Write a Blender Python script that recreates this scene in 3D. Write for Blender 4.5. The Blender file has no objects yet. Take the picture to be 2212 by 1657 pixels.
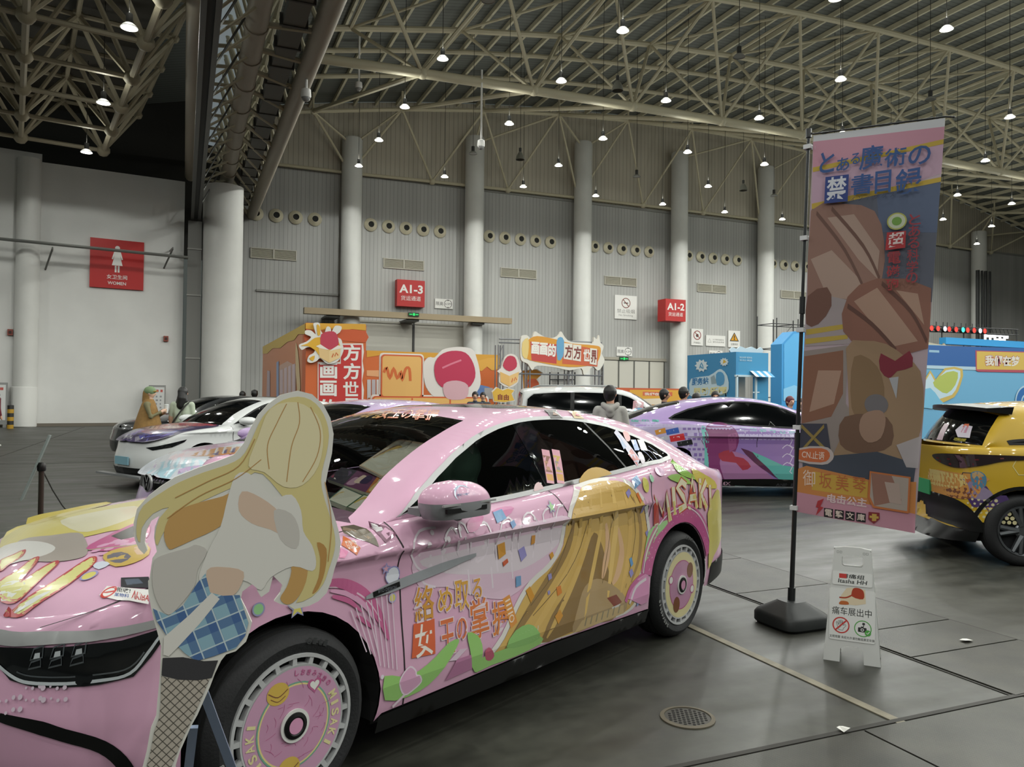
import bpy, bmesh, math, random
from math import sin, cos, pi, radians, sqrt, atan2
from mathutils import Vector, Matrix
from mathutils.geometry import delaunay_2d_cdt
from mathutils.bvhtree import BVHTree
random.seed(7)
SC = bpy.context.scene
COL = SC.collection

# ------------------------------------------------------------------ camera, world, exposure
F_PX, YAW, PITCH, ROLL, CAM_H = 1682.9, radians(23), radians(.96), radians(.633), 1.548
IW, IH = 2212, 1657
_f0 = Vector((sin(YAW), cos(YAW), 0)); _r0 = Vector((cos(YAW), -sin(YAW), 0)); _u0 = Vector((0, 0, 1))
FWD = _f0 * cos(PITCH) + _u0 * sin(PITCH)
_u1 = _u0 * cos(PITCH) - _f0 * sin(PITCH)
RGT = _r0 * cos(ROLL) + _u1 * sin(ROLL)
UPV = _u1 * cos(ROLL) - _r0 * sin(ROLL)
CAM = Vector((0, 0, CAM_H))
cd = bpy.data.cameras.new('camera'); co = bpy.data.objects.new('camera', cd); COL.objects.link(co)
cd.sensor_fit = 'HORIZONTAL'; cd.sensor_width = 36; cd.lens = 36 * F_PX / IW
cd.clip_start = .05; cd.clip_end = 400
m3 = Matrix((RGT, UPV, -FWD)).transposed()
co.matrix_world = Matrix.Translation(CAM) @ m3.to_4x4()
SC.camera = co
wd = bpy.data.worlds.new('hall_air'); SC.world = wd; wd.use_nodes = True
wd.node_tree.nodes['Background'].inputs[0].default_value = (.60, .68, .62, 1)
wd.node_tree.nodes['Background'].inputs[1].default_value = .13
SC.view_settings.view_transform = 'Standard'; SC.view_settings.look = 'None'
SC.view_settings.gamma = 1; SC.view_settings.exposure = -.36
SC.cycles.use_denoising = True
SC.cycles.max_bounces = 7; SC.cycles.diffuse_bounces = 3; SC.cycles.glossy_bounces = 3
SC.cycles.transmission_bounces = 4; SC.cycles.transparent_max_bounces = 10
SC.cycles.sample_clamp_indirect = 4; SC.cycles.caustics_reflective = False; SC.cycles.caustics_refractive = False
LAMP_Z = 14.0
SPOT_W = 640
def spot(x, y, z, w, ang=161, rad=.13, col=(.98, 1, .94)):
    ld = bpy.data.lights.new('lamp_light', 'SPOT'); ld.energy = w; ld.spot_size = radians(ang); ld.spot_blend = .12
    ld.shadow_soft_size = rad; ld.color = col
    lo = bpy.data.objects.new('lamp_light', ld); lo.location = (x, y, z); COL.objects.link(lo)
    return lo
HALL_X = [8.7 + 4.9 * i for i in range(11)]
HALL_Y = [42.2, 37.5, 32.7, 27.4, 22.75, 18.2, 13.4, 8.6, 3.8, -1.0, -5.8, -10.6]

# pixel of the photograph -> point on a real plane of the hall
def ray(px, py): return (FWD * F_PX + RGT * (px - IW / 2) - UPV * (py - IH / 2)).normalized()
def onY(px, py, Y): d = ray(px, py); return CAM + d * (Y / d.y)
def onX(px, py, X): d = ray(px, py); return CAM + d * (X / d.x)
def onZ(px, py, z=0.): d = ray(px, py); return CAM + d * ((z - CAM_H) / d.z)
def onP(px, py, p0, n): d = ray(px, py); return CAM + d * ((p0 - CAM).dot(n) / d.dot(n))
def cw(X, Z, z=0.): return Vector((X * cos(YAW) + Z * sin(YAW), -X * sin(YAW) + Z * cos(YAW), z))   # camera-aligned ground coords

# ------------------------------------------------------------------ materials
def lin(c):
    if isinstance(c, str):
        c = [int(c[i:i + 2], 16) / 255 for i in (0, 2, 4)]
    return tuple(x / 12.92 if x <= .04045 else ((x + .055) / 1.055) ** 2.4 for x in c)
_M = {}
def mat(name, col='808080', rough=.5, metal=0., coat=0., emit=None, es=1., noise=0., nscale=8., bump=0., bscale=40., spec=.5):
    if name in _M: return _M[name]
    m = bpy.data.materials.new(name); m.use_nodes = True; nt = m.node_tree; b = nt.nodes['Principled BSDF']
    c = lin(col); b.inputs['Base Color'].default_value = (*c, 1)
    b.inputs['Roughness'].default_value = rough; b.inputs['Metallic'].default_value = metal
    b.inputs['Coat Weight'].default_value = coat; b.inputs['Coat Roughness'].default_value = .04
    b.inputs['Specular IOR Level'].default_value = spec
    if emit: b.inputs['Emission Color'].default_value = (*lin(emit), 1); b.inputs['Emission Strength'].default_value = es
    if noise:
        t = nt.nodes.new('ShaderNodeTexNoise'); t.inputs['Scale'].default_value = nscale; t.inputs['Detail'].default_value = 5
        g = nt.nodes.new('ShaderNodeTexCoord'); nt.links.new(g.outputs['Object'], t.inputs['Vector'])
        r = nt.nodes.new('ShaderNodeMapRange'); r.inputs['From Min'].default_value = .3; r.inputs['From Max'].default_value = .7
        r.inputs['To Min'].default_value = 1 - noise; r.inputs['To Max'].default_value = 1 + noise
        nt.links.new(t.outputs['Fac'], r.inputs['Value'])
        v = nt.nodes.new('ShaderNodeVectorMath'); v.operation = 'SCALE'; v.inputs[0].default_value = c
        nt.links.new(r.outputs['Result'], v.inputs['Scale']); nt.links.new(v.outputs[0], b.inputs['Base Color'])
    if bump:
        t = nt.nodes.new('ShaderNodeTexNoise'); t.inputs['Scale'].default_value = bscale
        g = nt.nodes.new('ShaderNodeTexCoord'); nt.links.new(g.outputs['Object'], t.inputs['Vector'])
        k = nt.nodes.new('ShaderNodeBump'); k.inputs['Strength'].default_value = bump; k.inputs['Distance'].default_value = .01
        nt.links.new(t.outputs['Fac'], k.inputs['Height']); nt.links.new(k.outputs[0], b.inputs['Normal'])
    _M[name] = m; return m
def glass_mat(name, tint, gloss=.0):
    if name in _M: return _M[name]
    m = bpy.data.materials.new(name); m.use_nodes = True; nt = m.node_tree; nt.nodes.clear()
    o = nt.nodes.new('ShaderNodeOutputMaterial'); mx = nt.nodes.new('ShaderNodeMixShader'); fr = nt.nodes.new('ShaderNodeFresnel')
    fr.inputs['IOR'].default_value = 1.5
    t = nt.nodes.new('ShaderNodeBsdfTransparent'); t.inputs[0].default_value = (*tint, 1)
    g = nt.nodes.new('ShaderNodeBsdfGlossy'); g.inputs['Roughness'].default_value = gloss + .01
    nt.links.new(fr.outputs[0], mx.inputs[0]); nt.links.new(t.outputs[0], mx.inputs[1]); nt.links.new(g.outputs[0], mx.inputs[2])
    nt.links.new(mx.outputs[0], o.inputs[0]); _M[name] = m; return m
def plain(hexcol, rough=.55): return mat('paint_' + hexcol + ('' if rough == .55 else '_%d' % (rough * 100)), hexcol, rough)
def vinyl(hexcol): return mat('vinyl_' + hexcol, hexcol, .28, coat=.7)

# ------------------------------------------------------------------ objects
def tag(o, label=None, cat=None, group=None, kind=None):
    if label: o['label'] = label
    if cat: o['category'] = cat
    if group: o['group'] = group
    if kind: o['kind'] = kind
    return o
def thing(name, label, cat, loc=(0, 0, 0), rz=0., group=None):
    o = bpy.data.objects.new(name, None); COL.objects.link(o); o.empty_display_size = .1
    o.location = loc; o.rotation_euler = (0, 0, rz)
    return tag(o, label, cat, group)
def mobj(name, verts, faces, mats, midx=None, parent=None, smooth=False, recalc=False, sharp=None):
    me = bpy.data.meshes.new(name)
    me.from_pydata([tuple(v) for v in verts], [], faces)
    if not isinstance(mats, (list, tuple)): mats = [mats]
    for m in mats: me.materials.append(m)
    if midx: me.polygons.foreach_set('material_index', midx)
    if recalc:
        bm = bmesh.new(); bm.from_mesh(me); bmesh.ops.recalc_face_normals(bm, faces=bm.faces); bm.to_mesh(me); bm.free()
    if smooth:
        me.polygons.foreach_set('use_smooth', [True] * len(me.polygons))
        if sharp: me.set_sharp_from_angle(angle=radians(sharp))
    me.update()
    o = bpy.data.objects.new(name, me); COL.objects.link(o)
    if parent: o.parent = parent
    return o
def copy_tree(o, parent=None):
    c = o.copy(); COL.objects.link(c)
    if parent: c.parent = parent
    for ch in list(o.children): copy_tree(ch, c)
    return c
class MB:
    def __init__(s): s.v = []; s.f = []; s.m = []
    def add(s, vs, fs, mi=0):
        k = len(s.v); s.v += [Vector(v) for v in vs]; s.f += [[i + k for i in f] for f in fs]; s.m += [mi] * len(fs); return s
    def box(s, c, d, rz=0., mi=0, M=None):
        x, y, z = d[0] / 2, d[1] / 2, d[2] / 2
        vs = [Vector((a * x, b * y, e * z)) for e in (-1, 1) for a, b in ((-1, -1), (1, -1), (1, 1), (-1, 1))]
        R = M if M is not None else Matrix.Rotation(rz, 3, 'Z')
        vs = [R @ v + Vector(c) for v in vs]
        return s.add(vs, [[3, 2, 1, 0], [4, 5, 6, 7], [0, 1, 5, 4], [1, 2, 6, 5], [2, 3, 7, 6], [3, 0, 4, 7]], mi)
    def tube(s, pts, r, n=8, mi=0, caps=True):
        pts = [Vector(p) for p in pts]; rs = r if isinstance(r, (list, tuple)) else [r] * len(pts)
        vs = []; a = None
        for i, p in enumerate(pts):
            d = (pts[min(i + 1, len(pts) - 1)] - pts[max(i - 1, 0)]).normalized()
            if a is None: a = d.orthogonal().normalized()
            a = (a - d * a.dot(d)).normalized(); b = d.cross(a)
            vs += [p + (a * cos(2 * pi * k / n) + b * sin(2 * pi * k / n)) * rs[i] for k in range(n)]
        fs = [[i * n + k, i * n + (k + 1) % n, (i + 1) * n + (k + 1) % n, (i + 1) * n + k] for i in range(len(pts) - 1) for k in range(n)]
        if caps: fs += [list(range(n))[::-1], [(len(pts) - 1) * n + k for k in range(n)]]
        return s.add(vs, fs, mi)
    def lathe(s, prof, c=(0, 0, 0), ax='Z', n=24, mi=0, closed=False, seg=None):
        # prof: (radius, height); axis through c
        vs = []
        for r, h in prof:
            for k in range(n):
                a = 2 * pi * k / n; p = (r * cos(a), r * sin(a), h)
                if ax == 'Y': p = (p[0], p[2], p[1])
                elif ax == 'X': p = (p[2], p[0], p[1])
                vs.append(Vector(p) + Vector(c))
        L = len(prof); rng = range(L if closed else L - 1)
        fs = [[i * n + k, i * n + (k + 1) % n, ((i + 1) % L) * n + (k + 1) % n, ((i + 1) % L) * n + k] for i in rng for k in range(n)]
        return s.add(vs, fs, mi)
    def ball(s, c, r, n=12, mi=0, sc=(1, 1, 1)):
        m = n // 2
        prof = [(r * sin(pi * i / m), -r * cos(pi * i / m)) for i in range(m + 1)]
        k = len(s.v); s.lathe(prof, (0, 0, 0), 'Z', n, mi)
        for i in range(k, len(s.v)): v = s.v[i]; s.v[i] = Vector((v.x * sc[0] + c[0], v.y * sc[1] + c[1], v.z * sc[2] + c[2]))
        return s
    def prism(s, poly, fn, t, mi=0, mside=None):
        # poly 2D list -> fn(u,v,w) with w in 0..t ; caps triangulated
        n = len(poly); vs = [fn(u, v, 0) for u, v in poly] + [fn(u, v, t) for u, v in poly]
        _, tris = tri2d(poly)
        fs = [list(q)[::-1] for q in tris] + [[i + n for i in q] for q in tris]
        s.add(vs, fs, mi)
        s.add(vs, [[i, (i + 1) % n, n + (i + 1) % n, n + i] for i in range(n)], mi if mside is None else mside)
        return s
    def build(s, name, mats, parent=None, smooth=False, recalc=True, sharp=40):
        return mobj(name, s.v, s.f, mats, s.m, parent, smooth, recalc, sharp)
def area2(p): return sum(p[i][0] * p[(i + 1) % len(p)][1] - p[(i + 1) % len(p)][0] * p[i][1] for i in range(len(p))) / 2
def tri2d(poly):
    vs, es, fs, ov, oe, of = delaunay_2d_cdt([Vector(p) for p in poly], [], [list(range(len(poly)))], 1, 1e-6)
    if len(vs) != len(poly):     # duplicate points merged: map back by nearest
        idx = [min(range(len(poly)), key=lambda k: (poly[k][0] - v.x) ** 2 + (poly[k][1] - v.y) ** 2) for v in vs]
    else:
        idx = list(range(len(vs)))
        idx = [ov[i][0] if ov[i] else i for i in range(len(vs))]
    return vs, [[idx[i] for i in f] for f in fs]
def inside(p, poly):
    x, y = p; r = False; j = len(poly) - 1
    for i in range(len(poly)):
        xi, yi = poly[i]; xj, yj = poly[j]
        if (yi > y) != (yj > y) and x < (xj - xi) * (y - yi) / (yj - yi) + xi: r = not r
        j = i
    return r
def densify(poly, d, closed=True):
    out = []
    for i in range(len(poly) if closed else len(poly) - 1):
        a = poly[i]; b = poly[(i + 1) % len(poly)]; L = math.hypot(b[0] - a[0], b[1] - a[1]); n = max(1, int(L / d + .5))
        out += [(a[0] + (b[0] - a[0]) * k / n, a[1] + (b[1] - a[1]) * k / n) for k in range(n)]
    if not closed: out.append(tuple(poly[-1]))
    return out
def smooth_loop(pts, n=4, closed=True):
    # Catmull-Rom
    out = []; L = len(pts)
    for i in range(L if closed else L - 1):
        p = [pts[(i + k) % L] if closed else pts[min(max(i + k, 0), L - 1)] for k in (-1, 0, 1, 2)]
        for k in range(n):
            t = k / n
            out.append(tuple(.5 * (2 * p[1][a] + (p[2][a] - p[0][a]) * t + (2 * p[0][a] - 5 * p[1][a] + 4 * p[2][a] - p[3][a]) * t * t + (3 * p[1][a] - p[0][a] - 3 * p[2][a] + p[3][a]) * t ** 3) for a in range(len(p[1]))))
    if not closed: out.append(tuple(pts[-1]))
    return out
def region(outer, holes=(), gu=.1, gv=None, extra=()):
    """2D triangulation of outer minus holes with inner grid points."""
    gv = gv or gu
    outer = densify(outer, max(gu, gv)); holes = [densify(h, max(gu, gv)) for h in holes]
    us = [p[0] for p in outer]; vs = [p[1] for p in outer]
    pts = [Vector(p) for p in outer]; edges = [(i, (i + 1) % len(outer)) for i in range(len(outer))]
    for h in holes:
        k = len(pts); pts += [Vector(p) for p in h]; edges += [(k + i, k + (i + 1) % len(h)) for i in range(len(h))]
    nu = int((max(us) - min(us)) / gu) + 1; nv = int((max(vs) - min(vs)) / gv) + 1
    bh = [(min(p[0] for p in h), max(p[0] for p in h), min(p[1] for p in h), max(p[1] for p in h)) for h in holes]
    def ok(p):
        if not inside(p, outer): return False
        for h, b in zip(holes, bh):
            if b[0] <= p[0] <= b[1] and b[2] <= p[1] <= b[3] and inside(p, h): return False
        return True
    for i in range(nu + 1):
        for j in range(nv + 1):
            p = (min(us) + i * gu + (gu / 2 if j % 2 else 0), min(vs) + j * gv)
            if ok(p): pts.append(Vector(p))
    for e in extra:
        k = len(pts); pts += [Vector(p) for p in e]; edges += [(k + i, k + i + 1) for i in range(len(e) - 1)]
    V, E, Fs, *_ = delaunay_2d_cdt(pts, edges, [], 0, 1e-5)
    fs = [list(f) for f in Fs if ok((sum(V[i].x for i in f) / 3, sum(V[i].y for i in f) / 3))]
    return [(v.x, v.y) for v in V], fs
def interp(tab, x):
    if x <= tab[0][0]: return tab[0][1]
    for (a, b), (c, d) in zip(tab, tab[1:]):
        if x <= c: return b + (d - b) * (x - a) / (c - a) if c > a else d
    return tab[-1][1]
def sinterp(tab, x):
    """monotone-ish smooth interpolation (Catmull-Rom on sorted table)"""
    n = len(tab)
    if x <= tab[0][0]: return tab[0][1]
    if x >= tab[-1][0]: return tab[-1][1]
    i = 0
    while tab[i + 1][0] < x: i += 1
    x0, y0 = tab[i]; x1, y1 = tab[i + 1]; h = x1 - x0; t = (x - x0) / h
    def slope(k):
        if k == 0: return (tab[1][1] - tab[0][1]) / (tab[1][0] - tab[0][0])
        if k == n - 1: return (tab[-1][1] - tab[-2][1]) / (tab[-1][0] - tab[-2][0])
        a = (tab[k][1] - tab[k - 1][1]) / (tab[k][0] - tab[k - 1][0]); b = (tab[k + 1][1] - tab[k][1]) / (tab[k + 1][0] - tab[k][0])
        return 0. if a * b <= 0 else 2 * a * b / (a + b)
    m0, m1 = slope(i) * h, slope(i + 1) * h
    return (2 * t ** 3 - 3 * t * t + 1) * y0 + (t ** 3 - 2 * t * t + t) * m0 + (-2 * t ** 3 + 3 * t * t) * y1 + (t ** 3 - t * t) * m1

# ------------------------------------------------------------------ lettering
_TX = {}
def glyphs(text, bold=0.):
    key = (text, bold)
    if key in _TX: return _TX[key]
    cu = bpy.data.curves.new('lettering', 'FONT'); cu.body = text; cu.size = 1; cu.resolution_u = 3; cu.offset = bold
    cu.fill_mode = 'FRONT' if hasattr(cu, 'fill_mode') else cu.fill_mode
    o = bpy.data.objects.new('lettering', cu); COL.objects.link(o)
    dg = bpy.context.evaluated_depsgraph_get(); dg.update()
    me = o.evaluated_get(dg).to_mesh()
    vs = [(v.co.x, v.co.y) for v in me.vertices]; fs = [list(p.vertices) for p in me.polygons]
    o.evaluated_get(dg).to_mesh_clear(); bpy.data.objects.remove(o); bpy.data.curves.remove(cu)
    if vs:
        x0 = min(v[0] for v in vs); x1 = max(v[0] for v in vs); y0 = min(v[1] for v in vs); y1 = max(v[1] for v in vs)
        vs = [((v[0] - x0) / max(x1 - x0, 1e-6), (v[1] - y0) / max(y1 - y0, 1e-6)) for v in vs]
    _TX[key] = (vs, fs); return _TX[key]
def lettering(mb, text, fn, box, mi=0, bold=0., skew=0., w=0.):
    """fit text in box (u0,v0,u1,v1) of surface function fn(u,v,w)"""
    vs, fs = glyphs(text, bold); u0, v0, u1, v1 = box
    mb.add([fn(u0 + (u1 - u0) * a + skew * b * (v1 - v0), v0 + (v1 - v0) * b, w) for a, b in vs], fs, mi)
def frame(o, ux, uy):
    """surface function of a flat panel: origin, unit axes"""
    o = Vector(o); ux = Vector(ux).normalized(); uy = Vector(uy).normalized(); n = ux.cross(uy).normalized()
    return lambda u, v, w=0.: o + ux * u + uy * v + n * w
def flat(mb, poly, fn, w, mi): 
    vs, tris = tri2d(poly); mb.add([fn(u, v, w) for u, v in poly], tris, mi)
def disc(cx, cy, r, n=20, ry=None): return [(cx + r * cos(2 * pi * k / n), cy + (ry or r) * sin(2 * pi * k / n)) for k in range(n)]
def rect(x0, y0, x1, y1): return [(x0, y0), (x1, y0), (x1, y1), (x0, y1)]
def rrect(x0, y0, x1, y1, r, n=4):
    out = []
    for cx, cy, a in ((x1 - r, y1 - r, 0), (x0 + r, y1 - r, 90), (x0 + r, y0 + r, 180), (x1 - r, y0 + r, 270)):
        out += [(cx + r * cos(radians(a + 90 * k / n)), cy + r * sin(radians(a + 90 * k / n))) for k in range(n + 1)]
    return out
def ringflat(mb, cx, cy, r0, r1, fn, w, mi, n=32):
    vs = [fn(cx + r * cos(2 * pi * k / n), cy + r * sin(2 * pi * k / n), w) for r in (r0, r1) for k in range(n)]
    mb.add(vs, [[k, (k + 1) % n, n + (k + 1) % n, n + k] for k in range(n)], mi)
def strip(mb, pts, wd, fn, w, mi, closed=False):
    """flat ribbon along 2D points"""
    P = [Vector(p) for p in pts]; n = len(P); L = []; Rr = []
    for i in range(n):
        a = P[i - 1] if (i or closed) else P[i]; b = P[(i + 1) % n] if (i < n - 1 or closed) else P[i]
        d = (b - a).normalized() if (b - a).length > 0 else Vector((1, 0)); q = Vector((-d.y, d.x)) * ((wd[i] if isinstance(wd, (list, tuple)) else wd) / 2)
        L.append(P[i] + q); Rr.append(P[i] - q)
    vs = [fn(p.x, p.y, w) for p in L + Rr]
    mb.add(vs, [[i, (i + 1) % n, n + (i + 1) % n, n + i] for i in range(n if closed else n - 1)], mi)
# ================================================================== THE HALL
CREAM = mat('cream_steel', 'bdb59b', .55)
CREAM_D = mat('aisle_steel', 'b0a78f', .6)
WHITEP = mat('white_plaster', 'd3d3d0', .7, noise=.04, nscale=.8)
COLM = mat('white_column_paint', 'd0d0cc', .5, noise=.03, nscale=1.2)

def floor_mat():
    m = bpy.data.materials.new('dark_concrete'); m.use_nodes = True; nt = m.node_tree; b = nt.nodes['Principled BSDF']
    g = nt.nodes.new('ShaderNodeNewGeometry')
    def noise(sc, det, vec=None):
        t = nt.nodes.new('ShaderNodeTexNoise'); t.inputs['Scale'].default_value = sc; t.inputs['Detail'].default_value = det
        nt.links.new(vec or g.outputs['Position'], t.inputs['Vector']); return t.outputs['Fac']
    mp = nt.nodes.new('ShaderNodeMapping'); mp.inputs['Scale'].default_value = (.5, 2.2, 1); nt.links.new(g.outputs['Position'], mp.inputs['Vector'])
    a = noise(.35, 6); c = noise(1.6, 8, mp.outputs[0])
    ad = nt.nodes.new('ShaderNodeMath'); ad.operation = 'ADD'; nt.links.new(a, ad.inputs[0]); nt.links.new(c, ad.inputs[1])
    r = nt.nodes.new('ShaderNodeValToRGB'); nt.links.new(ad.outputs[0], r.inputs[0])
    dv = nt.nodes.new('ShaderNodeMath'); dv.operation = 'MULTIPLY'; dv.inputs[1].default_value = .5
    nt.links.new(ad.outputs[0], dv.inputs[0]); nt.links.new(dv.outputs[0], r.inputs[0])
    r.color_ramp.elements[0].position = .33; r.color_ramp.elements[0].color = (*lin('262723'), 1)
    r.color_ramp.elements[1].position = .68; r.color_ramp.elements[1].color = (*lin('3c3c34'), 1)
    mot = noise(9, 9); mr = nt.nodes.new('ShaderNodeMapRange'); mr.inputs['From Min'].default_value = .35; mr.inputs['From Max'].default_value = .65; mr.inputs['To Min'].default_value = .82; mr.inputs['To Max'].default_value = 1.2
    nt.links.new(mot, mr.inputs['Value']); sc = nt.nodes.new('ShaderNodeVectorMath'); sc.operation = 'SCALE'; nt.links.new(r.outputs[0], sc.inputs[0]); nt.links.new(mr.outputs[0], sc.inputs['Scale']); nt.links.new(sc.outputs[0], b.inputs['Base Color'])
    rr = nt.nodes.new('ShaderNodeMapRange'); nt.links.new(c, rr.inputs['Value'])
    rr.inputs['From Min'].default_value = .3; rr.inputs['From Max'].default_value = .7; rr.inputs['To Min'].default_value = .36; rr.inputs['To Max'].default_value = .58
    nt.links.new(rr.outputs[0], b.inputs['Roughness'])
    return m
FLOOR = floor_mat()
o = mobj('floor', [(-60, -40, 0), (95, -40, 0), (95, 75, 0), (-60, 75, 0)], [[0, 1, 2, 3]], FLOOR); tag(o, kind='structure')
# joints, painted line, trench cover plates
SEAM = mat('floor_joint', '26241f', .7)
m = MB()
for y in (19.4, 28.75): m.box((12.5, y, .002), (60, .035, .004))
for x in (-3.9, -12.5, 12.5): m.box((x, 24 if x < 0 else 28, .002), (.03, 30 if x < 0 else 40, .004))
for x0, x1, y in ((5.03, 40, 3.0), (5.03, 40, 9.6)): m.box(((x0 + x1) / 2, y, .002), (x1 - x0, .02, .004))
tag(m.build('floor_joint', SEAM), kind='structure')
m = MB(); m.box((3.21, 5.4, .003), (.055, 5.5, .005))
tag(m.build('painted_floor_line', mat('faded_line_paint', '777160', .6, noise=.25, nscale=9)), kind='structure')
def checker_mat():
    m = bpy.data.materials.new('checker_plate'); m.use_nodes = True; nt = m.node_tree; b = nt.nodes['Principled BSDF']
    g = nt.nodes.new('ShaderNodeNewGeometry'); t = nt.nodes.new('ShaderNodeTexNoise'); t.inputs['Scale'].default_value = 3; t.inputs['Detail'].default_value = 6
    nt.links.new(g.outputs['Position'], t.inputs['Vector'])
    r = nt.nodes.new('ShaderNodeValToRGB'); nt.links.new(t.outputs['Fac'], r.inputs[0])
    r.color_ramp.elements[0].color = (*lin('2c2d29'), 1); r.color_ramp.elements[1].color = (*lin('43423b'), 1)
    r.color_ramp.elements[0].position = .3; r.color_ramp.elements[1].position = .7
    nt.links.new(r.outputs[0], b.inputs['Base Color']); b.inputs['Roughness'].default_value = .48; b.inputs['Metallic'].default_value = .25
    mp = nt.nodes.new('ShaderNodeMapping'); mp.inputs['Rotation'].default_value = (0, 0, radians(45)); mp.inputs['Scale'].default_value = (26, 26, 1)
    nt.links.new(g.outputs['Position'], mp.inputs['Vector'])
    c = nt.nodes.new('ShaderNodeTexBrick'); c.inputs['Scale'].default_value = 1; c.inputs['Mortar Size'].default_value = .06
    c.inputs['Color1'].default_value = (1, 1, 1, 1); c.inputs['Color2'].default_value = (1, 1, 1, 1); c.inputs['Mortar'].default_value = (0, 0, 0, 1)
    nt.links.new(mp.outputs[0], c.inputs['Vector'])
    k = nt.nodes.new('ShaderNodeBump'); k.inputs['Strength'].default_value = 1.; k.inputs['Distance'].default_value = .014
    nt.links.new(c.outputs['Color'], k.inputs['Height']); nt.links.new(k.outputs[0], b.inputs['Normal'])
    return m
CHK = checker_mat()
for (x0, x1, y0, y1, name) in ((4.06, 5.03, 2.75, 19.2, 'trench_cover_strip'), (-6, 30, 1.2, 2.75, 'trench_cover_band')):
    m = MB(); ys = [y0]
    if x1 - x0 < 2:
        y = y0
        ty = [2.75, 3.39, 3.88, 5.0, 6.1, 7.2, 8.3, 9.4, 10.5, 11.6, 12.7, 13.8, 14.9, 16, 17.1, 18.2, 19.2]
        for a, c in zip(ty, ty[1:]): m.box(((x0 + x1) / 2, (a + c) / 2, .004), (x1 - x0 - .02, c - a - .014, .008))
    else:
        x = x0
        while x < x1: m.box((x + .56, (y0 + y1) / 2 - .01, .004), (1.106, y1 - y0 - .03, .008)); x += 1.12
    tag(m.build(name, CHK), kind='structure')
m = MB()
for x in (4.05, 5.04): m.box((x, 11, .002), (.012, 16.5, .004))
m.box((12, 2.755, .003), (36, .03, .006))
tag(m.build('trench_edge', SEAM), kind='structure')
# drain cover
o = thing('drain_cover', 'round perforated metal drain cover set in the bare floor beside the pink car', 'drain cover', (2.285, 3.16, 0))
m = MB(); m.lathe([(.132, 0), (.132, .006), (.112, .009), (.112, .004)], n=36); m.build('rim', mat('drain_rim', '5d5648', .7), o, True)
m = MB(); m.lathe([(0, .005), (.111, .005)], n=36)
for i in range(-4, 5):
    for j in range(-4, 5):
        x, y = i * .024 + (.012 if j % 2 else 0), j * .022
        if x * x + y * y < .0098: m.lathe([(0, .0065), (.0075, .0065), (.0075, .005)], (x, y, 0), n=8, mi=1)
m.build('grate', [mat('drain_iron', '3f3d38', .5, .3), mat('drain_hole', '100f0d', .9)], o)
# litter
for k, (px, py, lab) in enumerate(((2087, 1388, 'white paper scrap lying on the trench cover plates at the right'), (1822, 1581, 'small crumpled clear wrapper on the floor below the folding sign'))):
    p = onZ(px, py); m = MB()
    random.seed(k); m.add([(p.x + dx * .075 * (1 - .4 * k), p.y + dy * .05, .009 + .018 * random.random()) for dx, dy in ((-.5, -.5), (0, -.6), (.5, -.4), (.5, .5), (0, .5), (-.5, .4))], [[0, 1, 4, 5], [1, 2, 3, 4]])
    tag(m.build('paper_scrap', plain('d9d8d2')), lab, 'litter')

# ---- far wall
def corr_mat(name, c0, c1, step, stain=.25):
    m = bpy.data.materials.new(name); m.use_nodes = True; nt = m.node_tree; b = nt.nodes['Principled BSDF']
    g = nt.nodes.new('ShaderNodeNewGeometry'); s = nt.nodes.new('ShaderNodeSeparateXYZ'); nt.links.new(g.outputs['Position'], s.inputs[0])
    d = nt.nodes.new('ShaderNodeMath'); d.operation = 'DIVIDE'; d.inputs[1].default_value = step; nt.links.new(s.outputs[0], d.inputs[0])
    f = nt.nodes.new('ShaderNodeMath'); f.operation = 'FRACT'; nt.links.new(d.outputs[0], f.inputs[0])
    l = nt.nodes.new('ShaderNodeMath'); l.operation = 'LESS_THAN'; l.inputs[1].default_value = .13; nt.links.new(f.outputs[0], l.inputs[0])
    mp = nt.nodes.new('ShaderNodeMapping'); mp.inputs['Scale'].default_value = (.9, 1, .05); nt.links.new(g.outputs['Position'], mp.inputs['Vector'])
    t = nt.nodes.new('ShaderNodeTexNoise'); t.inputs['Scale'].default_value = 1.5; t.inputs['Detail'].default_value = 5; nt.links.new(mp.outputs[0], t.inputs['Vector'])
    r = nt.nodes.new('ShaderNodeMapRange'); r.inputs['From Min'].default_value = .3; r.inputs['From Max'].default_value = .7
    r.inputs['To Min'].default_value = 1 - stain * .5; r.inputs['To Max'].default_value = 1 + stain * .3; nt.links.new(t.outputs['Fac'], r.inputs['Value'])
    mx = nt.nodes.new('ShaderNodeMix'); mx.data_type = 'RGBA'; mx.inputs[6].default_value = (*lin(c0), 1); mx.inputs[7].default_value = (*lin(c1), 1)
    nt.links.new(l.outputs[0], mx.inputs[0])
    v = nt.nodes.new('ShaderNodeVectorMath'); v.operation = 'SCALE'; nt.links.new(mx.outputs[2], v.inputs[0]); nt.links.new(r.outputs[0], v.inputs['Scale'])
    nt.links.new(v.outputs[0], b.inputs['Base Color']); b.inputs['Roughness'].default_value = .55
    k = nt.nodes.new('ShaderNodeBump'); k.inputs['Strength'].default_value = .6; k.inputs['Distance'].default_value = .03; k.invert = True
    nt.links.new(l.outputs[0], k.inputs['Height']); nt.links.new(k.outputs[0], b.inputs['Normal'])
    return m
WY = 48.5
def zt(u): return 20.9 - .0033 * (u - 36) ** 2
W_LOW = corr_mat('grey_wall_panel', 'aeaeab', '93938f', .25)
W_UP = corr_mat('beige_wall_panel', 'b9b2a2', '9a9384', .30)
xs = [2.2 + i * 2 for i in range(37)]
v = [(x, WY, 0) for x in xs] + [(x, WY, 15.3) for x in xs] + [(x, WY, zt(x) + 1.2) for x in xs]; n = len(xs)
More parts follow.
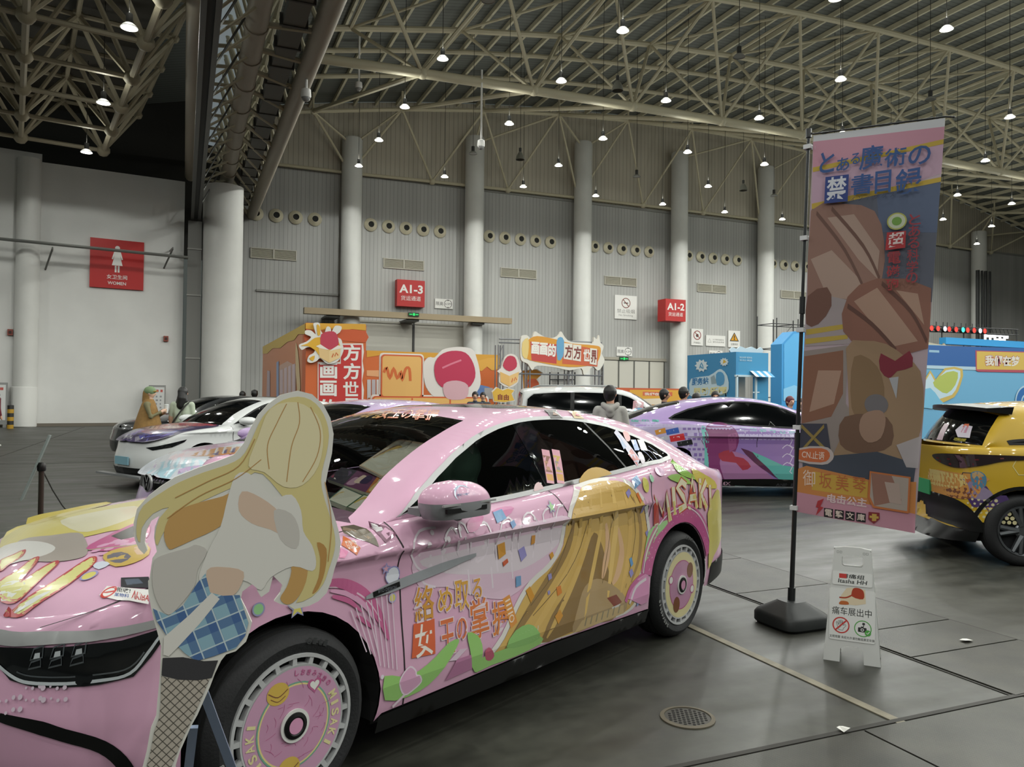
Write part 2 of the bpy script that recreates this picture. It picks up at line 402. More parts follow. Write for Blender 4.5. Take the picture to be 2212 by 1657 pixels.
f = [[i, i + 1, n + i + 1, n + i] for i in range(n - 1)] + [[n + i, n + i + 1, 2 * n + i + 1, 2 * n + i] for i in range(n - 1)]
o = mobj('wall_far', v, f, [W_LOW, W_UP], [0] * (n - 1) + [1] * (n - 1)); tag(o, kind='structure')
m = MB(); m.box((38, WY - .05, 15.3), (72, .1, .16)); m.box((7, WY - .05, 7.7), (6, .12, .12))
tag(m.build('trim_1', mat('wall_flashing', '8d8d88', .5)), kind='structure')
tag(mobj('wall_right', [(74, -20, 0), (74, WY, 0), (74, WY, 18), (74, -20, 18)], [[3, 2, 1, 0]], W_LOW), kind='structure')
# columns
for i in range(8):
    x = 9.42 + 8 * i
    if i in (5, 6): continue
    m = MB(); m.lathe([(.62, 0), (.62, zt(x) - 1.4), (.55, zt(x) - 1.3), (0, zt(x) - 1.3)], (x, WY - .85, 0), n=28)
    tag(m.build('column', COLM, None, True), kind='structure')
# ---- air nozzles (rows of five) and louvre grilles between the columns
NZ = mat('nozzle_cream', 'c9c2a9', .5); NZD = mat('nozzle_dark', '12120f', .8)
pn = thing('air_nozzle', 'x', 'air nozzle')
m = MB(); m.lathe([(.38, 0), (.42, -.06), (.40, -.10), (.32, -.14), (.21, -.26), (.19, -.26), (.17, -.1)], ax='Y', n=24); m.build('nozzle_ring', NZ, pn, True)
m = MB(); m.lathe([(0, -.2), (.185, -.2)], ax='Y', n=20); m.build('throat', NZD, pn)
pg = thing('louvre_grille', 'x', 'ventilation grille')
m = MB()
for dx in (-1.02, 0, 1.02): m.box((dx * 1.28, -.03, 0), (.06 if dx else .09, .08, .62))
for dz in (-.29, .29): m.box((0, -.03, dz), (2.66, .08, .05))
m.build('grille_frame', mat('grille_frame', 'b7b3a6', .5), pg)
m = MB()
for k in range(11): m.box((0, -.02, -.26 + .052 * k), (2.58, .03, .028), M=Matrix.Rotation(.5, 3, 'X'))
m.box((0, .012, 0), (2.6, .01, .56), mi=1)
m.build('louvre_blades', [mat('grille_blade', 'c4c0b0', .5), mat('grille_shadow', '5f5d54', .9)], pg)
def bay_name(i):
    return {0: 'the leftmost wall bay beside the white pier', 1: 'the wall bay over the A1-3 sign', 2: 'the bay between A1-3 and no-smoking signs', 3: 'the wall bay over the no-smoking sign',
            4: 'the wall bay right of the A1-2 sign', 5: 'the wall bay behind the tall banner', 6: 'the wall bay right of the tall banner'}[i]
first = True
for i in range(7):
    xc = 5.42 + 8 * i
    zc = 12.25
    for k in range(5):
        x = xc - .35 + (k - 2) * 1.14
        if i == 0 and k == 0: x += .05
        o = pn if (i == 0 and k == 0) else copy_tree(pn)
        o.location = (x, WY - .01, zc); tag(o, 'cream air nozzle in the row of five, ' + bay_name(i), 'air nozzle', 'row of five air nozzles in ' + bay_name(i))
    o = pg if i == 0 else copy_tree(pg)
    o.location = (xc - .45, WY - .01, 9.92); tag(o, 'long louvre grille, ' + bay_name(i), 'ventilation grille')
# ---- goods door A1-3 with its beam, doors behind, exit signs, wall signs
def wallpt(px, py, Y=WY): p = onY(px, py, Y); return p.x, p.z
DOORM = mat('pale_door_panel', 'bdbab0', .5)
m = MB()
for a, c in ((775, 890), (893, 1001)):
    x0, x1 = wallpt(a, 700)[0], wallpt(c, 700)[0]
    m.box(((x0 + x1) / 2, WY - .12, 3.1), (x1 - x0 - .05, .12, 6.2))
    m.box(((x0 + x1) / 2, WY - .20, 4.3), (x1 - x0 - .1, .03, .04), mi=1); m.box(((x0 + x1) / 2, WY - .20, 6.15), (x1 - x0, .06, .12), mi=1)
m.box(((wallpt(892, 700)[0]), WY - .2, 3.1), (.12, .06, 6.2), mi=2)
tag(m.build('door_1', [DOORM, plain('a5a298'), plain('3a3a38')]), kind='structure')
x0, x1 = onY(656, 675, WY - 1.75).x, onY(1103, 690, WY - 1.75).x
m = MB(); m.box(((x0 + x1) / 2, WY - 1.75, 6.45), (x1 - x0, .5, .36))
for t in (.13, .5, .83): m.box((x0 + (x1 - x0) * t, WY - .9, 6.2), (.8, 1.8, .12), mi=1)
tag(m.build('trim_2', [mat('door_beam', 'a08f72', .5), plain('4a4a46')]), kind='structure')
m = MB()
x0, x1 = wallpt(1300, 800)[0], wallpt(1432, 800)[0]
for k in range(4):
    w = (x1 - x0) / 4; m.box((x0 + w * (k + .5), WY - .1, 2.1), (w - .1, .1, 4.2))
m.box(((x0 + x1) / 2, WY - .12, 4.35), (x1 - x0 + .3, .16, .2), mi=1); m.box(((x0 + x1) / 2, WY - .16, 1.0), (x1 - x0, .04, .5), mi=1)
for k in range(5): m.box((x0 + (x1 - x0) * k / 4, WY - .14, 2.1), (.1, .08, 4.2), mi=2)
tag(m.build('door_2', [DOORM, plain('9c978a'), plain('55544f')]), kind='structure')
m = MB(); x0, x1 = wallpt(1465, 800)[0], wallpt(1490, 800)[0]; m.box(((x0 + x1) / 2, WY - .1, 2), (x1 - x0, .1, 4.)); tag(m.build('door_3', DOORM), kind='structure')
RED = mat('sign_red', 'b3201f', .45); SW = mat('sign_white', 'e2e1dd', .5); SBK = mat('sign_black', '2a2926', .6)
def sign_board(name, x0, x1, z0, z1, Y, depth, label, cat='sign', mats=(RED, SW), draw=None):
    o = thing(name, label, cat, ((x0 + x1) / 2, Y, z0)); w = x1 - x0; h = z1 - z0
    m = MB(); m.box((0, 0, h / 2), (w, depth, h)); m.build('board', mats[0], o)
    if draw:
        m = MB(); fn = frame((-w / 2, -depth / 2 - .004, 0), (1, 0, 0), (0, 0, 1)); draw(m, fn, w, h); m.build('lettering', list(mats[1:]), o, recalc=False)
    return o
def d_a13(t):
    def d(m, fn, w, h):
        lettering(m, t, fn, (w * .08, h * .5, w * .93, h * .82), 0, .03); lettering(m, '货运通道', fn, (w * .14, h * .22, w * .86, h * .40), 0)
    return d
a = wallpt(858, 603, WY - .5); c = wallpt(917, 664, WY - .5)
sign_board('direction_sign', a[0], c[0], c[1], a[1], WY - .26, .5, 'red box sign reading A1-3 above the goods door beam', draw=d_a13('A1-3'))
a = wallpt(1438, 645, WY - 2.0); c = wallpt(1481, 695, WY - 2.0)
sign_board('direction_sign', a[0], c[0], c[1], a[1], WY - 1.5, 1.0, 'red box sign reading A1-2 fixed around a column', draw=d_a13('A1-2'))
def d_lim(t):
    def d(m, fn, w, h):
        lettering(m, '限高', fn, (w * .05, h * .3, w * .45, h * .7), 0); ringflat(m, w * .73, h * .5, h * .38, h * .43, fn, 0, 1)
        lettering(m, t, fn, (w * .57, h * .4, w * .9, h * .6), 0)
        flat(m, [(w * .68, h * .9), (w * .78, h * .9), (w * .73, h * .78)], fn, .002, 0); flat(m, [(w * .68, h * .1), (w * .73, h * .22), (w * .78, h * .1)], fn, .002, 0)
    return d
for (pa, pb, t, lab) in (((939, 645), (977, 668), '6.5M', 'white height limit board reading 6.5M right of the A1-3 sign'), ((1331, 749), (1364, 770), '4.2M', 'white height limit board reading 4.2M over the far doors'), ((1530, 757), (1559, 772), '4.2M', 'white height limit board peeping over the blue booth')):
    a = wallpt(*pa); c = wallpt(*pb)
    sign_board('height_limit_sign', a[0], c[0], c[1], a[1], WY - .06, .06, lab, mats=(SW, SBK, SBK), draw=d_lim(t))
def d_nos(m, fn, w, h):
    r = w * .2; ringflat(m, w / 2, h * .68, r * .85, r, fn, 0, 0); strip(m, [(w / 2 - r * .62, h * .68 + r * .62), (w / 2 + r * .62, h * .68 - r * .62)], r * .16, fn, .001, 0)
    flat(m, rect(w * .40, h * .66, w * .60, h * .70), fn, .0005, 1)
    lettering(m, '禁止吸烟', fn, (w * .1, h * .25, w * .9, h * .42), 2); lettering(m, 'No Smoking', fn, (w * .18, h * .1, w * .82, h * .2), 2)
a = wallpt(1327, 637); c = wallpt(1374, 691)
sign_board('no_smoking_sign', a[0], c[0], c[1], a[1], WY - .06, .06, 'large white no smoking sign on the grey panel wall', mats=(SW, plain('7a3a32'), SBK, plain('8a8a86')), draw=d_nos)
def d_nof(m, fn, w, h):
    r = w * .33; ringflat(m, w / 2, h * .62, r * .82, r, fn, 0, 0); strip(m, [(w / 2 - r * .62, h * .62 + r * .62), (w / 2 + r * .62, h * .62 - r * .62)], r * .18, fn, .001, 0)
    flat(m, disc(w / 2, h * .6, r * .35), fn, .0005, 1); lettering(m, '严禁烟火', fn, (w * .2, h * .1, w * .8, h * .22), 2)
a = wallpt(1492, 710); c = wallpt(1517, 747)
sign_board('no_fire_sign', a[0], c[0], c[1], a[1], WY - .06, .06, 'small white sign with a red no-flames ring, left of the warning boards', mats=(SW, plain('8a3a34'), SBK, plain('6a6a66')), draw=d_nof)
def d_war(m, fn, w, h):
    strip(m, [(w * .08, h * .35), (w * .26, h * .35), (w * .17, h * .68)], .03, fn, 0, 0, True)
    lettering(m, '为了您的设备安全', fn, (w * .34, h * .54, w * .93, h * .68), 0); lettering(m, '请勿在此停留', fn, (w * .34, h * .32, w * .93, h * .46), 0)
a = wallpt(1524, 724); c = wallpt(1565, 749)
sign_board('notice_sign', a[0], c[0], c[1], a[1], WY - .06, .06, 'wide white notice board between the ring sign and the yellow triangle', mats=(SW, plain('6a6a66')), draw=d_war)
def d_tri(m, fn, w, h):
    flat(m, [(w * .1, h * .36), (w * .9, h * .36), (w * .5, h * .9)], fn, 0, 1); flat(m, [(w * .2, h * .41), (w * .8, h * .41), (w * .5, h * .81)], fn, .002, 0)
    flat(m, rect(w * .46, h * .54, w * .54, h * .72), fn, .004, 1); flat(m, disc(w / 2, h * .48, w * .05), fn, .004, 1); lettering(m, '注意安全', fn, (w * .2, h * .12, w * .8, h * .25), 1)
a = wallpt(1572, 714); c = wallpt(1597, 751)
sign_board('warning_sign', a[0], c[0], c[1], a[1], WY - .06, .06, 'white sign with a yellow warning triangle on the far wall', mats=(SW, plain('d79a1a'), SBK), draw=d_tri)
def d_exit(m, fn, w, h):
    flat(m, rect(w * .42, h * .15, w * .6, h * .85), fn, .002, 0); flat(m, rect(w * .08, h * .4, w * .36, h * .62), fn, .002, 0); flat(m, rect(w * .66, h * .4, w * .92, h * .62), fn, .002, 0)
EXG = mat('exit_green', '0a8a3a', .5, emit='18d060', es=1.6)
for pa, pb, lab in (((882, 675), (905, 684), 'green lit exit sign on the goods door beam'), ((1338, 771), (1357, 779), 'green lit exit sign over the far doors under the 4.2M board')):
    ye_ = WY - 2.04 if 'beam' in lab else WY - .22
    a = wallpt(*pa, ye_); c = wallpt(*pb, ye_)
    sign_board('exit_sign', a[0], c[0], c[1], a[1], ye_, .1, lab, mats=(mat('exit_case', '0c3a20', .5), EXG), draw=d_exit)

# ---- left white wall, pier, rail, restroom sign
LW0 = Vector((-2.95, 40.1, 0)); LWD = Vector((sin(radians(82)), cos(radians(82)), 0)); LWN = Vector((LWD.y, -LWD.x, 0)) * 1.0   # LWN points to the camera
def lw(s, z, off=0.): return LW0 + LWD * s + LWN * off + Vector((0, 0, z))
def lws(px, py): p = onP(px, py, LW0, LWN); return (p - LW0).dot(LWD), p.z
S0, S1_ = -40, lws(398, 500)[0]
zl = lws(395, 392)[1]; zl2 = lws(90, 350)[1]; zr = lws(84, 1000)[0]
sl = lws(90, 400)[0]
m = MB()
m.add([lw(sl, 0), lw(S1_, 0), lw(S1_, zl), lw(sl, zl2)], [[0, 1, 2, 3]])
m.add([lw(S0, 0), lw(sl, 0), lw(sl, zl2 + .35), lw(S0, zl2 + .9)], [[0, 1, 2, 3]])
m.add([lw(S1_, 0), lw(S1_, 0, -3), lw(S1_, zl, -3), lw(S1_, zl)], [[0, 1, 2, 3]])
tag(m.build('wall_left', WHITEP, recalc=False), kind='structure')
m = MB(); m.box(lw(-20, .07, .03), (50, .06, .14), rz=radians(8)); tag(m.build('baseboard_left', mat('skirting', '6b6459', .6)), kind='structure')
# round column in the left wall, with its boxed foot
s, _ = lws(57, 700); p = lw(s, 0, .1)
m = MB(); m.lathe([(.46, 0), (.46, 11.7)], p, n=28); tag(m.build('column', COLM, None, True), kind='structure')
s, _ = lws(51, 900); p = lw(s, 0, .1)
m = MB(); m.lathe([(.50, .02), (.50, 1.72), (.465, 1.74)], p, n=28); tag(m.build('column_wrap', mat('white_wrap_sheet', 'dcdcd8', .35), None, True), 'glossy white protective wrap around the foot of the left wall column', 'column wrap')
# thick white pier + dark downpipe recess
PY = 39.6
p0, p1 = onY(433, 800, PY).x, onY(522, 800, PY).x
m = MB(); m.lathe([((p1 - p0) / 2, 0), ((p1 - p0) / 2, 11.55), (0, 11.55)], ((p0 + p1) / 2, PY + .6, 0), n=36)
tag(m.build('column', COLM, None, True), kind='structure')
q0, q1 = onY(401, 800, PY).x, onY(431, 800, PY).x; zq = onY(418, 474, PY).z
m = MB(); m.box(((q0 + q1) / 2, PY + .6, zq / 2), (q1 - q0, .5, zq))
for z in (3.2, 6.2, 8.4): m.box(((q0 + q1) / 2, PY + .34, z), (q1 - q0 + .04, .06, .06), mi=1)
tag(m.build('trim_3', [mat('grey_steel_post', '6d6d69', .45), plain('8a8a85')]), kind='structure')
tag(mobj('wall_behind_aisle', [(-45, 47, 9), (3, 47, 9), (3, 47, 21), (-45, 47, 21)], [[0, 1, 2, 3]], mat('dark_infill', '23211d', .8)), kind='structure')
# rail on brackets
o = thing('wall_rail', 'long grey service rail on brackets across the white left wall', 'rail')
m = MB(); a = lws(0, 523); c = lws(399, 563); e = (a[0] - 20, a[1] + .3)
m.tube([lw(e[0], e[1], 1.0), lw(a[0], a[1] - .02, 1.0), lw(c[0], c[1], 1.0)], .07, 8); m.build('rail_pipe', mat('rail_grey', '6f706c', .4, .3), o, True)
for px in (113, 367):
    s, z = lws(px, 540); m = MB(); m.tube([lw(s, z - .1, 1.0), lw(s - .25, z - .9, 0)], .04, 6); m.tube([lw(s, z - .05, 1.0), lw(s, z - .05, 0)], .035, 6); m.build('bracket', mat('rail_grey'), o)
a = lws(195, 514); c = lws(309, 628)
o = thing('restroom_sign', 'square red women restroom sign with white figure on the white wall', 'sign', lw((a[0] + c[0]) / 2, c[1], .06), radians(8))
w = c[0] - a[0]; h = a[1] - c[1] + .02
m = MB(); m.box((0, 0, h / 2), (w, .08, h)); m.build('board', RED, o)
m = MB(); fn = frame((-w / 2, -.045, 0), (1, 0, 0), (0, 0, 1))
flat(m, disc(w * .5, h * .83, w * .045), fn, 0, 0)
flat(m, [(w * .45, h * .77), (w * .55, h * .77), (w * .565, h * .74), (w * .605, h * .6), (w * .58, h * .59), (w * .548, h * .68), (w * .6, h * .47), (w * .4, h * .47), (w * .452, h * .68), (w * .42, h * .59), (w * .395, h * .6), (w * .435, h * .74)], fn, 0, 0)
for dx in (.455, .51): flat(m, rect(w * dx, h * .33, w * (dx + .035), h * .465), fn, 0, 0)
lettering(m, '女卫生间', fn, (w * .31, h * .19, w * .69, h * .28), 0, .01); lettering(m, 'WOMEN', fn, (w * .33, h * .075, w * .67, h * .14), 0, .01)
m.build('lettering', SW, o, recalc=False)
for px, py, lab in ((22, 718, 'small dark red call box on the white wall left of the round column'), (358, 732, 'small dark red call box on the white wall near the grey post')):
    s, z = lws(px, py); m = MB(); m.box(lw(s, z, .07), (.2, .12, .26), rz=radians(8)); m.box(lw(s, z, .14), (.1, .03, .12), rz=radians(8), mi=1)
    tag(m.build('alarm_box', [plain('8a4436'), plain('3a1c18')]), lab, 'alarm box')
# poster stands by the wall
def notice_panel(px0, px1, py0, py1, lab):
    a = lws(px0, py0); c = lws(px1, py1); o = thing('notice_stand', lab, 'notice stand', lw((a[0] + c[0]) / 2, 0, .5), radians(8)); w = c[0] - a[0]; h = a[1]
    m = MB(); m.box((0, 0, h - (h - .12) / 2), (w, .1, h - .12)); m.build('frame', mat('alu_frame', '8b8c8a', .4, .5), o)
    for k in (-1, 1): m = MB(); m.box((k * w * .4, 0, .06), (.12, .5, .12)); m.build('foot', mat('alu_frame'), o)
    m = MB(); fn = frame((-w / 2, -.055, 0), (1, 0, 0), (0, 0, 1)); flat(m, rect(w * .08, h * .16, w * .92, h * .95), fn, 0, 0)
    random.seed(int(px0) + 3)
    for k in range(3): flat(m, rect(w * (.18 + .25 * k), h * .83, w * (.32 + .25 * k), h * .89), fn, .003, 1)
    for r in range(6):
        for k in range(3): flat(m, rect(w * (.17 + .24 * k), h * (.25 + .09 * r), w * (.17 + .24 * k + .05 + .1 * random.random()), h * (.29 + .09 * r)), fn, .003, 2)
    m.build('poster', [plain('c9cac8'), plain('b5534a'), plain('8a8c90')], o, recalc=False)
notice_panel(319, 353, 832, 932, 'framed white notice stand on the wall behind the two visitors')
notice_panel(-34, 16, 826, 926, 'framed notice stand cut by the left frame edge beside the wrapped column')
p = onZ(22, 926); o = thing('bollard', 'short yellow and black striped bollard beside the wrapped column', 'bollard', p)
m = MB(); 
for k in range(6): m.lathe([(.12, k * .16), (.12, k * .16 + .16)], n=16, mi=k % 2)
m.lathe([(.12, .96), (0, .98)], n=16, mi=1); m.build('post', [plain('b28a24'), plain('23221f')], o, True)

# ---- main roof: deck, purlins, trusses
DECK = mat('roof_deck', '8f948f', .6)
def zd(u): return zt(u) + 1.25
xs = [-2 + 4 * i for i in range(21)]
v = [(x, y, zd(x)) for y in (-30, WY) for x in xs]; n = len(xs)
def deck_mat():
    m = bpy.data.materials.new('ribbed_roof_deck'); m.use_nodes = True; nt = m.node_tree; b = nt.nodes['Principled BSDF']
    g = nt.nodes.new('ShaderNodeNewGeometry'); s = nt.nodes.new('ShaderNodeSeparateXYZ'); nt.links.new(g.outputs['Position'], s.inputs[0])
    d = nt.nodes.new('ShaderNodeMath'); d.operation = 'DIVIDE'; d.inputs[1].default_value = .32; nt.links.new(s.outputs[1], d.inputs[0])
    f = nt.nodes.new('ShaderNodeMath'); f.operation = 'FRACT'; nt.links.new(d.outputs[0], f.inputs[0])
    l = nt.nodes.new('ShaderNodeMath'); l.operation = 'LESS_THAN'; l.inputs[1].default_value = .22; nt.links.new(f.outputs[0], l.inputs[0])
    mx = nt.nodes.new('ShaderNodeMix'); mx.data_type = 'RGBA'; mx.inputs[6].default_value = (*lin('6e726e'), 1); mx.inputs[7].default_value = (*lin('5b5f5b'), 1)
    nt.links.new(l.outputs[0], mx.inputs[0]); nt.links.new(mx.outputs[2], b.inputs['Base Color']); b.inputs['Roughness'].default_value = .6
    return m
o = mobj('ceiling', v, [[i, n + i, n + i + 1, i + 1] for i in range(n - 1)], deck_mat()); tag(o, kind='structure')
m = MB(); u = 4.2
while u < 72:
    z = zd(u) - .17
    m.add([(u + dx, y, z + dz) for y in (12, WY - .05) for dx, dz in ((-.06, -.13), (.06, -.13), (.06, .13), (-.06, .13))], [[0, 1, 5, 4], [1, 2, 6, 5], [3, 0, 4, 7], [0, 3, 2, 1]])
    u += 1.36
tag(m.build('roof_purlin', mat('purlin_cream', 'd2ccb2', .55), recalc=False), kind='structure')
s_ = 5.33
NB = [-.8 + 9.4 + s_ * i for i in range(13)]; NT = [6.65 + s_ * i for i in range(13)]
NB = [9.35 + 5.28 * i for i in range(12)]; NT = [6.75 + 5.28 * i for i in range(13)]
def zb(u): return 15.35 + .45 * (1 - ((u - 36) / 30) ** 2)
m = MB()
BT = [Vector((u, 32.3, zb(u))) for u in NB]; TA = [Vector((u, 35, zt(u))) for u in NT]; TB = [Vector((u, 29.7, zt(u))) for u in NT]
NW = [Vector((u, 45.8, zt(u) - .15)) for u in NT]; BW = [Vector((u, 48.1 - .15, 15.4 + .0012 * (60 - (u - 36) ** 2 * .3))) for u in NB]
m.tube([(4.6, 32.3, zb(4.6))] + BT, .21, 10)
m.tube([(4., 35, zt(4))] + TA, .15, 8); m.tube([(4., 29.7, zt(4))] + TB, .15, 8)
for i, b in enumerate(BT):
    for T in (TA, TB):
        m.tube([b, T[i]], .085, 6); m.tube([b, T[i + 1]], .085, 6)
    m.ball(b, .26, 10)
for i in range(len(TA)):
    m.tube([TA[i], TB[i]], .09, 6)
    if i < len(TA) - 1: m.tube([TA[i], TB[i + 1]], .07, 6)
tag(m.build('roof_truss', CREAM, None, True), kind='structure')
m = MB()
m.tube([(4.5, 45.8, zt(4.5) - .15)] + NW, .12, 8); m.tube([(3, 47.95, 15.2)] + BW, .10, 8)
for i, b in enumerate(BW):
    m.ball(b, .22, 10); m.tube([b, NW[i]], .07, 6); m.tube([b, NW[i + 1]], .07, 6)
for i in range(len(NW)):
    m.ball(NW[i], .2, 10)
    if i < len(BT): m.tube([NW[i], BT[i]], .12, 7)
    m.tube([NW[i], Vector((NW[i].x, NW[i].y, zd(NW[i].x) - .3))], .07, 6)
for i in range(8):
    if i in (5, 6): continue
    x = 9.42 + 8 * i; top = Vector((x, WY - .85, zt(x) - 1.7))
    near = sorted(NW, key=lambda q: abs(q.x - x))[:2]
    for q in near: m.tube([top, q], .07, 6)
tag(m.build('edge_truss', CREAM, None, True), kind='structure')
# secondary rafters along u just under the deck
m = MB()
for y in (39.5, 43, 24.5, 19.5):
    m.tube([(u, y, zd(u) - .42) for u in xs if 2 < u < 72], .13, 8)
tag(m.build('roof_rafter', CREAM, None, True), kind='structure')
# ---- valley girder over the row of piers: three big pipes, lacing, tray, gutter
PIPE = mat('valley_pipe', 'a59c8b', .5)
def vline(px0, py0, px1, py1, z): return onZ(px0, py0, z), onZ(px1, py1, z)
m = MB()
def far_near(px0, py0, px1, py1, z, ext):
    a = onZ(px0, py0, z); c = onZ(px1, py1, z); d = (c - a).normalized(); return a, c, c + d * ext   # a near, c far
ga = onZ(722, 0, 12.2); gb = onZ(541, 470, 12.2); gd = (gb - ga) / (gb - ga).length
sa = onZ(564, 0, 12.2); sb = onZ(489, 396, 12.2)
ta = onZ(425, 0, 12.2); tb = onZ(412, 380, 12.2)
m = MB(); m.tube([ga + (ga - gb) * .8, ga, gb], .31, 14); tag(m.build('valley_pipe', PIPE, None, True), kind='structure')
m = MB(); m.tube([sa + (sa - sb) * .8, sa, sb], .32, 14)
L = (sb - sa).length; k = 0.
while k < L + 10:
    p = sb - (sb - sa).normalized() * k; m.tube([p - (sb - sa).normalized() * .12, p + (sb - sa).normalized() * .12], .355, 14); k += 2.3
tag(m.build('valley_pipe', PIPE, None, True), kind='structure')
m = MB(); m.tube([ta + (ta - tb) * .8, ta, tb], .27, 14); tag(m.build('valley_pipe', PIPE, None, True), kind='structure')
m = MB(); N_ = 16
def at(a, c, t): return a + (c - a) * t
for i in range(N_ + 1):
    t = i / N_ * 1.35 - .35
    g_, s2, t2 = at(ga, gb, t), at(sa, sb, t), at(ta, tb, t)
    m.tube([g_, s2], .09, 6); m.tube([s2, t2], .06, 6)
    up = Vector((0, 0, 2.4)); top = (s2 + t2) / 2 + up
    m.tube([s2, top], .07, 6); m.tube([t2, top], .07, 6); m.tube([top, at(sa, sb, t + .06) + Vector((0, 0, .1))], .05, 6)
    mid = (s2 + g_) / 2 + up * .9; m.tube([s2, mid], .07, 6); m.tube([g_, mid], .07, 6)
    m.tube([s2 + Vector((0, 0, -.2)), t2 + Vector((.2, .9, -.9))], .045, 6)
m.tube([(sa + ta) / 2 + Vector((0, 0, 2.4)) + (sa - sb) * .3, (sb + tb) / 2 + Vector((0, 0, 2.4))], .13, 8)
m.tube([(sa + ga) / 2 + Vector((0, 0, 2.16)) + (sa - sb) * .3, (sb + gb) / 2 + Vector((0, 0, 2.16))], .13, 8)
tag(m.build('valley_lacing', CREAM, None, True), kind='structure')
m = MB()
tr0 = at(ga, sa, .45) + Vector((0, 0, .1)); tr1 = at(gb, sb, .45) + Vector((0, 0, .1)); d = (tr1 - tr0).normalized(); rz = atan2(d.y, d.x)
LL = (tr1 - tr0).length * 1.5; c = tr1 - d * LL / 2
m.box(c, (LL, .62, .3), rz=rz)
for q in range(24): m.box(tr1 - d * (q * LL / 24), (.08, .8, .36), rz=rz, mi=1)
tag(m.build('cable_tray', [mat('tray_grey', '5d5a52', .6), mat('tray_band', '3d3a34', .6)]), kind='structure')
a = onZ(423, 471, 9.9); c = onZ(457, 0, 9.9); c = c + (c - a) * .5
m = MB()
for dx in (-.15, .15): m.box((a + c) / 2 + Vector((dx, 0, 0)), (.13, (a - c).length, .24), rz=atan2((c - a).y, (c - a).x) - pi / 2)
m.box((a + c) / 2 + Vector((0, 0, .04)), (.2, (a - c).length, .12), rz=atan2((c - a).y, (c - a).x) - pi / 2, mi=1)
for k in range(14): q = a.lerp(c, k / 14 + .02); m.tube([q + Vector((0, 0, .1)), q + Vector((.2, 0, 2.1))], .04, 5); m.tube([q + Vector((0, 0, .1)), q + Vector((1.0, .4, 2.2))], .035, 5)
tag(m.build('trim_5', [mat('partition_track', '5a5a57', .4, .5), mat('track_slot', '191917', .6)]), kind='structure')
# bright roof light strip seen through the lacing
tag(mobj('skylight_strip', [ta + (ta - tb) * .6 + Vector((.35, 0, 1.7)), sa + (sa - sb) * .6 + Vector((.2, 0, 1.7)), sb + Vector((.2, 0, 1.7)), tb + Vector((.35, 0, 1.7))], [[0, 1, 2, 3]], mat('milky_roof_light', 'c8d4d8', .5, emit='b9c8cf', es=.30)), kind='structure')
# ---- left aisle: space frame with ball nodes under a dark roof
m = MB()
U_ = Vector((.985, .17, 0)) * 3.0; V_ = Vector((-.17, .985, 0)) * 3.08; B0 = Vector((-.62, 22.3, 11.9))
bot = {}; top = {}
for i in range(-7, 2):
    for j in range(-5, 6):
        bot[i, j] = B0 + U_ * i + V_ * j
        top[i, j] = bot[i, j] + U_ * .5 + V_ * .5 + Vector((0, 0, 2.3))
for (i, j), p in bot.items():
    if i > 0: continue
    m.ball(p, .27, 10)
    if (i + 1, j) in bot and i + 1 <= 0: m.tube([p, bot[i + 1, j]], .085, 6, caps=False)
    if (i, j + 1) in bot: m.tube([p, bot[i, j + 1]], .10, 6, caps=False)
    for a, c in ((0, 0), (-1, 0), (0, -1), (-1, -1)):
        q = top.get((i + a, j + c))
        if q and i + a <= 0: m.tube([p, q], .085, 6, caps=False)
for (i, j), p in top.items():
    if i > 0: continue
    m.ball(p, .2, 8)
    if (i + 1, j) in top and i + 1 <= 0: m.tube([p, top[i + 1, j]], .085, 6, caps=False)
    if (i, j + 1) in top: m.tube([p, top[i, j + 1]], .085, 6, caps=False)
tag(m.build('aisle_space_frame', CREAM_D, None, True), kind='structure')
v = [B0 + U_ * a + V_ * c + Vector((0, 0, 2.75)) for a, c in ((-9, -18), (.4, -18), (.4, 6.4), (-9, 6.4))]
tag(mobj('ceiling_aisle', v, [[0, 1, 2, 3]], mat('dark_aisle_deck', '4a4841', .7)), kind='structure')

# ---- pendant lamps
EM = mat('lamp_glow', 'ffffff', .5, emit='fffaf0', es=45)
def make_lamp(lit, H_=6.2):
    o = thing('pendant_lamp', 'x', 'lamp')
    m = MB(); m.tube([(0, 0, .38), (0, 0, H_)], .012, 5); m.build('cable', mat('cable_dark', '24231f', .6), o)
    m = MB(); m.lathe([(0, .38), (.08, .38), (.085, .36), (.085, .15), (.05, .12)], n=14); m.build('housing', mat('lamp_housing', '2a2a28', .5), o, True)
    m = MB(); m.lathe([(.06, .13), (.11, .12), (.16, .08), (.215, .015), (.22, 0), (.205, .0), (.15, .07), (.08, .11)], n=20)
    m.build('reflector', mat('lamp_reflector', 'd8d8d2', .4, emit='e8e8e0', es=.5) if lit else mat('reflector_off', '8a8a84', .4), o, True)
    m = MB(); m.lathe([(0, .012), (.20, .012)], n=20); m.build('diffuser', EM if lit else mat('lens_off', '9a9a94', .3), o)
    return o
def spill(x, y, z, w=85):
    # light that the milky reflector lets through upwards
    ld = bpy.data.lights.new('lamp_spill', 'POINT'); ld.energy = w; ld.shadow_soft_size = .15; ld.color = (.98, 1, .92)
    lo = bpy.data.objects.new('lamp_spill', ld); lo.location = (x, y, z); COL.objects.link(lo)
def hang(o, L, z0=.38):
    # stretch this lamp's cable up to the deck it hangs from
    for c_ in o.children:
        if c_.name.startswith('cable'): s_k = (L - z0) / (6.2 - z0); c_.scale = (1, 1, s_k); c_.location = (0, 0, z0 * (1 - s_k))
lampA = make_lamp(True); lampB = make_lamp(False); usedA = usedB = False
OFF = {(18.4, 22.9), (13.5, 37.4), (8.7, 22.8), (23.3, 37.5), (28., 22.6), (32.7, 36.7)}
def isoff(x, y): return any(abs(x - a) < 1 and abs(y - c) < 1 for a, c in OFF)
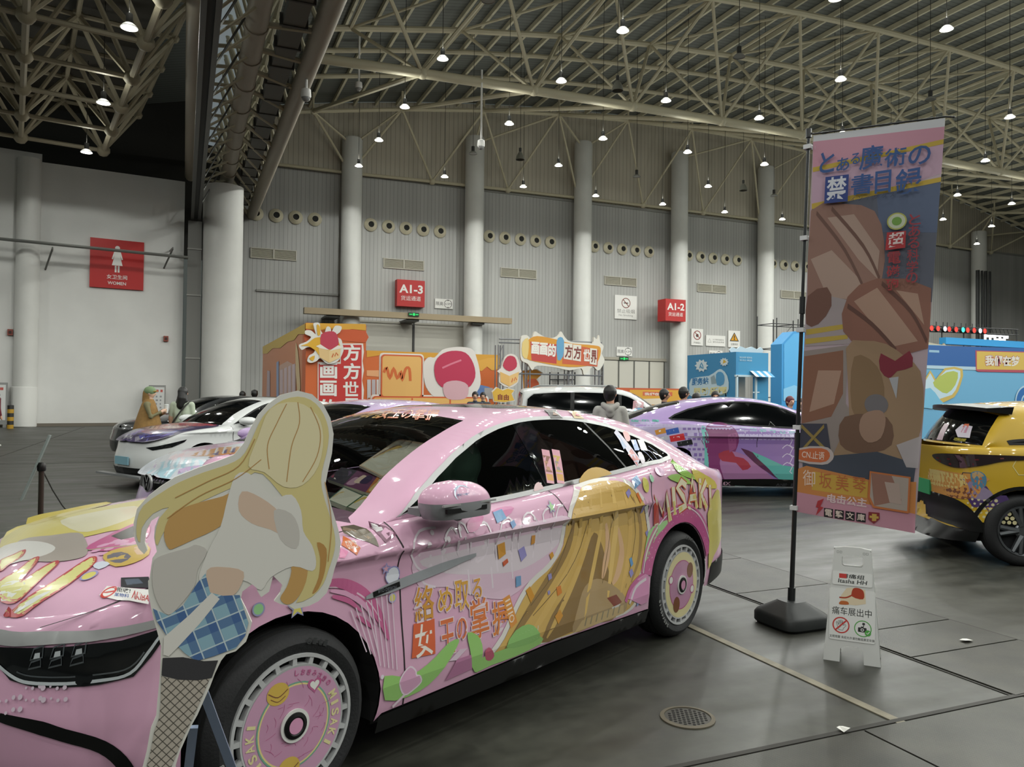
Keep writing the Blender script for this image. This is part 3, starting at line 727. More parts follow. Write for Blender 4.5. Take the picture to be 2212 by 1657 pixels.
for y in HALL_Y:
    for x in HALL_X:
        if y < 0 and x > 48: continue
        lit = not isoff(x, y)
        if y > 17:
            if lit: o = lampA if not usedA else copy_tree(lampA); usedA = True
            else: o = lampB if not usedB else copy_tree(lampB); usedB = True
            o.location = (x, y, LAMP_Z); hang(o, zd(x) - LAMP_Z + .02)
            if lit: tag(o, 'lit white high-bay lamp hanging on a cable from the main hall roof', 'lamp', 'lit lamps hanging under the main roof')
            else: tag(o, 'unlit grey high-bay lamp hanging on a cable among the lit ones', 'lamp', 'unlit lamps hanging under the main roof')
        if lit: spot(x, y, LAMP_Z - .03, SPOT_W)
        if lit and y > 8: spill(x, y, LAMP_Z + .45)
for k in range(-7, 3):
    p = Vector((-2.5, 28.6, 11.0)) + Vector((-1.1, 6.2, 0)) * (k - 0)
    if k >= 2: continue
    for dx in (0, -7.5, -15):
        q = p + Vector((dx, dx * .17, 0))
        if k >= -1 and dx > -10:
            o = copy_tree(lampA); o.location = q; hang(o, 14.68 - q.z)
            if dx == 0: tag(o, ['lit lamp under the dark aisle roof, nearest of three, at the top left', 'lit lamp under the dark aisle roof, middle of three in a line', 'lit lamp under the dark aisle roof, low over the white wall'][k + 1], 'lamp')
            else: tag(o, 'lit lamp of the far left aisle row', 'lamp', 'lamps of the far left aisle row')
        spot(q.x, q.y, q.z - .03, SPOT_W * (.6 if k >= -1 else 1.15))
        if k >= -1: spill(q.x, q.y, q.z + .45, 40)
# bell lamps, unlit
pb = thing('bell_lamp', 'x', 'lamp'); m = MB(); m.tube([(0, 0, .62), (0, 0, 6.2)], .012, 5); m.build('cable', mat('cable_dark'), pb)
m = MB(); m.lathe([(0, .62), (.07, .62), (.07, .45), (.04, .42)], n=12); m.build('housing', mat('lamp_housing'), pb, True)
m = MB(); m.lathe([(.05, .43), (.12, .35), (.21, .16), (.24, 0), (.225, 0), (.15, .26)], n=18); m.build('bell', mat('bell_clear', '6f6f66', .3), pb, True)
for k, (x, y, lab) in enumerate(((16.1, 27.3, 'unlit bell lamp near the top centre of the roof truss'), (16.2, 37.4, 'unlit bell lamp in front of the third wall column'), (30.7, 37.3, 'unlit bell lamp left of the tall banner top'))):
    o = pb if k == 0 else copy_tree(pb); o.location = (x, y, LAMP_Z); hang(o, zd(x) - LAMP_Z - .03, .62); tag(o, lab, 'lamp')
# dome cameras
for (px, py, Y, L, lab) in ((1039, 316, 32.15, 3.4, 'white dome camera on a long white drop pole under the truss'), (661, 210, 22.0, .75, 'white dome camera under the big valley pipe'), (775, 190, 36, 3., 'white camera on a thin drop rod near the roof edge')):
    p = onY(px, py, Y) if Y > 25 else onZ(px, py, 11.3); o = thing('dome_camera', lab, 'camera', p)
    m = MB(); m.tube([(0, 0, .2), (0, 0, L)], .045, 8); m.build('drop_pole', SW, o, True)
    m = MB(); m.lathe([(.06, .3), (.15, .25), (.17, .05), (.15, -.02)], n=16); m.build('housing', SW, o, True)
    m = MB(); m.ball((0, 0, -.02), .14, 12); m.build('dome', mat('cam_dome', '8d8d8b', .2), o, True)
# ================================================================== CAR BUILDER
BLK = mat('black_trim', '0b0c0c', .4, spec=.3); RUB = mat('tyre_rubber', '17181a', .75, bump=.2, bscale=90); CHR = mat('satin_chrome', 'a2a3a3', .42, .4)
DARKIN = mat('cabin_dark', '17171a', .8); WELL = mat('wheel_well', '08090a', .9)
GAP = mat('panel_gap', '1a1216', .6)
TINT = glass_mat('tinted_glass', (.36, .42, .40)); CLEAR = glass_mat('front_glass', (.84, .88, .86)); PRIV = mat('privacy_glass', '07090a', .06, spec=.6)
def sfun(F, eps=.004):
    def G(u, v, w=0.):
        p = F(u, v)
        if not w: return p
        a = F(u + eps, v) - F(u - eps, v); b = F(u, v + eps) - F(u, v - eps); n = a.cross(b)
        if n.length < 1e-12: return p
        n.normalize()
        if n.dot(G.out(p)) < 0: n = -n
        return p + n * w
    G.out = lambda p: Vector((0, p.y, .25 * (p.z - .5)))
    return G
def inset(poly, d):
    n = len(poly); sg = 1 if area2(poly) > 0 else -1; out = []
    for i in range(n):
        a, b, c = Vector(poly[i - 1]), Vector(poly[i]), Vector(poly[(i + 1) % n])
        e1 = (b - a).normalized(); e2 = (c - b).normalized(); n1 = Vector((-e1.y, e1.x)) * sg; n2 = Vector((-e2.y, e2.x)) * sg
        k = n1 + n2; q = k.dot(n1)
        out.append(tuple(b + k * (d / max(q, .35))))
    return out
class Car:
    def __init__(s, name, label, loc, heading, cfg, paint, cat='car', sc=(1, 1, 1)):
        s.c = cfg; s.paint = paint; s.root = thing(name, label, cat, loc, heading)
        s.root.scale = sc; s.mw = Matrix.Translation(Vector(loc)) @ Matrix.Rotation(heading, 4, 'Z') @ Matrix.Diagonal((*sc, 1)); s.inv = s.mw.inverted()
        c = cfg; pts = smooth_loop(c['plan'], 6, False); s.S = [0.]; s.P = pts
        for a, b in zip(pts, pts[1:]): s.S.append(s.S[-1] + math.hypot(b[0] - a[0], b[1] - a[1]))
        s.L = s.S[-1]; s.W = max(p[1] for p in pts)
        s.N = []
        for i in range(len(pts)):
            a = pts[max(i - 1, 0)]; b = pts[min(i + 1, len(pts) - 1)]; d = Vector((b[0] - a[0], b[1] - a[1])).normalized()
            s.N.append(d.y)          # x component of outward normal: + at nose, - at tail
        s.F1 = sfun(s.s1); s.F2 = sfun(s.s2); s.F3 = sfun(s.s3)
        s.F2.out = lambda p: Vector((0, 0, 1))
        s.F3.out = lambda p: Vector((0, p.y, p.z - .7))
        s.st = cfg.get('stations'); s.te = None; s.sgn = 1
        xf = [i for i in range(len(pts)) if s.N[i] > .25]; xr = [i for i in range(len(pts)) if s.N[i] < -.25]
        s.side0 = xf[-1] if xf else 0; s.side1 = xr[0] if xr else len(pts) - 1
    def pc(s, t):
        t = min(max(t, 0), s.L); lo, hi = 0, len(s.S) - 1
        while hi - lo > 1:
            m_ = (lo + hi) // 2
            if s.S[m_] <= t: lo = m_
            else: hi = m_
        k = (t - s.S[lo]) / max(s.S[hi] - s.S[lo], 1e-9)
        return s.P[lo][0] + (s.P[hi][0] - s.P[lo][0]) * k, s.P[lo][1] + (s.P[hi][1] - s.P[lo][1]) * k, s.N[lo] + (s.N[hi] - s.N[lo]) * k
    def s_of_x(s, x):
        P = s.P
        if x >= P[0][0]: return 0.
        for i in range(len(P) - 1):
            if P[i][0] >= x >= P[i + 1][0] and P[i][0] > P[i + 1][0]: return s.S[i] + (s.S[i + 1] - s.S[i]) * (P[i][0] - x) / (P[i][0] - P[i + 1][0])
        return s.L
    def s_of_y(s, y, front=True):
        P = s.P
        rng = range(len(P) - 1) if front else range(len(P) - 2, -1, -1)
        for i in rng:
            a, b = P[i][1], P[i + 1][1]
            if min(a, b) <= y <= max(a, b) and a != b: return s.S[i] + (s.S[i + 1] - s.S[i]) * (y - a) / (b - a)
        return 0.
    def zs(s, x): return sinterp(s.c['zsh'], x)
    def s1(s, t, z):
        cx, cy, nx = s.pc(t); c = s.c
        dy = interp(c['sec'], z); x = cx
        if 'fade' in c:
            k = (c['fade'][0] - cx) / (c['fade'][0] - c['fade'][1]); k = min(max(k, 0), 1); k = k * k * (3 - 2 * k); dy += (interp(c['sec2'], z) - dy) * k
        zt_ = s.zs(cx); h = c.get('roll_h', .075)
        if z > zt_ - h: q = min((z - (zt_ - h)) / h, 1); dy -= c.get('roll', .055) * (1 - sqrt(max(0, 1 - q * q)))
        f = abs(nx) ** 1.3
        if nx > 0: x += f * (interp(c['nose'], z) + (dy if nx > .2 else 0) * .5)
        else: x -= f * (interp(c['tail'], z))
        y = cy * (1 + dy / s.W) if abs(nx) > .7 else cy + dy * min(1, cy / (s.W * .5))
        return Vector((x, max(y, 0), z))
    def top_edge(s):
        if s.te is None:
            s.te = []
            for i in range(161):
                t = s.L * i / 160; cx, _, _ = s.pc(t); s.te.append(s.s1(t, s.zs(cx)))
        return s.te
    def edge_at(s, x):
        te = s.top_edge()
        for a, b in zip(te, te[1:]):
            if a.x >= x >= b.x and a.x > b.x: k = (a.x - x) / (a.x - b.x); return a.y + (b.y - a.y) * k, a.z + (b.z - a.z) * k
        return (0., te[0].z) if x > te[0].x else (0., te[-1].z)
    def s2(s, x, y):
        ye, ze = s.edge_at(x); zc = sinterp(s.c['hood'], x)
        q = min(abs(y) / max(ye, .05), 1.)
        return Vector((x, y, ze + (zc - ze) * (1 - q ** s.c.get('hp', 2.4))))
    def stn(s, q):
        st = s.st; n = len(st); q = min(max(q, 0), n - 1); i = min(int(q), n - 2); t = q - i
        def cr(f):
            p = [f(st[min(max(i + k, 0), n - 1)]) for k in (-1, 0, 1, 2)]
            return .5 * (2 * p[1] + (p[2] - p[0]) * t + (2 * p[0] - 5 * p[1] + 4 * p[2] - p[3]) * t * t + (3 * p[1] - p[0] - 3 * p[2] + p[3]) * t ** 3)
        bx = cr(lambda a: a[0]); R = Vector((cr(lambda a: a[1]), cr(lambda a: a[2]), cr(lambda a: a[3]))); T = Vector((cr(lambda a: a[4]), 0, cr(lambda a: a[5])))
        ye, ze = s.edge_at(bx)
        return Vector((bx, ye - .004, ze - .006)), R, T
    def s3(s, q, t):
        B, R, T = s.stn(q); D = s.c.get('rail_r', .13); bu = s.c.get('bulge', .018)
        def f(t):
            if t <= 1: p = B.lerp(R, t); p.y += bu * 4 * t * (1 - t); return p
            k = t - 1; e = 1 - (1 - k) ** 2
            return Vector((R.x + (T.x - R.x) * e, R.y * (1 - k), R.z + (T.z - R.z) * e))
        if abs(t - 1) < D:
            a, b = f(1 - D), f(1 + D * .6); k = (t - 1 + D) / (2 * D); return a * (1 - k) ** 2 + R * 2 * k * (1 - k) + b * k * k
        return f(t)
    def q_of(s, x, z):
        """side-window point (x,z) -> (q,t)"""
        lo, hi = 0., len(s.st) - 1.
        for _ in range(40):
            q = (lo + hi) / 2; B, R, T = s.stn(q); t = (z - B.z) / max(R.z - B.z, .02); t = min(max(t, 0), 1.); xx = B.x + (R.x - B.x) * t
            if xx > x: lo = q
            else: hi = q
        B, R, T = s.stn(q); t = (z - B.z) / max(R.z - B.z, .02)
        return q, min(max(t, 0.), .97)
    def q_top(s, x, y):
        lo, hi = 0., len(s.st) - 1.
        for _ in range(40):
            q = (lo + hi) / 2; B, R, T = s.stn(q); k = 1 - min(abs(y) / max(R.y, .05), 1); xx = R.x + (T.x - R.x) * (1 - (1 - k) ** 2)
            if xx > x: lo = q
            else: hi = q
        return q, 1 + k
    # --- emit
    def emit(s, name, F, pts, fs, m, w=0., both=True, parent=None, smooth=True, sharp=None):
        vs = [F(u, v, w) for u, v in pts]; f = [list(x) for x in fs]
        c = sum((F(pts[i][0], pts[i][1], .01) - F(*pts[i]) for i in fs[0]), Vector()) if fs else Vector()
        if fs:
            a, b, d = (vs[i] for i in fs[len(fs) // 2]); g = fs[len(fs) // 2][0]
            if (b - a).cross(d - a).dot(F(pts[g][0], pts[g][1], .01) - F(*pts[g])) < 0: f = [x[::-1] for x in f]
        if both and min(abs(v.y) for v in vs) > .012:       # left and right are two parts
            mobj(name, [Vector((v.x, -v.y, v.z)) for v in vs], [x[::-1] for x in f], m, None, parent or s.root, smooth, False, sharp); both = False
        if both:
            k = len(vs); vs = vs + [Vector((v.x, -v.y, v.z)) for v in vs]; f = f + [[i + k for i in x[::-1]] for x in f]
        return mobj(name, vs, f, m, None, parent or s.root, smooth, False, sharp)
    def patch(s, name, F, outer, m, holes=(), g=.06, gv=None, w=.003, both=True, parent=None, extra=()):
        p, f = region(outer, holes, g, gv, extra); return s.emit(name, F, p, f, m, w, both, parent)
    def add(s, mb, F, outer, mi, w, g=.06, gv=None, holes=()):
        p, f = region(outer, holes, g, gv); vs = [F(u, v, w) for u, v in p]
        if f:
            a, b, d = (vs[i] for i in f[len(f) // 2]); gg = f[len(f) // 2][0]
            if (b - a).cross(d - a).dot(F(p[gg][0], p[gg][1], .01) - F(*p[gg])) < 0: f = [x[::-1] for x in f]
        mb.add(vs, f, mi)
    def SZ(s, poly): return [(s.s_of_x(x), z) for x, z in poly]
    def QT(s, poly): return [s.q_of(x, z) for x, z in poly]
    def px_side(s, px, py, y=None):
        """photo pixel -> (x,z) on the body side"""
        d = (s.inv.to_3x3() @ ray(px, py)); o = s.inv @ CAM; d.y *= s.sgn; o.y *= s.sgn; yy = y or .95
        for _ in range(6):
            p = o + d * ((yy - o.y) / d.y)
            if y is None and abs(p.z) < 3: yy = s.s1(s.s_of_x(p.x), min(max(p.z, .2), s.zs(p.x))).y
        return p.x, p.z
    def px_hood(s, px, py):
        d = (s.inv.to_3x3() @ ray(px, py)); o = s.inv @ CAM; d.y *= s.sgn; o.y *= s.sgn; z = .9
        for _ in range(25):
            p = o + d * ((z - o.z) / d.z); z = .5 * z + .5 * s.s2(p.x, p.y).z
        return p.x, p.y
    def px_glass(s, px, py):
        d = (s.inv.to_3x3() @ ray(px, py)); o = s.inv @ CAM; d.y *= s.sgn; o.y *= s.sgn; yy = .8
        for _ in range(15):
            p = o + d * ((yy - o.y) / d.y); q, t = s.q_of(p.x, p.z); yy = .5 * yy + .5 * s.s3(q, t).y
        return p.x, p.z
    def px_roof(s, px, py):
        d = (s.inv.to_3x3() @ ray(px, py)); o = s.inv @ CAM; d.y *= s.sgn; o.y *= s.sgn; z = s.c.get('roof_z', 1.45)
        for _ in range(25):
            p = o + d * ((z - o.z) / d.z); q, t = s.q_top(p.x, p.y); z = .5 * z + .5 * s.s3(q, t).z
        return q, t
    # --- standard shell
    def arch_path(s, xc, r, zb, n=22):
        zc = s.c['wz']; a0 = math.asin(max(-1, min(1, (zb - zc) / r))); out = []
        for k in range(n + 1):
            a = a0 + (pi - 2 * a0) * k / n; out.append((xc + r * cos(a), zc + r * sin(a)))
        return out
    def shell(s, g=.06, hood_end=None, trunk_start=None, body_name='body'):
        c = s.c; bot = []
        xs = [p for p in c['arches']]
        ds = s.L / 110
        i = 0
        spans = [(s.s_of_x(xc + sqrt(r * r - (s.zbx(xc + r) - c['wz']) ** 2)), s.s_of_x(xc - sqrt(r * r - (s.zbx(xc - r) - c['wz']) ** 2)), xc, r) for xc, r in xs]
        t = 0.; done = set()
        path = []
        while t < s.L:
            hit = None
            for k, sp in enumerate(spans):
                if sp[0] <= t <= sp[1]: hit = k
            if hit is None: path.append((t, s.zbx(s.pc(t)[0]))); t += ds
            else:
                sp = spans[hit]
                if hit not in done:
                    done.add(hit); path += [(s.s_of_x(x), z) for x, z in s.arch_path(sp[2], sp[3], s.zbx(sp[2]))]
                t = sp[1] + ds * .5
        path.append((s.L, s.zbx(s.pc(s.L)[0])))
        top = [(s.L * (1 - i / 140), 0) for i in range(141)]; top = [(t, s.zs(s.pc(t)[0])) for t, _ in top]
        extra = []
        if 'crease' in c:
            for zc_ in c['crease']:
                extra.append([(t, zc_) for t in [s.s_of_x(x) for x in [c['crease_x'][0] + (c['crease_x'][1] - c['crease_x'][0]) * k / 60 for k in range(61)]]])
        for off in (.09, .07, .055, .04, .028, .018, .010, .004): extra.append([(t, z - off * c.get('roll_h', .075) / .075) for t, z in top])
        s.body = s.patch(body_name, s.F1, path + top, s.paint, (), g, g * .75, 0., True, None, extra)
        # hood & trunk lids
        te = s.top_edge()
        if hood_end is not None:
            e = [(p.x, p.y) for p in te if p.x > hood_end]; ye, _ = s.edge_at(hood_end)
            s.hood = s.patch('hood', s.F2, e + [(hood_end, ye), (hood_end, 0)], s.paint, (), g, g, 0.)
        if trunk_start is not None:
            e = [(p.x, p.y) for p in te if p.x < trunk_start]; ye, _ = s.edge_at(trunk_start)
            s.trunk = s.patch('trunk_lid', s.F2, [(trunk_start, ye)] + e + [(trunk_start, 0)], s.paint, (), g, g, 0.)
    def zbx(s, x): return interp(s.c['zbot'], x)
    def cabin(s, windows, tops, gq=.2, gt=.1, q0=0., q1=None, name='cabin', mroof=None):
        """windows: list of (q,t) polys cut from cabin half-surface, tops: likewise"""
        q1 = len(s.st) - 1 if q1 is None else q1
        s.cab = s.patch(name, s.F3, [(q0, 0), (q1, 0), (q1, 2), (q0, 2)], mroof or s.paint, list(windows) + list(tops), gq, gt, 0.)
    def well(s, depth=.30):
        c = s.c
        for xc, r in c['arches']:
            zb = s.zbx(xc); P = s.arch_path(xc, r - .004, zb, 20)
            for sg in (1, -1):
                m = MB(); vs = []
                for x, z in P: y = s.s1(s.s_of_x(x), z).y - .004; vs += [(x, sg * y, z), (x, sg * (y - depth), z)]
                m.add(vs, [[2 * i, 2 * i + 1, 2 * i + 3, 2 * i + 2] for i in range(len(P) - 1)])
                y = s.s1(s.s_of_x(xc), c['wz']).y - depth
                m.add([(x, sg * y, z) for x, z in P], [list(range(len(P)))])
                m.build('wheel_well', WELL, s.root, recalc=False)
        m = MB(); x0 = min(p[0] for p in s.P) + .3; x1 = max(p[0] for p in s.P) - .3
        m.box(((x0 + x1) / 2, 0, .30), (x1 - x0, 2 * (s.W - depth - .02), .24))
        (xa, ra), (xb, rb) = c['arches'][0], c['arches'][1]
        m.box(((xa - ra + xb + rb) / 2, 0, .27), (xa - ra - xb - rb - .02, 2 * (s.W - .09), .16))
        m.build('underbody', WELL, s.root)
    def strip_side(s, name, pts, wd, m, w=.004, F=None, both=True, parent=None):
        mb = MB(); F = F or s.F1; fn = lambda u, v, ww: F(u, v, ww)
        strip(mb, pts, wd, fn, w, 0)
        if both: mobj(name, [Vector((v.x, -v.y, v.z)) for v in mb.v], [f[::-1] for f in mb.f], m, None, parent or s.root, True)
        return mb.build(name, m, parent or s.root, True, False)
def tyre(parent, R, rr, w, name='tyre'):
    m = MB()
    pr = [(rr - .012, -w * .40), (rr + .01, -w * .47), ((R + rr) / 2, -w * .5), (R - .022, -w * .45), (R - .004, -w * .34), (R, 0), (R - .004, w * .34), (R - .022, w * .45), ((R + rr) / 2, w * .5), (rr + .01, w * .47), (rr - .012, w * .40)]
    m.lathe(pr, ax='Y', n=48)
    for g in (-.24, -.08, .08, .24): m.lathe([(R - .006, w * g - .006), (R + .0015, w * g - .006), (R + .0015, w * g + .006), (R - .006, w * g + .006)], ax='Y', n=48, mi=1)
    return m.build(name, [RUB, mat('tread_groove', '060606', .9)], parent, True)
def wheel_at(car, x, sg, R, w, yout, build):
    o = bpy.data.objects.new('wheel', None); COL.objects.link(o); o.empty_display_size = .1; o.parent = car.root
    o.location = (x, sg * (yout - w / 2), R); o.rotation_euler = (0, 0, 0 if sg > 0 else pi)
    build(o, R, w); return o
def alloy(spokes=5, dark='15161a', face='8d8f92'):
    def b(o, R, w):
        rr = R * .70; tyre(o, R, rr, w)
        m = MB(); y = w * .5
        m.lathe([(rr + .004, y * .8), (rr, y * .96), (rr - .02, y * .9), (rr - .03, -y * .8)], ax='Y', n=40)
        for k in range(spokes):
            a = 2 * pi * k / spokes
            for da in (-.16, .16):
                p0 = Vector((.05 * cos(a), y * .72, .05 * sin(a))); p1 = Vector(((rr - .015) * cos(a + da), y * .86, (rr - .015) * sin(a + da)))
                m.tube([p0, p1], [.030, .022], 6)
        m.lathe([(0, y * .84), (.06, y * .82), (.075, y * .7)], ax='Y', n=20)
        m.build('rim', mat('alloy_' + face, face, .3, .8), o, True)
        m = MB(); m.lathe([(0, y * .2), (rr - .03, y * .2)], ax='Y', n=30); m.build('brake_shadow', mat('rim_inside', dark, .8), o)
    return b
def sedan_stations(dx=0., dz=0., sx=1., sz=1.):
    #      Bx     Rx     Ry   Rz     Tx     Tz
    S = [(-.28, -.28, .835, .985, -.16, .985), (-.50, -.50, .815, 1.035, -.33, 1.055), (-.66, -.735, .752, 1.165, -.56, 1.185), (-.84, -.975, .690, 1.272, -.80, 1.290), (-1.02, -1.175, .650, 1.343, -1.02, 1.366),
         (-1.22, -1.37, .625, 1.403, -1.26, 1.432), (-1.45, -1.56, .615, 1.440, -1.50, 1.474), (-1.72, -1.80, .612, 1.462, -1.78, 1.498), (-2.05, -2.15, .612, 1.457, -2.15, 1.496), (-2.35, -2.46, .612, 1.428, -2.46, 1.470),
         (-2.62, -2.74, .614, 1.384, -2.75, 1.430), (-2.86, -3.00, .618, 1.326, -3.02, 1.376), (-3.08, -3.24, .630, 1.252, -3.27, 1.305), (-3.28, -3.46, .650, 1.165, -3.50, 1.215), (-3.46, -3.64, .680, 1.085, -3.70, 1.120), (-3.62, -3.80, .70, 1.01, -3.86, 1.025)]
    return [(b[0] * sx + dx, b[1] * sx + dx, b[2], (b[3] - 1.0) * sz + 1.0 + dz, b[4] * sx + dx, (b[5] - 1.0) * sz + 1.0 + dz) for b in S]
SEDAN = dict(
    plan=[(.90, 0), (.885, .20), (.845, .40), (.775, .57), (.66, .725), (.50, .84), (.30, .905), (.05, .935), (-.4, .948), (-1.0, .955), (-1.8, .955), (-2.5, .952), (-3.0, .945), (-3.4, .915), (-3.68, .855), (-3.86, .75), (-3.96, .60), (-4.02, .40), (-4.045, .2), (-4.05, 0)],
    sec=[(.16, -.05), (.26, -.018), (.36, -.004), (.48, -.010), (.62, -.024), (.80, -.034), (.875, -.026), (.905, 0), (.95, -.016), (1.0, -.030), (1.15, -.055)],
    nose=[(.15, -.05), (.30, .0), (.48, .01), (.62, -.03), (.72, -.05), (.80, -.10), (.95, -.22)], tail=[(.15, .10), (.30, .02), (.5, .0), (.62, .01), (.75, .05), (.86, .10), (.94, .14), (1.0, .19), (1.1, .22)],
    zsh=[(-4.1, .985), (-3.85, 1.00), (-3.6, 1.04), (-3.3, 1.098), (-3.0, 1.12), (-2.84, 1.118), (-2.3, 1.086), (-1.66, 1.048), (-1.2, 1.024), (-.55, 1.015), (-.3, .985), (0, .955), (.3, .912), (.6, .845), (.78, .79), (.92, .745)],
    hood=[(-4.1, .99), (-3.86, 1.025), (-3.7, 1.075), (-3.4, 1.17), (-3.0, 1.3), (-.7, 1.055), (-.35, 1.035), (0, 1.0), (.3, .955), (.6, .885), (.8, .80), (.9, .75)],
    zbot=[(-4.1, .30), (-3.4, .25), (-2.5, .262), (-1.5, .285), (-.43, .252), (.4, .20), (.9, .20)],
    arches=[(-.005, .40), (-2.905, .40)], wz=.338, stations=sedan_stations(), crease=[.875, .905], crease_x=(.45, -2.9), fade=(-2.3, -2.9),
    sec2=[(.16, -.05), (.26, -.018), (.36, -.004), (.55, -.006), (.75, -.012), (.9, -.022), (1.0, -.034), (1.15, -.055)])
# ================================================================== THE PINK CAR
PINK = mat('pink_wrap', 'd0a1bb', .5, coat=1., noise=.02)
CARH = radians(206.427)
pk = Car('car', 'glossy pink sedan covered in coloured vinyl graphics, nearest car in front of the camera', (-.018, 3.789, 0), CARH, SEDAN, PINK)
pk.shell(.038, -.50, -3.30)
DLO = [(-.545, 1.024), (-.70, 1.109), (-.86, 1.187), (-1.03, 1.264), (-1.22, 1.338), (-1.42, 1.394), (-1.60, 1.425), (-1.78, 1.437), (-1.95, 1.438), (-2.18, 1.420), (-2.44, 1.384), (-2.70, 1.318), (-2.88, 1.258), (-3.0, 1.192), (-3.02, 1.165), (-2.99, 1.140), (-2.84, 1.124), (-2.3, 1.092), (-1.662, 1.054), (-1.2, 1.030), (-.85, 1.022)]
dq = pk.QT(DLO)
GLS = inset(DLO, .022); gq = pk.QT(GLS)
WS = [(.62, 1.13), (1.0, 1.15), (2, 1.18), (3, 1.19), (4, 1.20), (5.05, 1.22), (5.2, 1.5), (5.25, 2.0), (.9, 2.0), (.75, 1.6)]
RW = [(10.2, 1.16), (11, 1.16), (12, 1.16), (13, 1.17), (13.8, 1.22), (13.9, 2.0), (10.0, 2.0), (10.05, 1.5)]
PG = [(7.1, 1.24), (9.6, 1.24), (9.6, 2.0), (6.3, 2.0), (6.45, 1.6), (6.7, 1.33)]
pk.cabin([dq], [WS, RW, PG], .22, .09)
pk.patch('window_trim', pk.F3, dq, CHR, [gq], .2, .08, .004)
pk.patch('side_window', pk.F3, gq, TINT, (), .25, .1, .001)
pk.patch('windshield', pk.F3, WS, CLEAR, (), .25, .1, 0.)
pk.patch('rear_window', pk.F3, RW, PRIV, (), .25, .1, 0.)
pk.patch('roof_glass', pk.F3, PG, PRIV, (), .25, .1, 0.)
pk.patch('window_pillar', pk.F3, pk.QT([(-1.60, 1.056), (-1.545, 1.40), (-1.70, 1.415), (-1.80, 1.064)]), PRIV, (), .2, .08, .003)
pk.strip_side('quarter_bar', [pk.q_of(-2.42, 1.105), pk.q_of(-2.32, 1.25), pk.q_of(-2.20, 1.40)], .04, BLK, .0035, pk.F3)
m_ = MB()
for a in ((-2.75, -2.66), (-2.81, -2.74), (-2.87, -2.81)):
    strip(m_, [pk.q_of(a[0], 1.145), pk.q_of((a[0] + a[1]) / 2 - .02, 1.19), pk.q_of(a[1], 1.23)], .02, pk.F3, .004, 0)
m_.build('quarter_fin', mat('fin_blue', '47536b', .2, .5), pk.root, recalc=False)
pk.well()
# rocker panel
zb = lambda x: interp(SEDAN['zbot'], x)
pts = [(-.40 - (2.1 * k / 20), zb(-.40 - 2.1 * k / 20)) for k in range(21)]
pk.patch('rocker_panel', pk.F1, pk.SZ(pts) + pk.SZ([(-2.5, .185), (-1.4, .17), (-.40, .175)]), BLK, (), .06, .03, .012)
# panel gaps
def gap(pts, wd=.007, both=True): pk.strip_side('panel_gap', pk.SZ(smooth_loop(pts, 4, False)), wd, GAP, .0015, both=both)
gap([(-.474, 1.016), (-.493, .958), (-.515, .90), (-.505, .822), (-.518, .761), (-.522, .655), (-.533, .324), (-.533, .25)])
gap([(-1.60, 1.05), (-1.625, 1.0), (-1.68, .909), (-1.69, .80), (-1.683, .708), (-1.672, .5), (-1.66, .34), (-1.62, .285)])
gap([(-2.60, 1.10), (-2.55, .96), (-2.54, .86), (-2.50, .77), (-2.42, .62), (-2.40, .5), (-2.42, .36)])
for x0 in (-1.30, -2.28):
    gap([(x0, .865), (x0 + .02, .89), (x0 - .16, .897), (x0 - .23, .885), (x0 - .225, .855), (x0 - .18, .843), (x0 - .02, .845), (x0, .865)], .006)
m = MB(); fp = [(-3.12 + .075 * cos(2 * pi * k / 24), .93 + .075 * sin(2 * pi * k / 24)) for k in range(25)]
strip(m, pk.SZ(fp), .005, pk.F1, .0015, 0); m.build('charge_flap', GAP, pk.root, recalc=False)
hl = [(.72, .56), (.55, .665), (.3, .755), (0, .80), (-.35, .815)]
m = MB(); strip(m, smooth_loop(hl, 5, False), .007, pk.F2, .0015, 0); m.build('panel_gap', GAP, pk.root, recalc=False)
# fender blade
m = MB(); bl = smooth_loop([(-.335, .735), (-.45, .752), (-.60, .772), (-.80, .798), (-.97, .818)], 4, False)
strip(m, pk.SZ(bl), [.012 + .030 * min(1, 4 * k / len(bl)) * min(1, 3.0 * (1 - k / (len(bl) - 1)) + .12) for k in range(len(bl))], pk.F1, .012, 0)
strip(m, pk.SZ([(-.37, .741), (-.51, .761)]), .022, pk.F1, .0135, 1)
m.build('fender_blade', [mat('brushed_blade', 'a4a7ac', .35, .35), BLK], pk.root, recalc=False)
m = MB(); lettering(m, 'BYD DESIGN', lambda u, v, w: pk.F1(u, v, w), (pk.s_of_x(-.395), .744, pk.s_of_x(-.49), .758), 0, 0, 0, .0148); m.build('blade_lettering', plain('70747c'), pk.root, recalc=False)
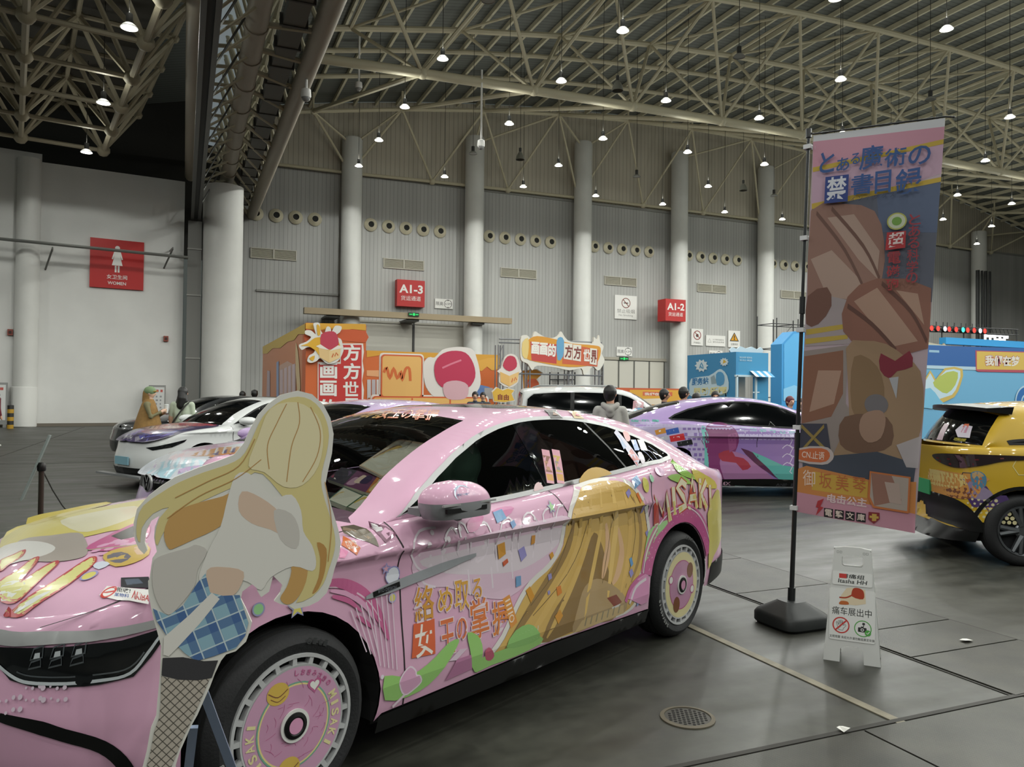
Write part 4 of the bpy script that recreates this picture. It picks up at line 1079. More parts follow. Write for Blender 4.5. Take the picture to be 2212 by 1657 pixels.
# mirrors
for sg in (1, -1):
    o = bpy.data.objects.new('wing_mirror', None); COL.objects.link(o); o.parent = pk.root; o.location = (-.76 - (.06 if sg < 0 else 0), sg * (1.00 - (.05 if sg < 0 else 0)), 1.095); o.scale = (.90, sg * .95, .88)
    def shell_(zlo, zhi, nm, mt, k=1.):
        m = MB(); vs = []; n = 28; rows = 9
        for j in range(rows + 1):
            z = zlo + (zhi - zlo) * j / rows
            q = sqrt(max(0, 1 - (z / .098) ** 2)) if z > 0 else sqrt(max(.0, 1 - (z / .10) ** 2 * .45))
            for i in range(n):
                a = 2 * pi * i / n; ca, sa = cos(a), sin(a)
                x = .205 * k * math.copysign(abs(ca) ** .8, ca) * (q ** .8) + .01 * z; y = .105 * k * math.copysign(abs(sa) ** .75, sa) * (q ** .7)
                vs.append((x + (.03 if ca < 0 else 0) * (z / .09), y, z))
        fs = [[j * n + i, j * n + (i + 1) % n, (j + 1) * n + (i + 1) % n, (j + 1) * n + i] for j in range(rows) for i in range(n)] + [list(range(n))[::-1], [rows * n + i for i in range(n)]]
        m.add(vs, fs); return m.build(nm, mt, o, True)
    shell_(.0, .0975, 'mirror_cap', PINK); shell_(-.078, .0, 'mirror_base', mat('mirror_grey', '8b8d90', .35, .3)); 
    m = MB(); m.box((.02, .094, -.034), (.27, .014, .022)); m.box((.0, .096, -.006), (.36, .012, .009), mi=1); m.build('mirror_signal', [BLK, CHR], o)
    m = MB(); m.add([(.20, -.11, -.06), (.02, -.13, -.065), (.02, -.06, -.075), (.18, -.05, -.07), (.20, -.11, -.03), (.02, -.13, -.03), (.02, -.06, -.03), (.18, -.05, -.03)], [[0, 1, 2, 3], [4, 5, 6, 7], [0, 1, 5, 4], [1, 2, 6, 5], [2, 3, 7, 6], [3, 0, 4, 7]]); m.ball((-.02, .0, -.082), .028, 8); m.build('mirror_stalk', mat('mirror_grey'), o)
    if sg > 0:
        m = MB(); fn = lambda u, v, w: Vector((u, .098 * (max(.05, 1 - (v / .103) ** 2)) ** .35 * max(.1, 1 - abs(u / .25) ** 2.5) ** .30 + .004 + w, v))
        flat(m, disc(.045, .045, .058, 20, .038), fn, 0, 0); ringflat(m, .045, .045, .034, .036, fn, .0008, 2, 24)
        lettering(m, '御坂幼稚园', fn, (.09, .034, .0, .055), 1, .02, 0, .0015); m.build('mirror_sticker', [vinyl('a9bfd6'), vinyl('51628f'), vinyl('dfe6ee')], o, recalc=False)
# headlamp with chrome brow
def fy(y): return pk.s_of_y(y)
top = [(fy(.20), .735), (fy(.45), .738), (fy(.58), .752), (pk.s_of_x(.62), .770), (pk.s_of_x(.47), .797)]
low = [(pk.s_of_x(.47), .770), (pk.s_of_x(.62), .738), (fy(.58), .716), (fy(.45), .700), (fy(.20), .695)]
pk.patch('lamp_brow', pk.F1, smooth_loop(top, 4, False) + smooth_loop(low, 4, False), CHR, (), .05, .03, .010)
lamp = [(fy(.40), .690), (fy(.50), .700), (fy(.62), .712), (pk.s_of_x(.58), .733), (pk.s_of_x(.46), .765), (pk.s_of_x(.44), .752), (pk.s_of_x(.49), .675), (pk.s_of_x(.535), .618), (pk.s_of_x(.62), .600), (fy(.60), .588), (fy(.50), .600), (fy(.42), .640)]
o = pk.patch('headlamp', pk.F1, lamp, mat('lamp_black', '0b0d0f', .08, coat=1.), (), .05, .03, .006)
m = MB()
for k in range(3):
    s0 = fy(.56) + .075 * k
    for dz, hh in ((.668, .035), (.640, .022)):
        q = [(s0, dz + .016 * k * .6), (s0 + .045, dz + .012 + .016 * k * .6), (s0 + .040, dz + hh + .012 + .016 * k * .6), (s0 + .006, dz + hh + .016 * k * .6)]
        strip(m, q, .006, pk.F1, .0085, 0, True)
    flat(m, [(s0 + .012, .672 + .01 * k), (s0 + .036, .678 + .01 * k), (s0 + .033, .694 + .01 * k), (s0 + .014, .69 + .01 * k)], pk.F1, .009, 1)
drl = smooth_loop([(fy(.43), .640), (fy(.52), .608), (fy(.60), .600), (pk.s_of_x(.62), .612), (pk.s_of_x(.545), .630), (pk.s_of_x(.50), .690), (pk.s_of_x(.462), .750)], 4, False)
strip(m, drl, .010, pk.F1, .009, 1); strip(m, [(a, b + .02) for a, b in drl[4:-5]], .005, pk.F1, .009, 0)
m.build('lamp_optic', [mat('lamp_chrome', '9fa6ad', .15, .9), mat('lamp_lens', 'cfd6da', .1, .3)], o, recalc=False)
# bumper vent
vt = smooth_loop([(fy(.38), .50), (fy(.50), .492), (fy(.62), .476), (fy(.70), .452), (pk.s_of_x(.60), .41), (pk.s_of_x(.545), .34), (pk.s_of_x(.52), .25), (pk.s_of_x(.52), .20)], 4, False)
pk.strip_side('bumper_vent', vt, [.008 + .034 * min(1, k / 9) for k in range(len(vt))], BLK, .006)
pk.patch('lower_grille', pk.F1, [(0, .20), (fy(.5), .20), (fy(.68), .215), (fy(.66), .29), (fy(.5), .31), (0, .32)], BLK, (), .06, .04, .006)
pk.patch('front_grille', pk.F1, [(0, .36), (fy(.3), .38), (fy(.36), .66), (0, .68)], BLK, (), .06, .04, .006)
# tail: lamp band, bumper bottom
pk.patch('tail_lamp', pk.F1, [(pk.s_of_x(-3.70), .905), (pk.s_of_x(-3.90), .885), (pk.L, .88), (pk.L, .945), (pk.s_of_x(-3.88), .945)], mat('tail_lamp_dark', '2d1418', .12, coat=1.), (), .06, .03, .006)
pk.patch('rear_valance', pk.F1, [(pk.s_of_x(-3.38), .40), (pk.s_of_x(-3.36), .255), (pk.s_of_x(-3.8), .29), (pk.L, .30), (pk.L, .44), (pk.s_of_x(-3.8), .43)], BLK, (), .06, .04, .007)
# wheels with printed discs
def arc_text(mb, text, fn, cx, cy, r, a0, a1, h, mi, w=.001):
    n = len(text); vs = None
    for k, ch in enumerate(text):
        if ch == ' ': continue
        a = radians(a0 + (a1 - a0) * (k + .5) / n); vs_, fs = glyphs(ch, .03); wd = h * (.35 if ch in 'I1' else .8)
        ux, uy = Vector((-sin(a), cos(a))) * (1 if a1 > a0 else -1), Vector((cos(a), sin(a))) * (-1 if a1 > a0 else 1)
        out = []
        for p, q in vs_: v = Vector((cos(a), sin(a))) * r + ux * ((p - .5) * wd) + uy * ((q - .5) * h); out.append(fn(cx + v.x, cy + v.y, w))
        mb.add(out, fs, mi)
def pink_wheel(style):
    def b(o, R, w):
        y = w / 2; rr = .252; tyre(o, R, rr, w)
        m = MB(); n = 20; r0, r1, r2 = .207, .213, .250; fn = lambda u, v, ww: Vector((-u, y - .004 + ww, v))
        m.lathe([(r2 + .006, y - .012), (r2 + .004, y - .003), (r2 - .008, y - .003), (r2 - .010, y - .03)], ax='Y', n=60)
        m.lathe([(r0 - .004, y - .006), (r1 + .004, y - .004), (r1 + .006, y - .03)], ax='Y', n=60)
        for k in range(n):
            a = 2 * pi * k / n; u = Vector((cos(a), 0, sin(a))); t = Vector((-sin(a), 0, cos(a)))
            p = [u * r1 - t * .010, u * r2 - t * .008, u * r2 + t * .008, u * r1 + t * .010]
            m.add([q + Vector((0, y - .005, 0)) for q in p] + [q + Vector((0, y - .03, 0)) for q in p], [[0, 1, 2, 3], [0, 1, 5, 4], [2, 3, 7, 6]])
        m.build('rim', mat('rim_silver', 'bfc0c1', .4, .3), o, True, True, 30)
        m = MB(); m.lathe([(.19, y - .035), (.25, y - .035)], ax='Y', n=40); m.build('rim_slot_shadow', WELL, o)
        m = MB()
        flat(m, disc(0, 0, .209, 48), fn, 0, 0 if style else 3)
        if style:
            ringflat(m, 0, 0, .150, .156, fn, .001, 4, 48); ringflat(m, 0, 0, .144, .150, fn, .001, 5, 48); flat(m, disc(0, 0, .144, 40), fn, .0008, 1)
            random.seed(5)
            for k in range(34):
                a = random.random() * 6.28; r = .065 + .07 * random.random(); q = random.random() * 3.1; l = .02 + .03 * random.random()
                strip(m, smooth_loop([(r * cos(a), r * sin(a)), (r * cos(a) + l * .5 * cos(q) + .006, r * sin(a) + l * .5 * sin(q)), (r * cos(a) + l * cos(q), r * sin(a) + l * sin(q))], 3, False), .0016, fn, .0014, 8)
            for a, cc in ((118, 7), (262, 7)):
                ca, sa = .15 * cos(radians(a)), .15 * sin(radians(a)); flat(m, disc(ca, sa, .046, 20, .040), fn, .0018, cc); strip(m, smooth_loop([(ca - .04, sa + .01), (ca, sa - .012), (ca + .04, sa + .008)], 4, False), .004, fn, .0022, 9); strip(m, smooth_loop([(ca - .03, sa - .012), (ca, sa - .028), (ca + .03, sa - .014)], 4, False), .003, fn, .0022, 9)
            hx, hy = .085, .125
            for s_, mi, ww in ((1, 8, .002), (.66, 6, .0026)):
                flat(m, [(hx + s_ * .0026 * 16 * sin(t) ** 3 * .75, hy + s_ * .0026 * (13 * cos(t) - 5 * cos(2 * t) - 2 * cos(3 * t) - cos(4 * t)) * .75) for t in [2 * pi * k / 30 for k in range(30)]], fn, ww, mi)
            arc_text(m, 'MISAKI', fn, 0, 0, .181, 28, -42, .034, 2, .0015); arc_text(m, 'MISAKI', fn, 0, 0, .181, 232, 160, .034, 2, .0015)
            arc_text(m, 'しおきみさきの', fn, 0, 0, .188, 92, 34, .022, 8, .0015)
        else:
            flat(m, disc(0, 0, .158, 40), fn, .0008, 8); flat(m, disc(0, 0, .152, 40), fn, .0012, 1)
            for a, cc in ((35, 9), (240, 9)): ca, sa = .135 * cos(radians(a)), .135 * sin(radians(a)); flat(m, disc(ca, sa, .042, 18, .05), fn, .0018, cc)
            for a in (160, 340): ca, sa = .15 * cos(radians(a)), .15 * sin(radians(a)); flat(m, disc(ca, sa, .03, 16), fn, .0018, 8); flat(m, disc(ca, sa, .022, 16), fn, .0022, 6)
        m.build('wheel_disc', [vinyl('be93ad'), vinyl('ba8aa6'), vinyl('d8cf9a'), vinyl('d3c99a'), vinyl('6f9f8a'), vinyl('d9c88a'), vinyl('dcdcd6'), vinyl('c9a94e'), vinyl('b05a86'), vinyl('7a4f36')], o, recalc=False)
        m = MB(); m.lathe([(.060, y - .002), (.060, y + .004), (.048, y + .004)], ax='Y', n=32, mi=1); m.lathe([(.048, y + .002), (.047, y + .008), (.034, y + .012), (.030, y + .008), (0, y + .008)], ax='Y', n=28); m.lathe([(0, y + .0095), (.029, y + .0095)], ax='Y', n=24, mi=2)
        m.build('hub_cap', [BLK, vinyl('d2d2ce'), vinyl('c98fae')], o, True)
        m = MB(); fn2 = lambda u, v, ww: Vector((-u, y + .001 + ww, v)); arc_text(m, '245/45R18', fn2, 0, 0, .292, 232, 188, .022, 0, .001); arc_text(m, 'Giti', fn2, 0, 0, .300, 82, 62, .024, 1, .001)
        m.build('tyre_lettering', [plain('8d8f8c'), plain('2c2e2f')], o, recalc=False)
    return b
wheel_at(pk, 0, 1, .338, .235, .945, pink_wheel(1)); wheel_at(pk, -2.92, 1, .338, .235, .945, pink_wheel(0))
wheel_at(pk, 0, -1, .338, .235, .945, alloy()); wheel_at(pk, -2.92, -1, .338, .235, .945, alloy())
# cabin inside: floor, dash, seats
m = MB(); m.box((-1.9, 0, .62), (3.1, 1.50, .06)); m.build('cabin_floor', DARKIN, pk.root)
m = MB(); m.add([(-.46, -.62, .985), (-.46, .62, .985), (-1.0, .66, 1.0), (-1.0, -.66, 1.0), (-.5, -.7, .62), (-.5, .7, .62), (-.95, .7, .62), (-.95, -.7, .62)], [[0, 1, 2, 3], [3, 2, 6, 7], [0, 1, 5, 4], [1, 2, 6, 5], [3, 0, 4, 7]]); m.build('dashboard', DARKIN, pk.root)
for y in (.37, -.37):
    m = MB(); m.box((-1.50, y, .75), (.5, .48, .16)); m.box((-1.80, y, 1.0), (.16, .48, .62), M=Matrix.Rotation(-.28, 3, 'Y')); m.box((-1.93, y, 1.33), (.10, .26, .16), M=Matrix.Rotation(-.2, 3, 'Y')); m.build('seat', mat('seat_dark', '26272a', .8), pk.root)
m = MB(); m.box((-2.5, 0, .75), (.5, 1.2, .16)); m.box((-2.85, 0, .98), (.14, 1.2, .5), M=Matrix.Rotation(-.4, 3, 'Y')); m.build('rear_bench', mat('seat_dark'), pk.root)
m = MB(); m.lathe([(.175, -.012), (.19, 0), (.175, .012), (.163, 0)], closed=True, ax='X', n=28); 
for v in m.v: v.z += 1.0; v.y += .37; v.x += -1.12
m.build('steering_wheel', BLK, pk.root, True)
# ================================================================== VINYL GRAPHICS OF THE PINK CAR
class Wrap:
    def __init__(s, car, sg=1): s.car = car; s.sg = sg; s.m = MB(); s.mats = []; s.n = 0; s.base = 0.
    def mi(s, c):
        m = vinyl(c)
        if m not in s.mats: s.mats.append(m)
        return s.mats.index(m)
    def up(s): s.n += 1; return .0022 + s.base + .000012 * s.n
    def fill(s, pts, c, F, g=.05, extra=(), w=None, holes=()):
        if not w:
            big = max(max(p[0] for p in pts) - min(p[0] for p in pts), max(p[1] for p in pts) - min(p[1] for p in pts))
            if big > .22 and s.car is pk: s.base += .0002; g = min(g, .028)
            w = s.up()
        p, f = region(pts, holes, g, g * .8, extra)
        if not f: return
        vs = [F(u, v, w) for u, v in p]
        a, b, d = (vs[i] for i in f[len(f) // 2]); gg = f[len(f) // 2][0]
        if (b - a).cross(d - a).dot(F(p[gg][0], p[gg][1], .01) - F(*p[gg])) < 0: f = [x[::-1] for x in f]
        s.m.add(vs, f, s.mi(c))
    def side(s, px, c, sm=0, g=.05, w=None):
        pts = [s.car.px_side(*p) for p in px]; pts = [(s.car.s_of_x(x), z) for x, z in pts]
        if sm: pts = smooth_loop(pts, sm)
        u0, u1 = min(p[0] for p in pts), max(p[0] for p in pts); v0, v1 = min(p[1] for p in pts), max(p[1] for p in pts)
        ex = []
        for zc in (.26, .36, .48, .55, .62, .75, .80, .875, .905, .95, 1.0):
            if v0 < zc < v1: ex.append([(u0 - .02 + (u1 - u0 + .04) * k / 40, zc) for k in range(41)])
        if v1 > .88 and s.car is pk:
            for off in (.055, .028, .010): ex.append([(u, s.car.zs(s.car.pc(u)[0]) - off) for u in [u0 - .02 + (u1 - u0 + .04) * k / 40 for k in range(41)]])
        s.fill(pts, c, s.car.F1, g, ex, w)
    def sline(s, px, wd, c, sm=3, closed=False, w=None):
        pts = [s.car.px_side(*p) for p in px]; pts = [(s.car.s_of_x(x), z) for x, z in pts]
        if sm: pts = smooth_loop(pts, sm, closed)
        strip(s.m, pts, wd, s.car.F1, w or s.up(), s.mi(c), closed)
    def stext(s, t, px0, px1, c, bold=0., skew=0., w=None):
        a = s.car.px_side(*px0); b = s.car.px_side(*px1); F = lambda u, v, ww: s.car.F1(s.car.s_of_x(u), v, ww)
        lettering(s.m, t, F, (a[0], b[1], b[0], a[1]), s.mi(c), bold, skew, w or s.up())
    def hood(s, px, c, sm=0, g=.05):
        pts = [s.car.px_hood(*p) for p in px]
        if sm: pts = smooth_loop(pts, sm)
        s.fill(pts, c, s.car.F2, g)
    def hline(s, px, wd, c, sm=3, closed=False):
        pts = [s.car.px_hood(*p) for p in px]
        if sm: pts = smooth_loop(pts, sm, closed)
        strip(s.m, pts, wd, s.car.F2, s.up(), s.mi(c), closed)
    def glass(s, px, c, sm=0, w=None):
        pts = [s.car.q_of(*s.car.px_glass(*p)) for p in px]
        if sm: pts = smooth_loop(pts, sm)
        s.fill(pts, c, s.car.F3, .15, (), w or .0055 + .00003 * s.n); s.n += 1
    def build(s, name):
        if s.sg < 0:
            s.m.v = [Vector((v.x, -v.y, v.z)) for v in s.m.v]; s.m.f = [f[::-1] for f in s.m.f]
        return s.m.build(name, s.mats, s.car.root, False, False)
w = Wrap(pk)
# pale fade with dripping white outlines on the doors
w.side([(893, 1205), (960, 1178), (1060, 1150), (1170, 1124), (1228, 1116), (1236, 1160), (1210, 1200), (1160, 1240), (1100, 1290), (1040, 1290), (960, 1268), (905, 1268)], 'd3b6c8', 3)
w.side([(905, 1212), (980, 1192), (1090, 1166), (1200, 1140), (1222, 1150), (1190, 1190), (1130, 1228), (1060, 1240), (960, 1238)], 'd2c6ce', 3)
for k, L in enumerate(([(940, 1140), (905, 1148), (893, 1185), (900, 1225), (925, 1235), (950, 1222)], [(958, 1230), (962, 1170), (972, 1142), (985, 1150), (988, 1200), (990, 1140), (1002, 1134), (1010, 1190)],
        [(1018, 1215), (1022, 1150), (1045, 1128), (1060, 1150), (1050, 1195), (1030, 1215)], [(1075, 1235), (1080, 1150), (1098, 1118), (1110, 1150), (1105, 1210)], [(1118, 1190), (1128, 1128), (1146, 1108), (1158, 1150), (1150, 1205)],
        [(1165, 1160), (1172, 1112), (1190, 1098), (1198, 1128), (1190, 1175)], [(1200, 1120), (1206, 1096), (1216, 1092)], [(905, 1235), (915, 1260), (940, 1268)], [(1010, 1230), (1015, 1285)], [(1060, 1225), (1064, 1270)], [(1104, 1215), (1107, 1250)])):
    w.sline(L, .010, 'd9cdd6')
random.seed(11)
for k in range(46):
    px = 900 + random.random() * 320; py = 1150 - (px - 900) * .15 + random.random() * 95
    if px > 1100 and py > 1200: continue
    x, z = pk.px_side(px, py); w.fill(disc(pk.s_of_x(x), z, .006 + .007 * random.random(), 8), 'd8ccd4', pk.F1, .05)
w.side([(1008, 1130), (1030, 1110), (1044, 1118), (1030, 1145), (1012, 1150)], 'c878a2', 2)
w.side([(1062, 1105), (1090, 1095), (1110, 1098), (1090, 1118)], 'c67fa6', 2)
# big golden ribbon field with white border (plain abstract stand-in)
G0 = [(1250, 1066), (1262, 1050), (1300, 1040), (1345, 1042), (1375, 1068), (1392, 1110), (1398, 1165), (1390, 1215), (1372, 1262), (1372, 1296), (1348, 1322), (1290, 1346), (1235, 1368), (1170, 1388), (1120, 1406), (1062, 1422), (1090, 1378), (1120, 1312), (1150, 1262), (1192, 1222), (1216, 1176), (1234, 1120)]
w.sline([(x + (4 if x > 1300 else -5), y - 2) for x, y in G0], .03, 'd6d2cc', 3, True)
w.side(G0, 'c6a256', 3)
w.side([(1170, 1388), (1230, 1366), (1290, 1346), (1330, 1330), (1318, 1250), (1300, 1180), (1282, 1150), (1262, 1200), (1232, 1262), (1190, 1330)], '86693a', 3)
w.side([(1236, 1366), (1292, 1346), (1346, 1324), (1350, 1290), (1320, 1262), (1288, 1250), (1262, 1268), (1248, 1310)], 'a98f66', 3)
for L, wd, c in (([(1240, 1110), (1226, 1180), (1180, 1260), (1130, 1340), (1090, 1402)], .05, '8d6f3c'), ([(1256, 1090), (1246, 1180), (1206, 1270), (1160, 1350), (1130, 1395)], .04, 'cda95e'), ([(1276, 1070), (1270, 1160), (1240, 1250), (1200, 1340), (1180, 1378)], .035, 'cba75c'),
        ([(1296, 1056), (1298, 1130), (1286, 1200), (1270, 1280), (1262, 1340)], .03, 'd2af64'), ([(1320, 1050), (1330, 1120), (1322, 1200), (1312, 1290)], .045, 'd8b56a'), ([(1344, 1054), (1360, 1120), (1356, 1200), (1340, 1280)], .04, 'cfa95c'), ([(1366, 1074), (1382, 1130), (1380, 1200), (1362, 1258)], .03, '9a7a42'),
        ([(1308, 1130), (1312, 1180), (1306, 1220), (1300, 1250)], .05, 'd2aa82'), ([(1334, 1140), (1342, 1190), (1334, 1236), (1322, 1262)], .05, 'd0a880')):
    pts = smooth_loop(L, 5, False); n = len(pts)
    w.sline(pts, [wd * (.25 + sin(pi * (k + .5) / n) * .9) for k in range(n)], c, 0)
for L in ([(1262, 1062), (1262, 1150), (1224, 1240), (1150, 1330)], [(1310, 1046), (1318, 1140), (1300, 1260)], [(1355, 1058), (1372, 1150), (1350, 1270)], [(1240, 1130), (1200, 1230), (1130, 1330), (1085, 1410)]): w.sline(L, .004, '5f4a28')
w.side([(1310, 1292), (1330, 1284), (1342, 1300), (1326, 1312)], '7d3b2c'); w.side([(1320, 1312), (1338, 1304), (1344, 1326), (1330, 1334)], 'd2d0cc')
w.side([(1256, 1340), (1300, 1322), (1346, 1306), (1346, 1324), (1292, 1346), (1240, 1366)], 'c3a877')
for i in range(7): x = 1262 + i * 12; w.sline([(x, 1352 - i * 4.6), (x + 4, 1334 - i * 4.6)], .012, '8f8468', 0)
# lettering block
F_sq = [(892, 1348), (937, 1336), (939, 1412), (888, 1422)]
w.side(F_sq, 'cf5f38'); w.stext('女', (895, 1352), (935, 1412), 'e4ddd6', .01, .05)
for t, a, b, c in (('絡', (893, 1270), (938, 1334), 'c98f3a'), ('め', (944, 1272), (977, 1318), 'cf9a3c'), ('取', (980, 1256), (1013, 1314), 'd09c40'), ('る', (1018, 1252), (1040, 1292), 'd0953c'),
                   ('王', (948, 1342), (982, 1408), 'cc6a3c'), ('の', (984, 1338), (1008, 1378), 'cc6c3e'), ('掌', (1012, 1298), (1056, 1372), 'cc7038'), ('握', (1060, 1302), (1098, 1364), 'cf7a36')):
    w.stext(t, (a[0] - 2, a[1] - 2), (b[0] + 2, b[1] + 2), 'd9c7cd', .03); w.stext(t, a, b, c, .012)
w.side([(1084, 1294), (1099, 1284), (1116, 1344), (1102, 1358)], 'd08a3a')
for k in range(4): w.sline([(1090 + k * 2, 1300 + k * 9), (1100 + k * 2.2, 1294 + k * 9)], .008, 'e6d2c0', 0)
x, z = pk.px_side(1104, 1336); strip(w.m, disc(pk.s_of_x(x), z, .016, 14), .006, pk.F1, w.up(), w.mi('e6d2c0'), True)
# green swooshes and pink stripes near the sill
w.side([(829, 1460), (868, 1462), (905, 1448), (940, 1418), (968, 1388), (990, 1380), (984, 1400), (960, 1440), (925, 1478), (880, 1504), (830, 1512)], '8fbf6a', 2)
w.side([(1008, 1366), (1030, 1372), (1040, 1392), (1040, 1420), (1030, 1452), (1018, 1440), (1014, 1404)], '8fbf6a', 2)
w.side([(1024, 1452), (1040, 1420), (1070, 1408), (1120, 1390), (1166, 1374), (1166, 1390), (1110, 1418), (1060, 1436)], '90c06c', 2)
w.side([(1092, 1398), (1112, 1362), (1140, 1348), (1158, 1358), (1164, 1378), (1130, 1394)], '84b566', 2)
for k in range(9): w.sline([(1106 + k * 6.6, 1396 - k * 2.4), (1108 + k * 6.6, 1378 - k * 3.4)], .004, 'd6ded0', 0)
w.side([(985, 1424), (1016, 1414), (1018, 1444), (960, 1470)], 'ab6f93')
w.side([(968, 1428), (992, 1402), (1008, 1400), (984, 1426)], 'cfb9c8')
hx = [(872, 1500), (862, 1478), (868, 1458), (884, 1440), (896, 1448), (898, 1458), (906, 1460), (908, 1472), (892, 1488)]
w.side(hx, 'cf9dbb', 2); w.sline(hx, .007, 'dccbd6', 3, True); w.sline([(872, 1500), (852, 1520), (846, 1526)], .012, 'd8c4d0')
w.side([(1046, 1408), (1054, 1398), (1062, 1404), (1066, 1416), (1058, 1426), (1048, 1424)], 'b4526a', 2)
# magenta sweeps on the front fender
for L, wd, c in (([(700, 1258), (745, 1262), (790, 1290), (822, 1340), (838, 1382)], .05, 'c0628f'), ([(712, 1276), (752, 1284), (790, 1312), (812, 1350)], .022, 'd59ebd'), ([(716, 1288), (752, 1298), (780, 1322)], .02, 'c0628f'), ([(770, 1330), (790, 1345), (805, 1358)], .018, 'bb5c8a'), ([(705, 1268), (750, 1272), (795, 1300), (826, 1350)], .007, 'dcbccd')):
    pts = smooth_loop(L, 5, False); n = len(pts); w.sline(pts, [wd * (.15 + .85 * sin(pi * min(1, (k + 1) / n * .95 + .05))) for k in range(n)], c, 0)
for k in range(9): w.sline([(756 + k * 11, 1318 - k * 6), (790 + k * 9.5, 1408 + k * 5)] if k < 4 else [(756 + k * 11, 1316 - k * 5), (784 + k * 9, 1430 + k * 2)], .005, 'd6c3d0', 0)
for px, py, r, c, o in ((846, 1242, .036, 'd9dbe4', '8f8fc0'), (836, 1226, 0, 0, 0), (846, 1291, .018, 'cfc56e', 'a6a2c8'), (555, 1316, .022, '8fc088', '8f90b4'), (824, 1462, .006, 'd8d0da', 'd8d0da'), (322, 1498, .022, 'c9d2e0', '9a8fc0'), (93, 1613, .020, 'c9d0e0', '9a8fc0'), (69, 1577, .008, 'd2c87a', 'a6a2c8')):
    if not r: continue
    x, z = pk.px_side(px, py) if px > 400 else (None, None)
    if x is None: continue
    d_ = disc(pk.s_of_x(x), z, r, 20); w.fill(d_, c, pk.F1, .05); strip(w.m, d_, .006, pk.F1, w.up(), w.mi(o), True)
def star(cx, cy, r, a0=90, n=5, q=.45): return [(cx + (r if k % 2 == 0 else r * q) * cos(radians(a0 + 180 * k / n)), cy + (r if k % 2 == 0 else r * q) * sin(radians(a0 + 180 * k / n))) for k in range(2 * n)]
for px, py, r, c, o in ((832, 1228, .022, 'd8a0b0', '8f8fc0'), (1190, 1096, .032, '9fc98f', '9f95c0'), (640, 1312, .040, 'cfc468', '8f90b4')):
    x, z = pk.px_side(px, py); d_ = star(pk.s_of_x(x), z, r); w.fill(d_, c, pk.F1, .05); strip(w.m, d_, .007, pk.F1, w.up(), w.mi(o), True)
# confetti
random.seed(3)
for px, py, a, b, c in ((1079, 1116, .075, .045, '6f9ac2'), (1107, 1133, .035, .03, '4f80b4'), (1081, 1189, .055, .07, 'c98d2c'), (1090, 1215, .04, .022, 'c0522c'), (1127, 1196, .05, .06, '8d86bf'), (1150, 1166, .03, .045, 'c98a34'), (1118, 1256, .04, .05, '6a96bf'), (1144, 1284, .04, .07, 'c58a22'), (1186, 1246, .03, .03, '8c86b8'), (1206, 1276, .04, .045, 'cc7a2e'), (1206, 1332, .055, .05, 'c98c2a'),
                        (1184, 1280, .02, .02, '8c86b8'), (1356, 1066, .05, .035, '8c86bf'), (1374, 1042, .09, .05, '6d98c2'), (1379, 1076, .03, .06, 'c86a26'), (1384, 1100, .03, .05, '8a84b8'), (1404, 1168, .06, .07, '5f90be'), (1396, 1152, .03, .03, '8c86bf'), (1362, 1214, .03, .05, '5f92c0'), (1362, 1238, .04, .04, '8a84bc'), (1386, 1258, .03, .04, '6a8fc4'), (1376, 1302, .02, .04, '7f8fc4'), (1190, 1200, .03, .03, 'c9902c')):
    x, z = pk.px_side(px, py); t = pk.s_of_x(x); q = random.random() * .6; u = Vector((cos(q), sin(q))) * a / 2; v_ = Vector((-sin(q), cos(q))) * b / 2
    w.fill([(t + e * u.x + f_ * v_.x, z + e * u.y + f_ * v_.y) for e, f_ in ((-1, -1), (1, -.8), (1, 1), (-.9, 1.1))], c, pk.F1, .05)
w.side([(1352, 1292), (1376, 1250), (1398, 1236), (1400, 1262), (1396, 1300), (1384, 1306)], 'cf8cb4'); w.sline([(1350, 1300), (1362, 1268), (1386, 1242), (1398, 1234)], .03, 'b8598c'); w.sline([(1358, 1304), (1372, 1268), (1394, 1250)], .018, 'd6ccd2')
# rear quarter: green/yellow camouflage, magenta arch ring, lettering
w.side([(1452, 990), (1462, 1004), (1480, 1016), (1500, 1030), (1508, 1038), (1490, 1034), (1470, 1026), (1456, 1012)], '94c25c', 2)
w.side([(1490, 1012), (1520, 1026), (1540, 1040), (1544, 1056), (1520, 1052), (1502, 1040)], 'c8b95a', 2)
w.side([(1440, 1030), (1462, 1024), (1482, 1034), (1490, 1046), (1460, 1042)], '9ac468', 2)
w.side([(1398, 1150), (1420, 1132), (1444, 1122), (1432, 1142), (1414, 1162), (1398, 1204), (1390, 1210)], '9cc888', 2)
A0 = lambda r, a: (pk.s_of_x(-2.905 + r * cos(radians(a))), .338 + r * sin(radians(a)))
for r, wd, c in ((.448, .085, 'b9578c'), (.500, .010, 'e0c6d4'), (.517, .014, 'c36896')):
    strip(w.m, [A0(r, a) for a in range(18, 163, 4)], wd, pk.F1, w.up(), w.mi(c))
random.seed(8)
for k in range(40): a = 20 + random.random() * 140; r = .42 + random.random() * .06; w.fill(disc(*A0(r, a), .004, 6), 'dba6c4', pk.F1, .05, (), .0075)
w.side([(1540, 1066), (1549, 1060), (1556, 1110), (1556, 1160), (1540, 1200), (1528, 1230), (1530, 1170), (1526, 1110)], 'c9bd6c', 2)
ML_ = [[(1416, 1134), (1415, 1076), (1430, 1112), (1437, 1066), (1446, 1126)], [(1452, 1052), (1456, 1112)], [(1480, 1050), (1470, 1040), (1461, 1054), (1474, 1074), (1479, 1092), (1464, 1102)], [(1486, 1100), (1493, 1036), (1503, 1098)], [(1488, 1076), (1501, 1073)], [(1509, 1034), (1511, 1098)], [(1522, 1040), (1512, 1066), (1524, 1098)], [(1530, 1048), (1533, 1102)]]
for L in ML_: w.sline(L, .062, 'b4453c', 0)
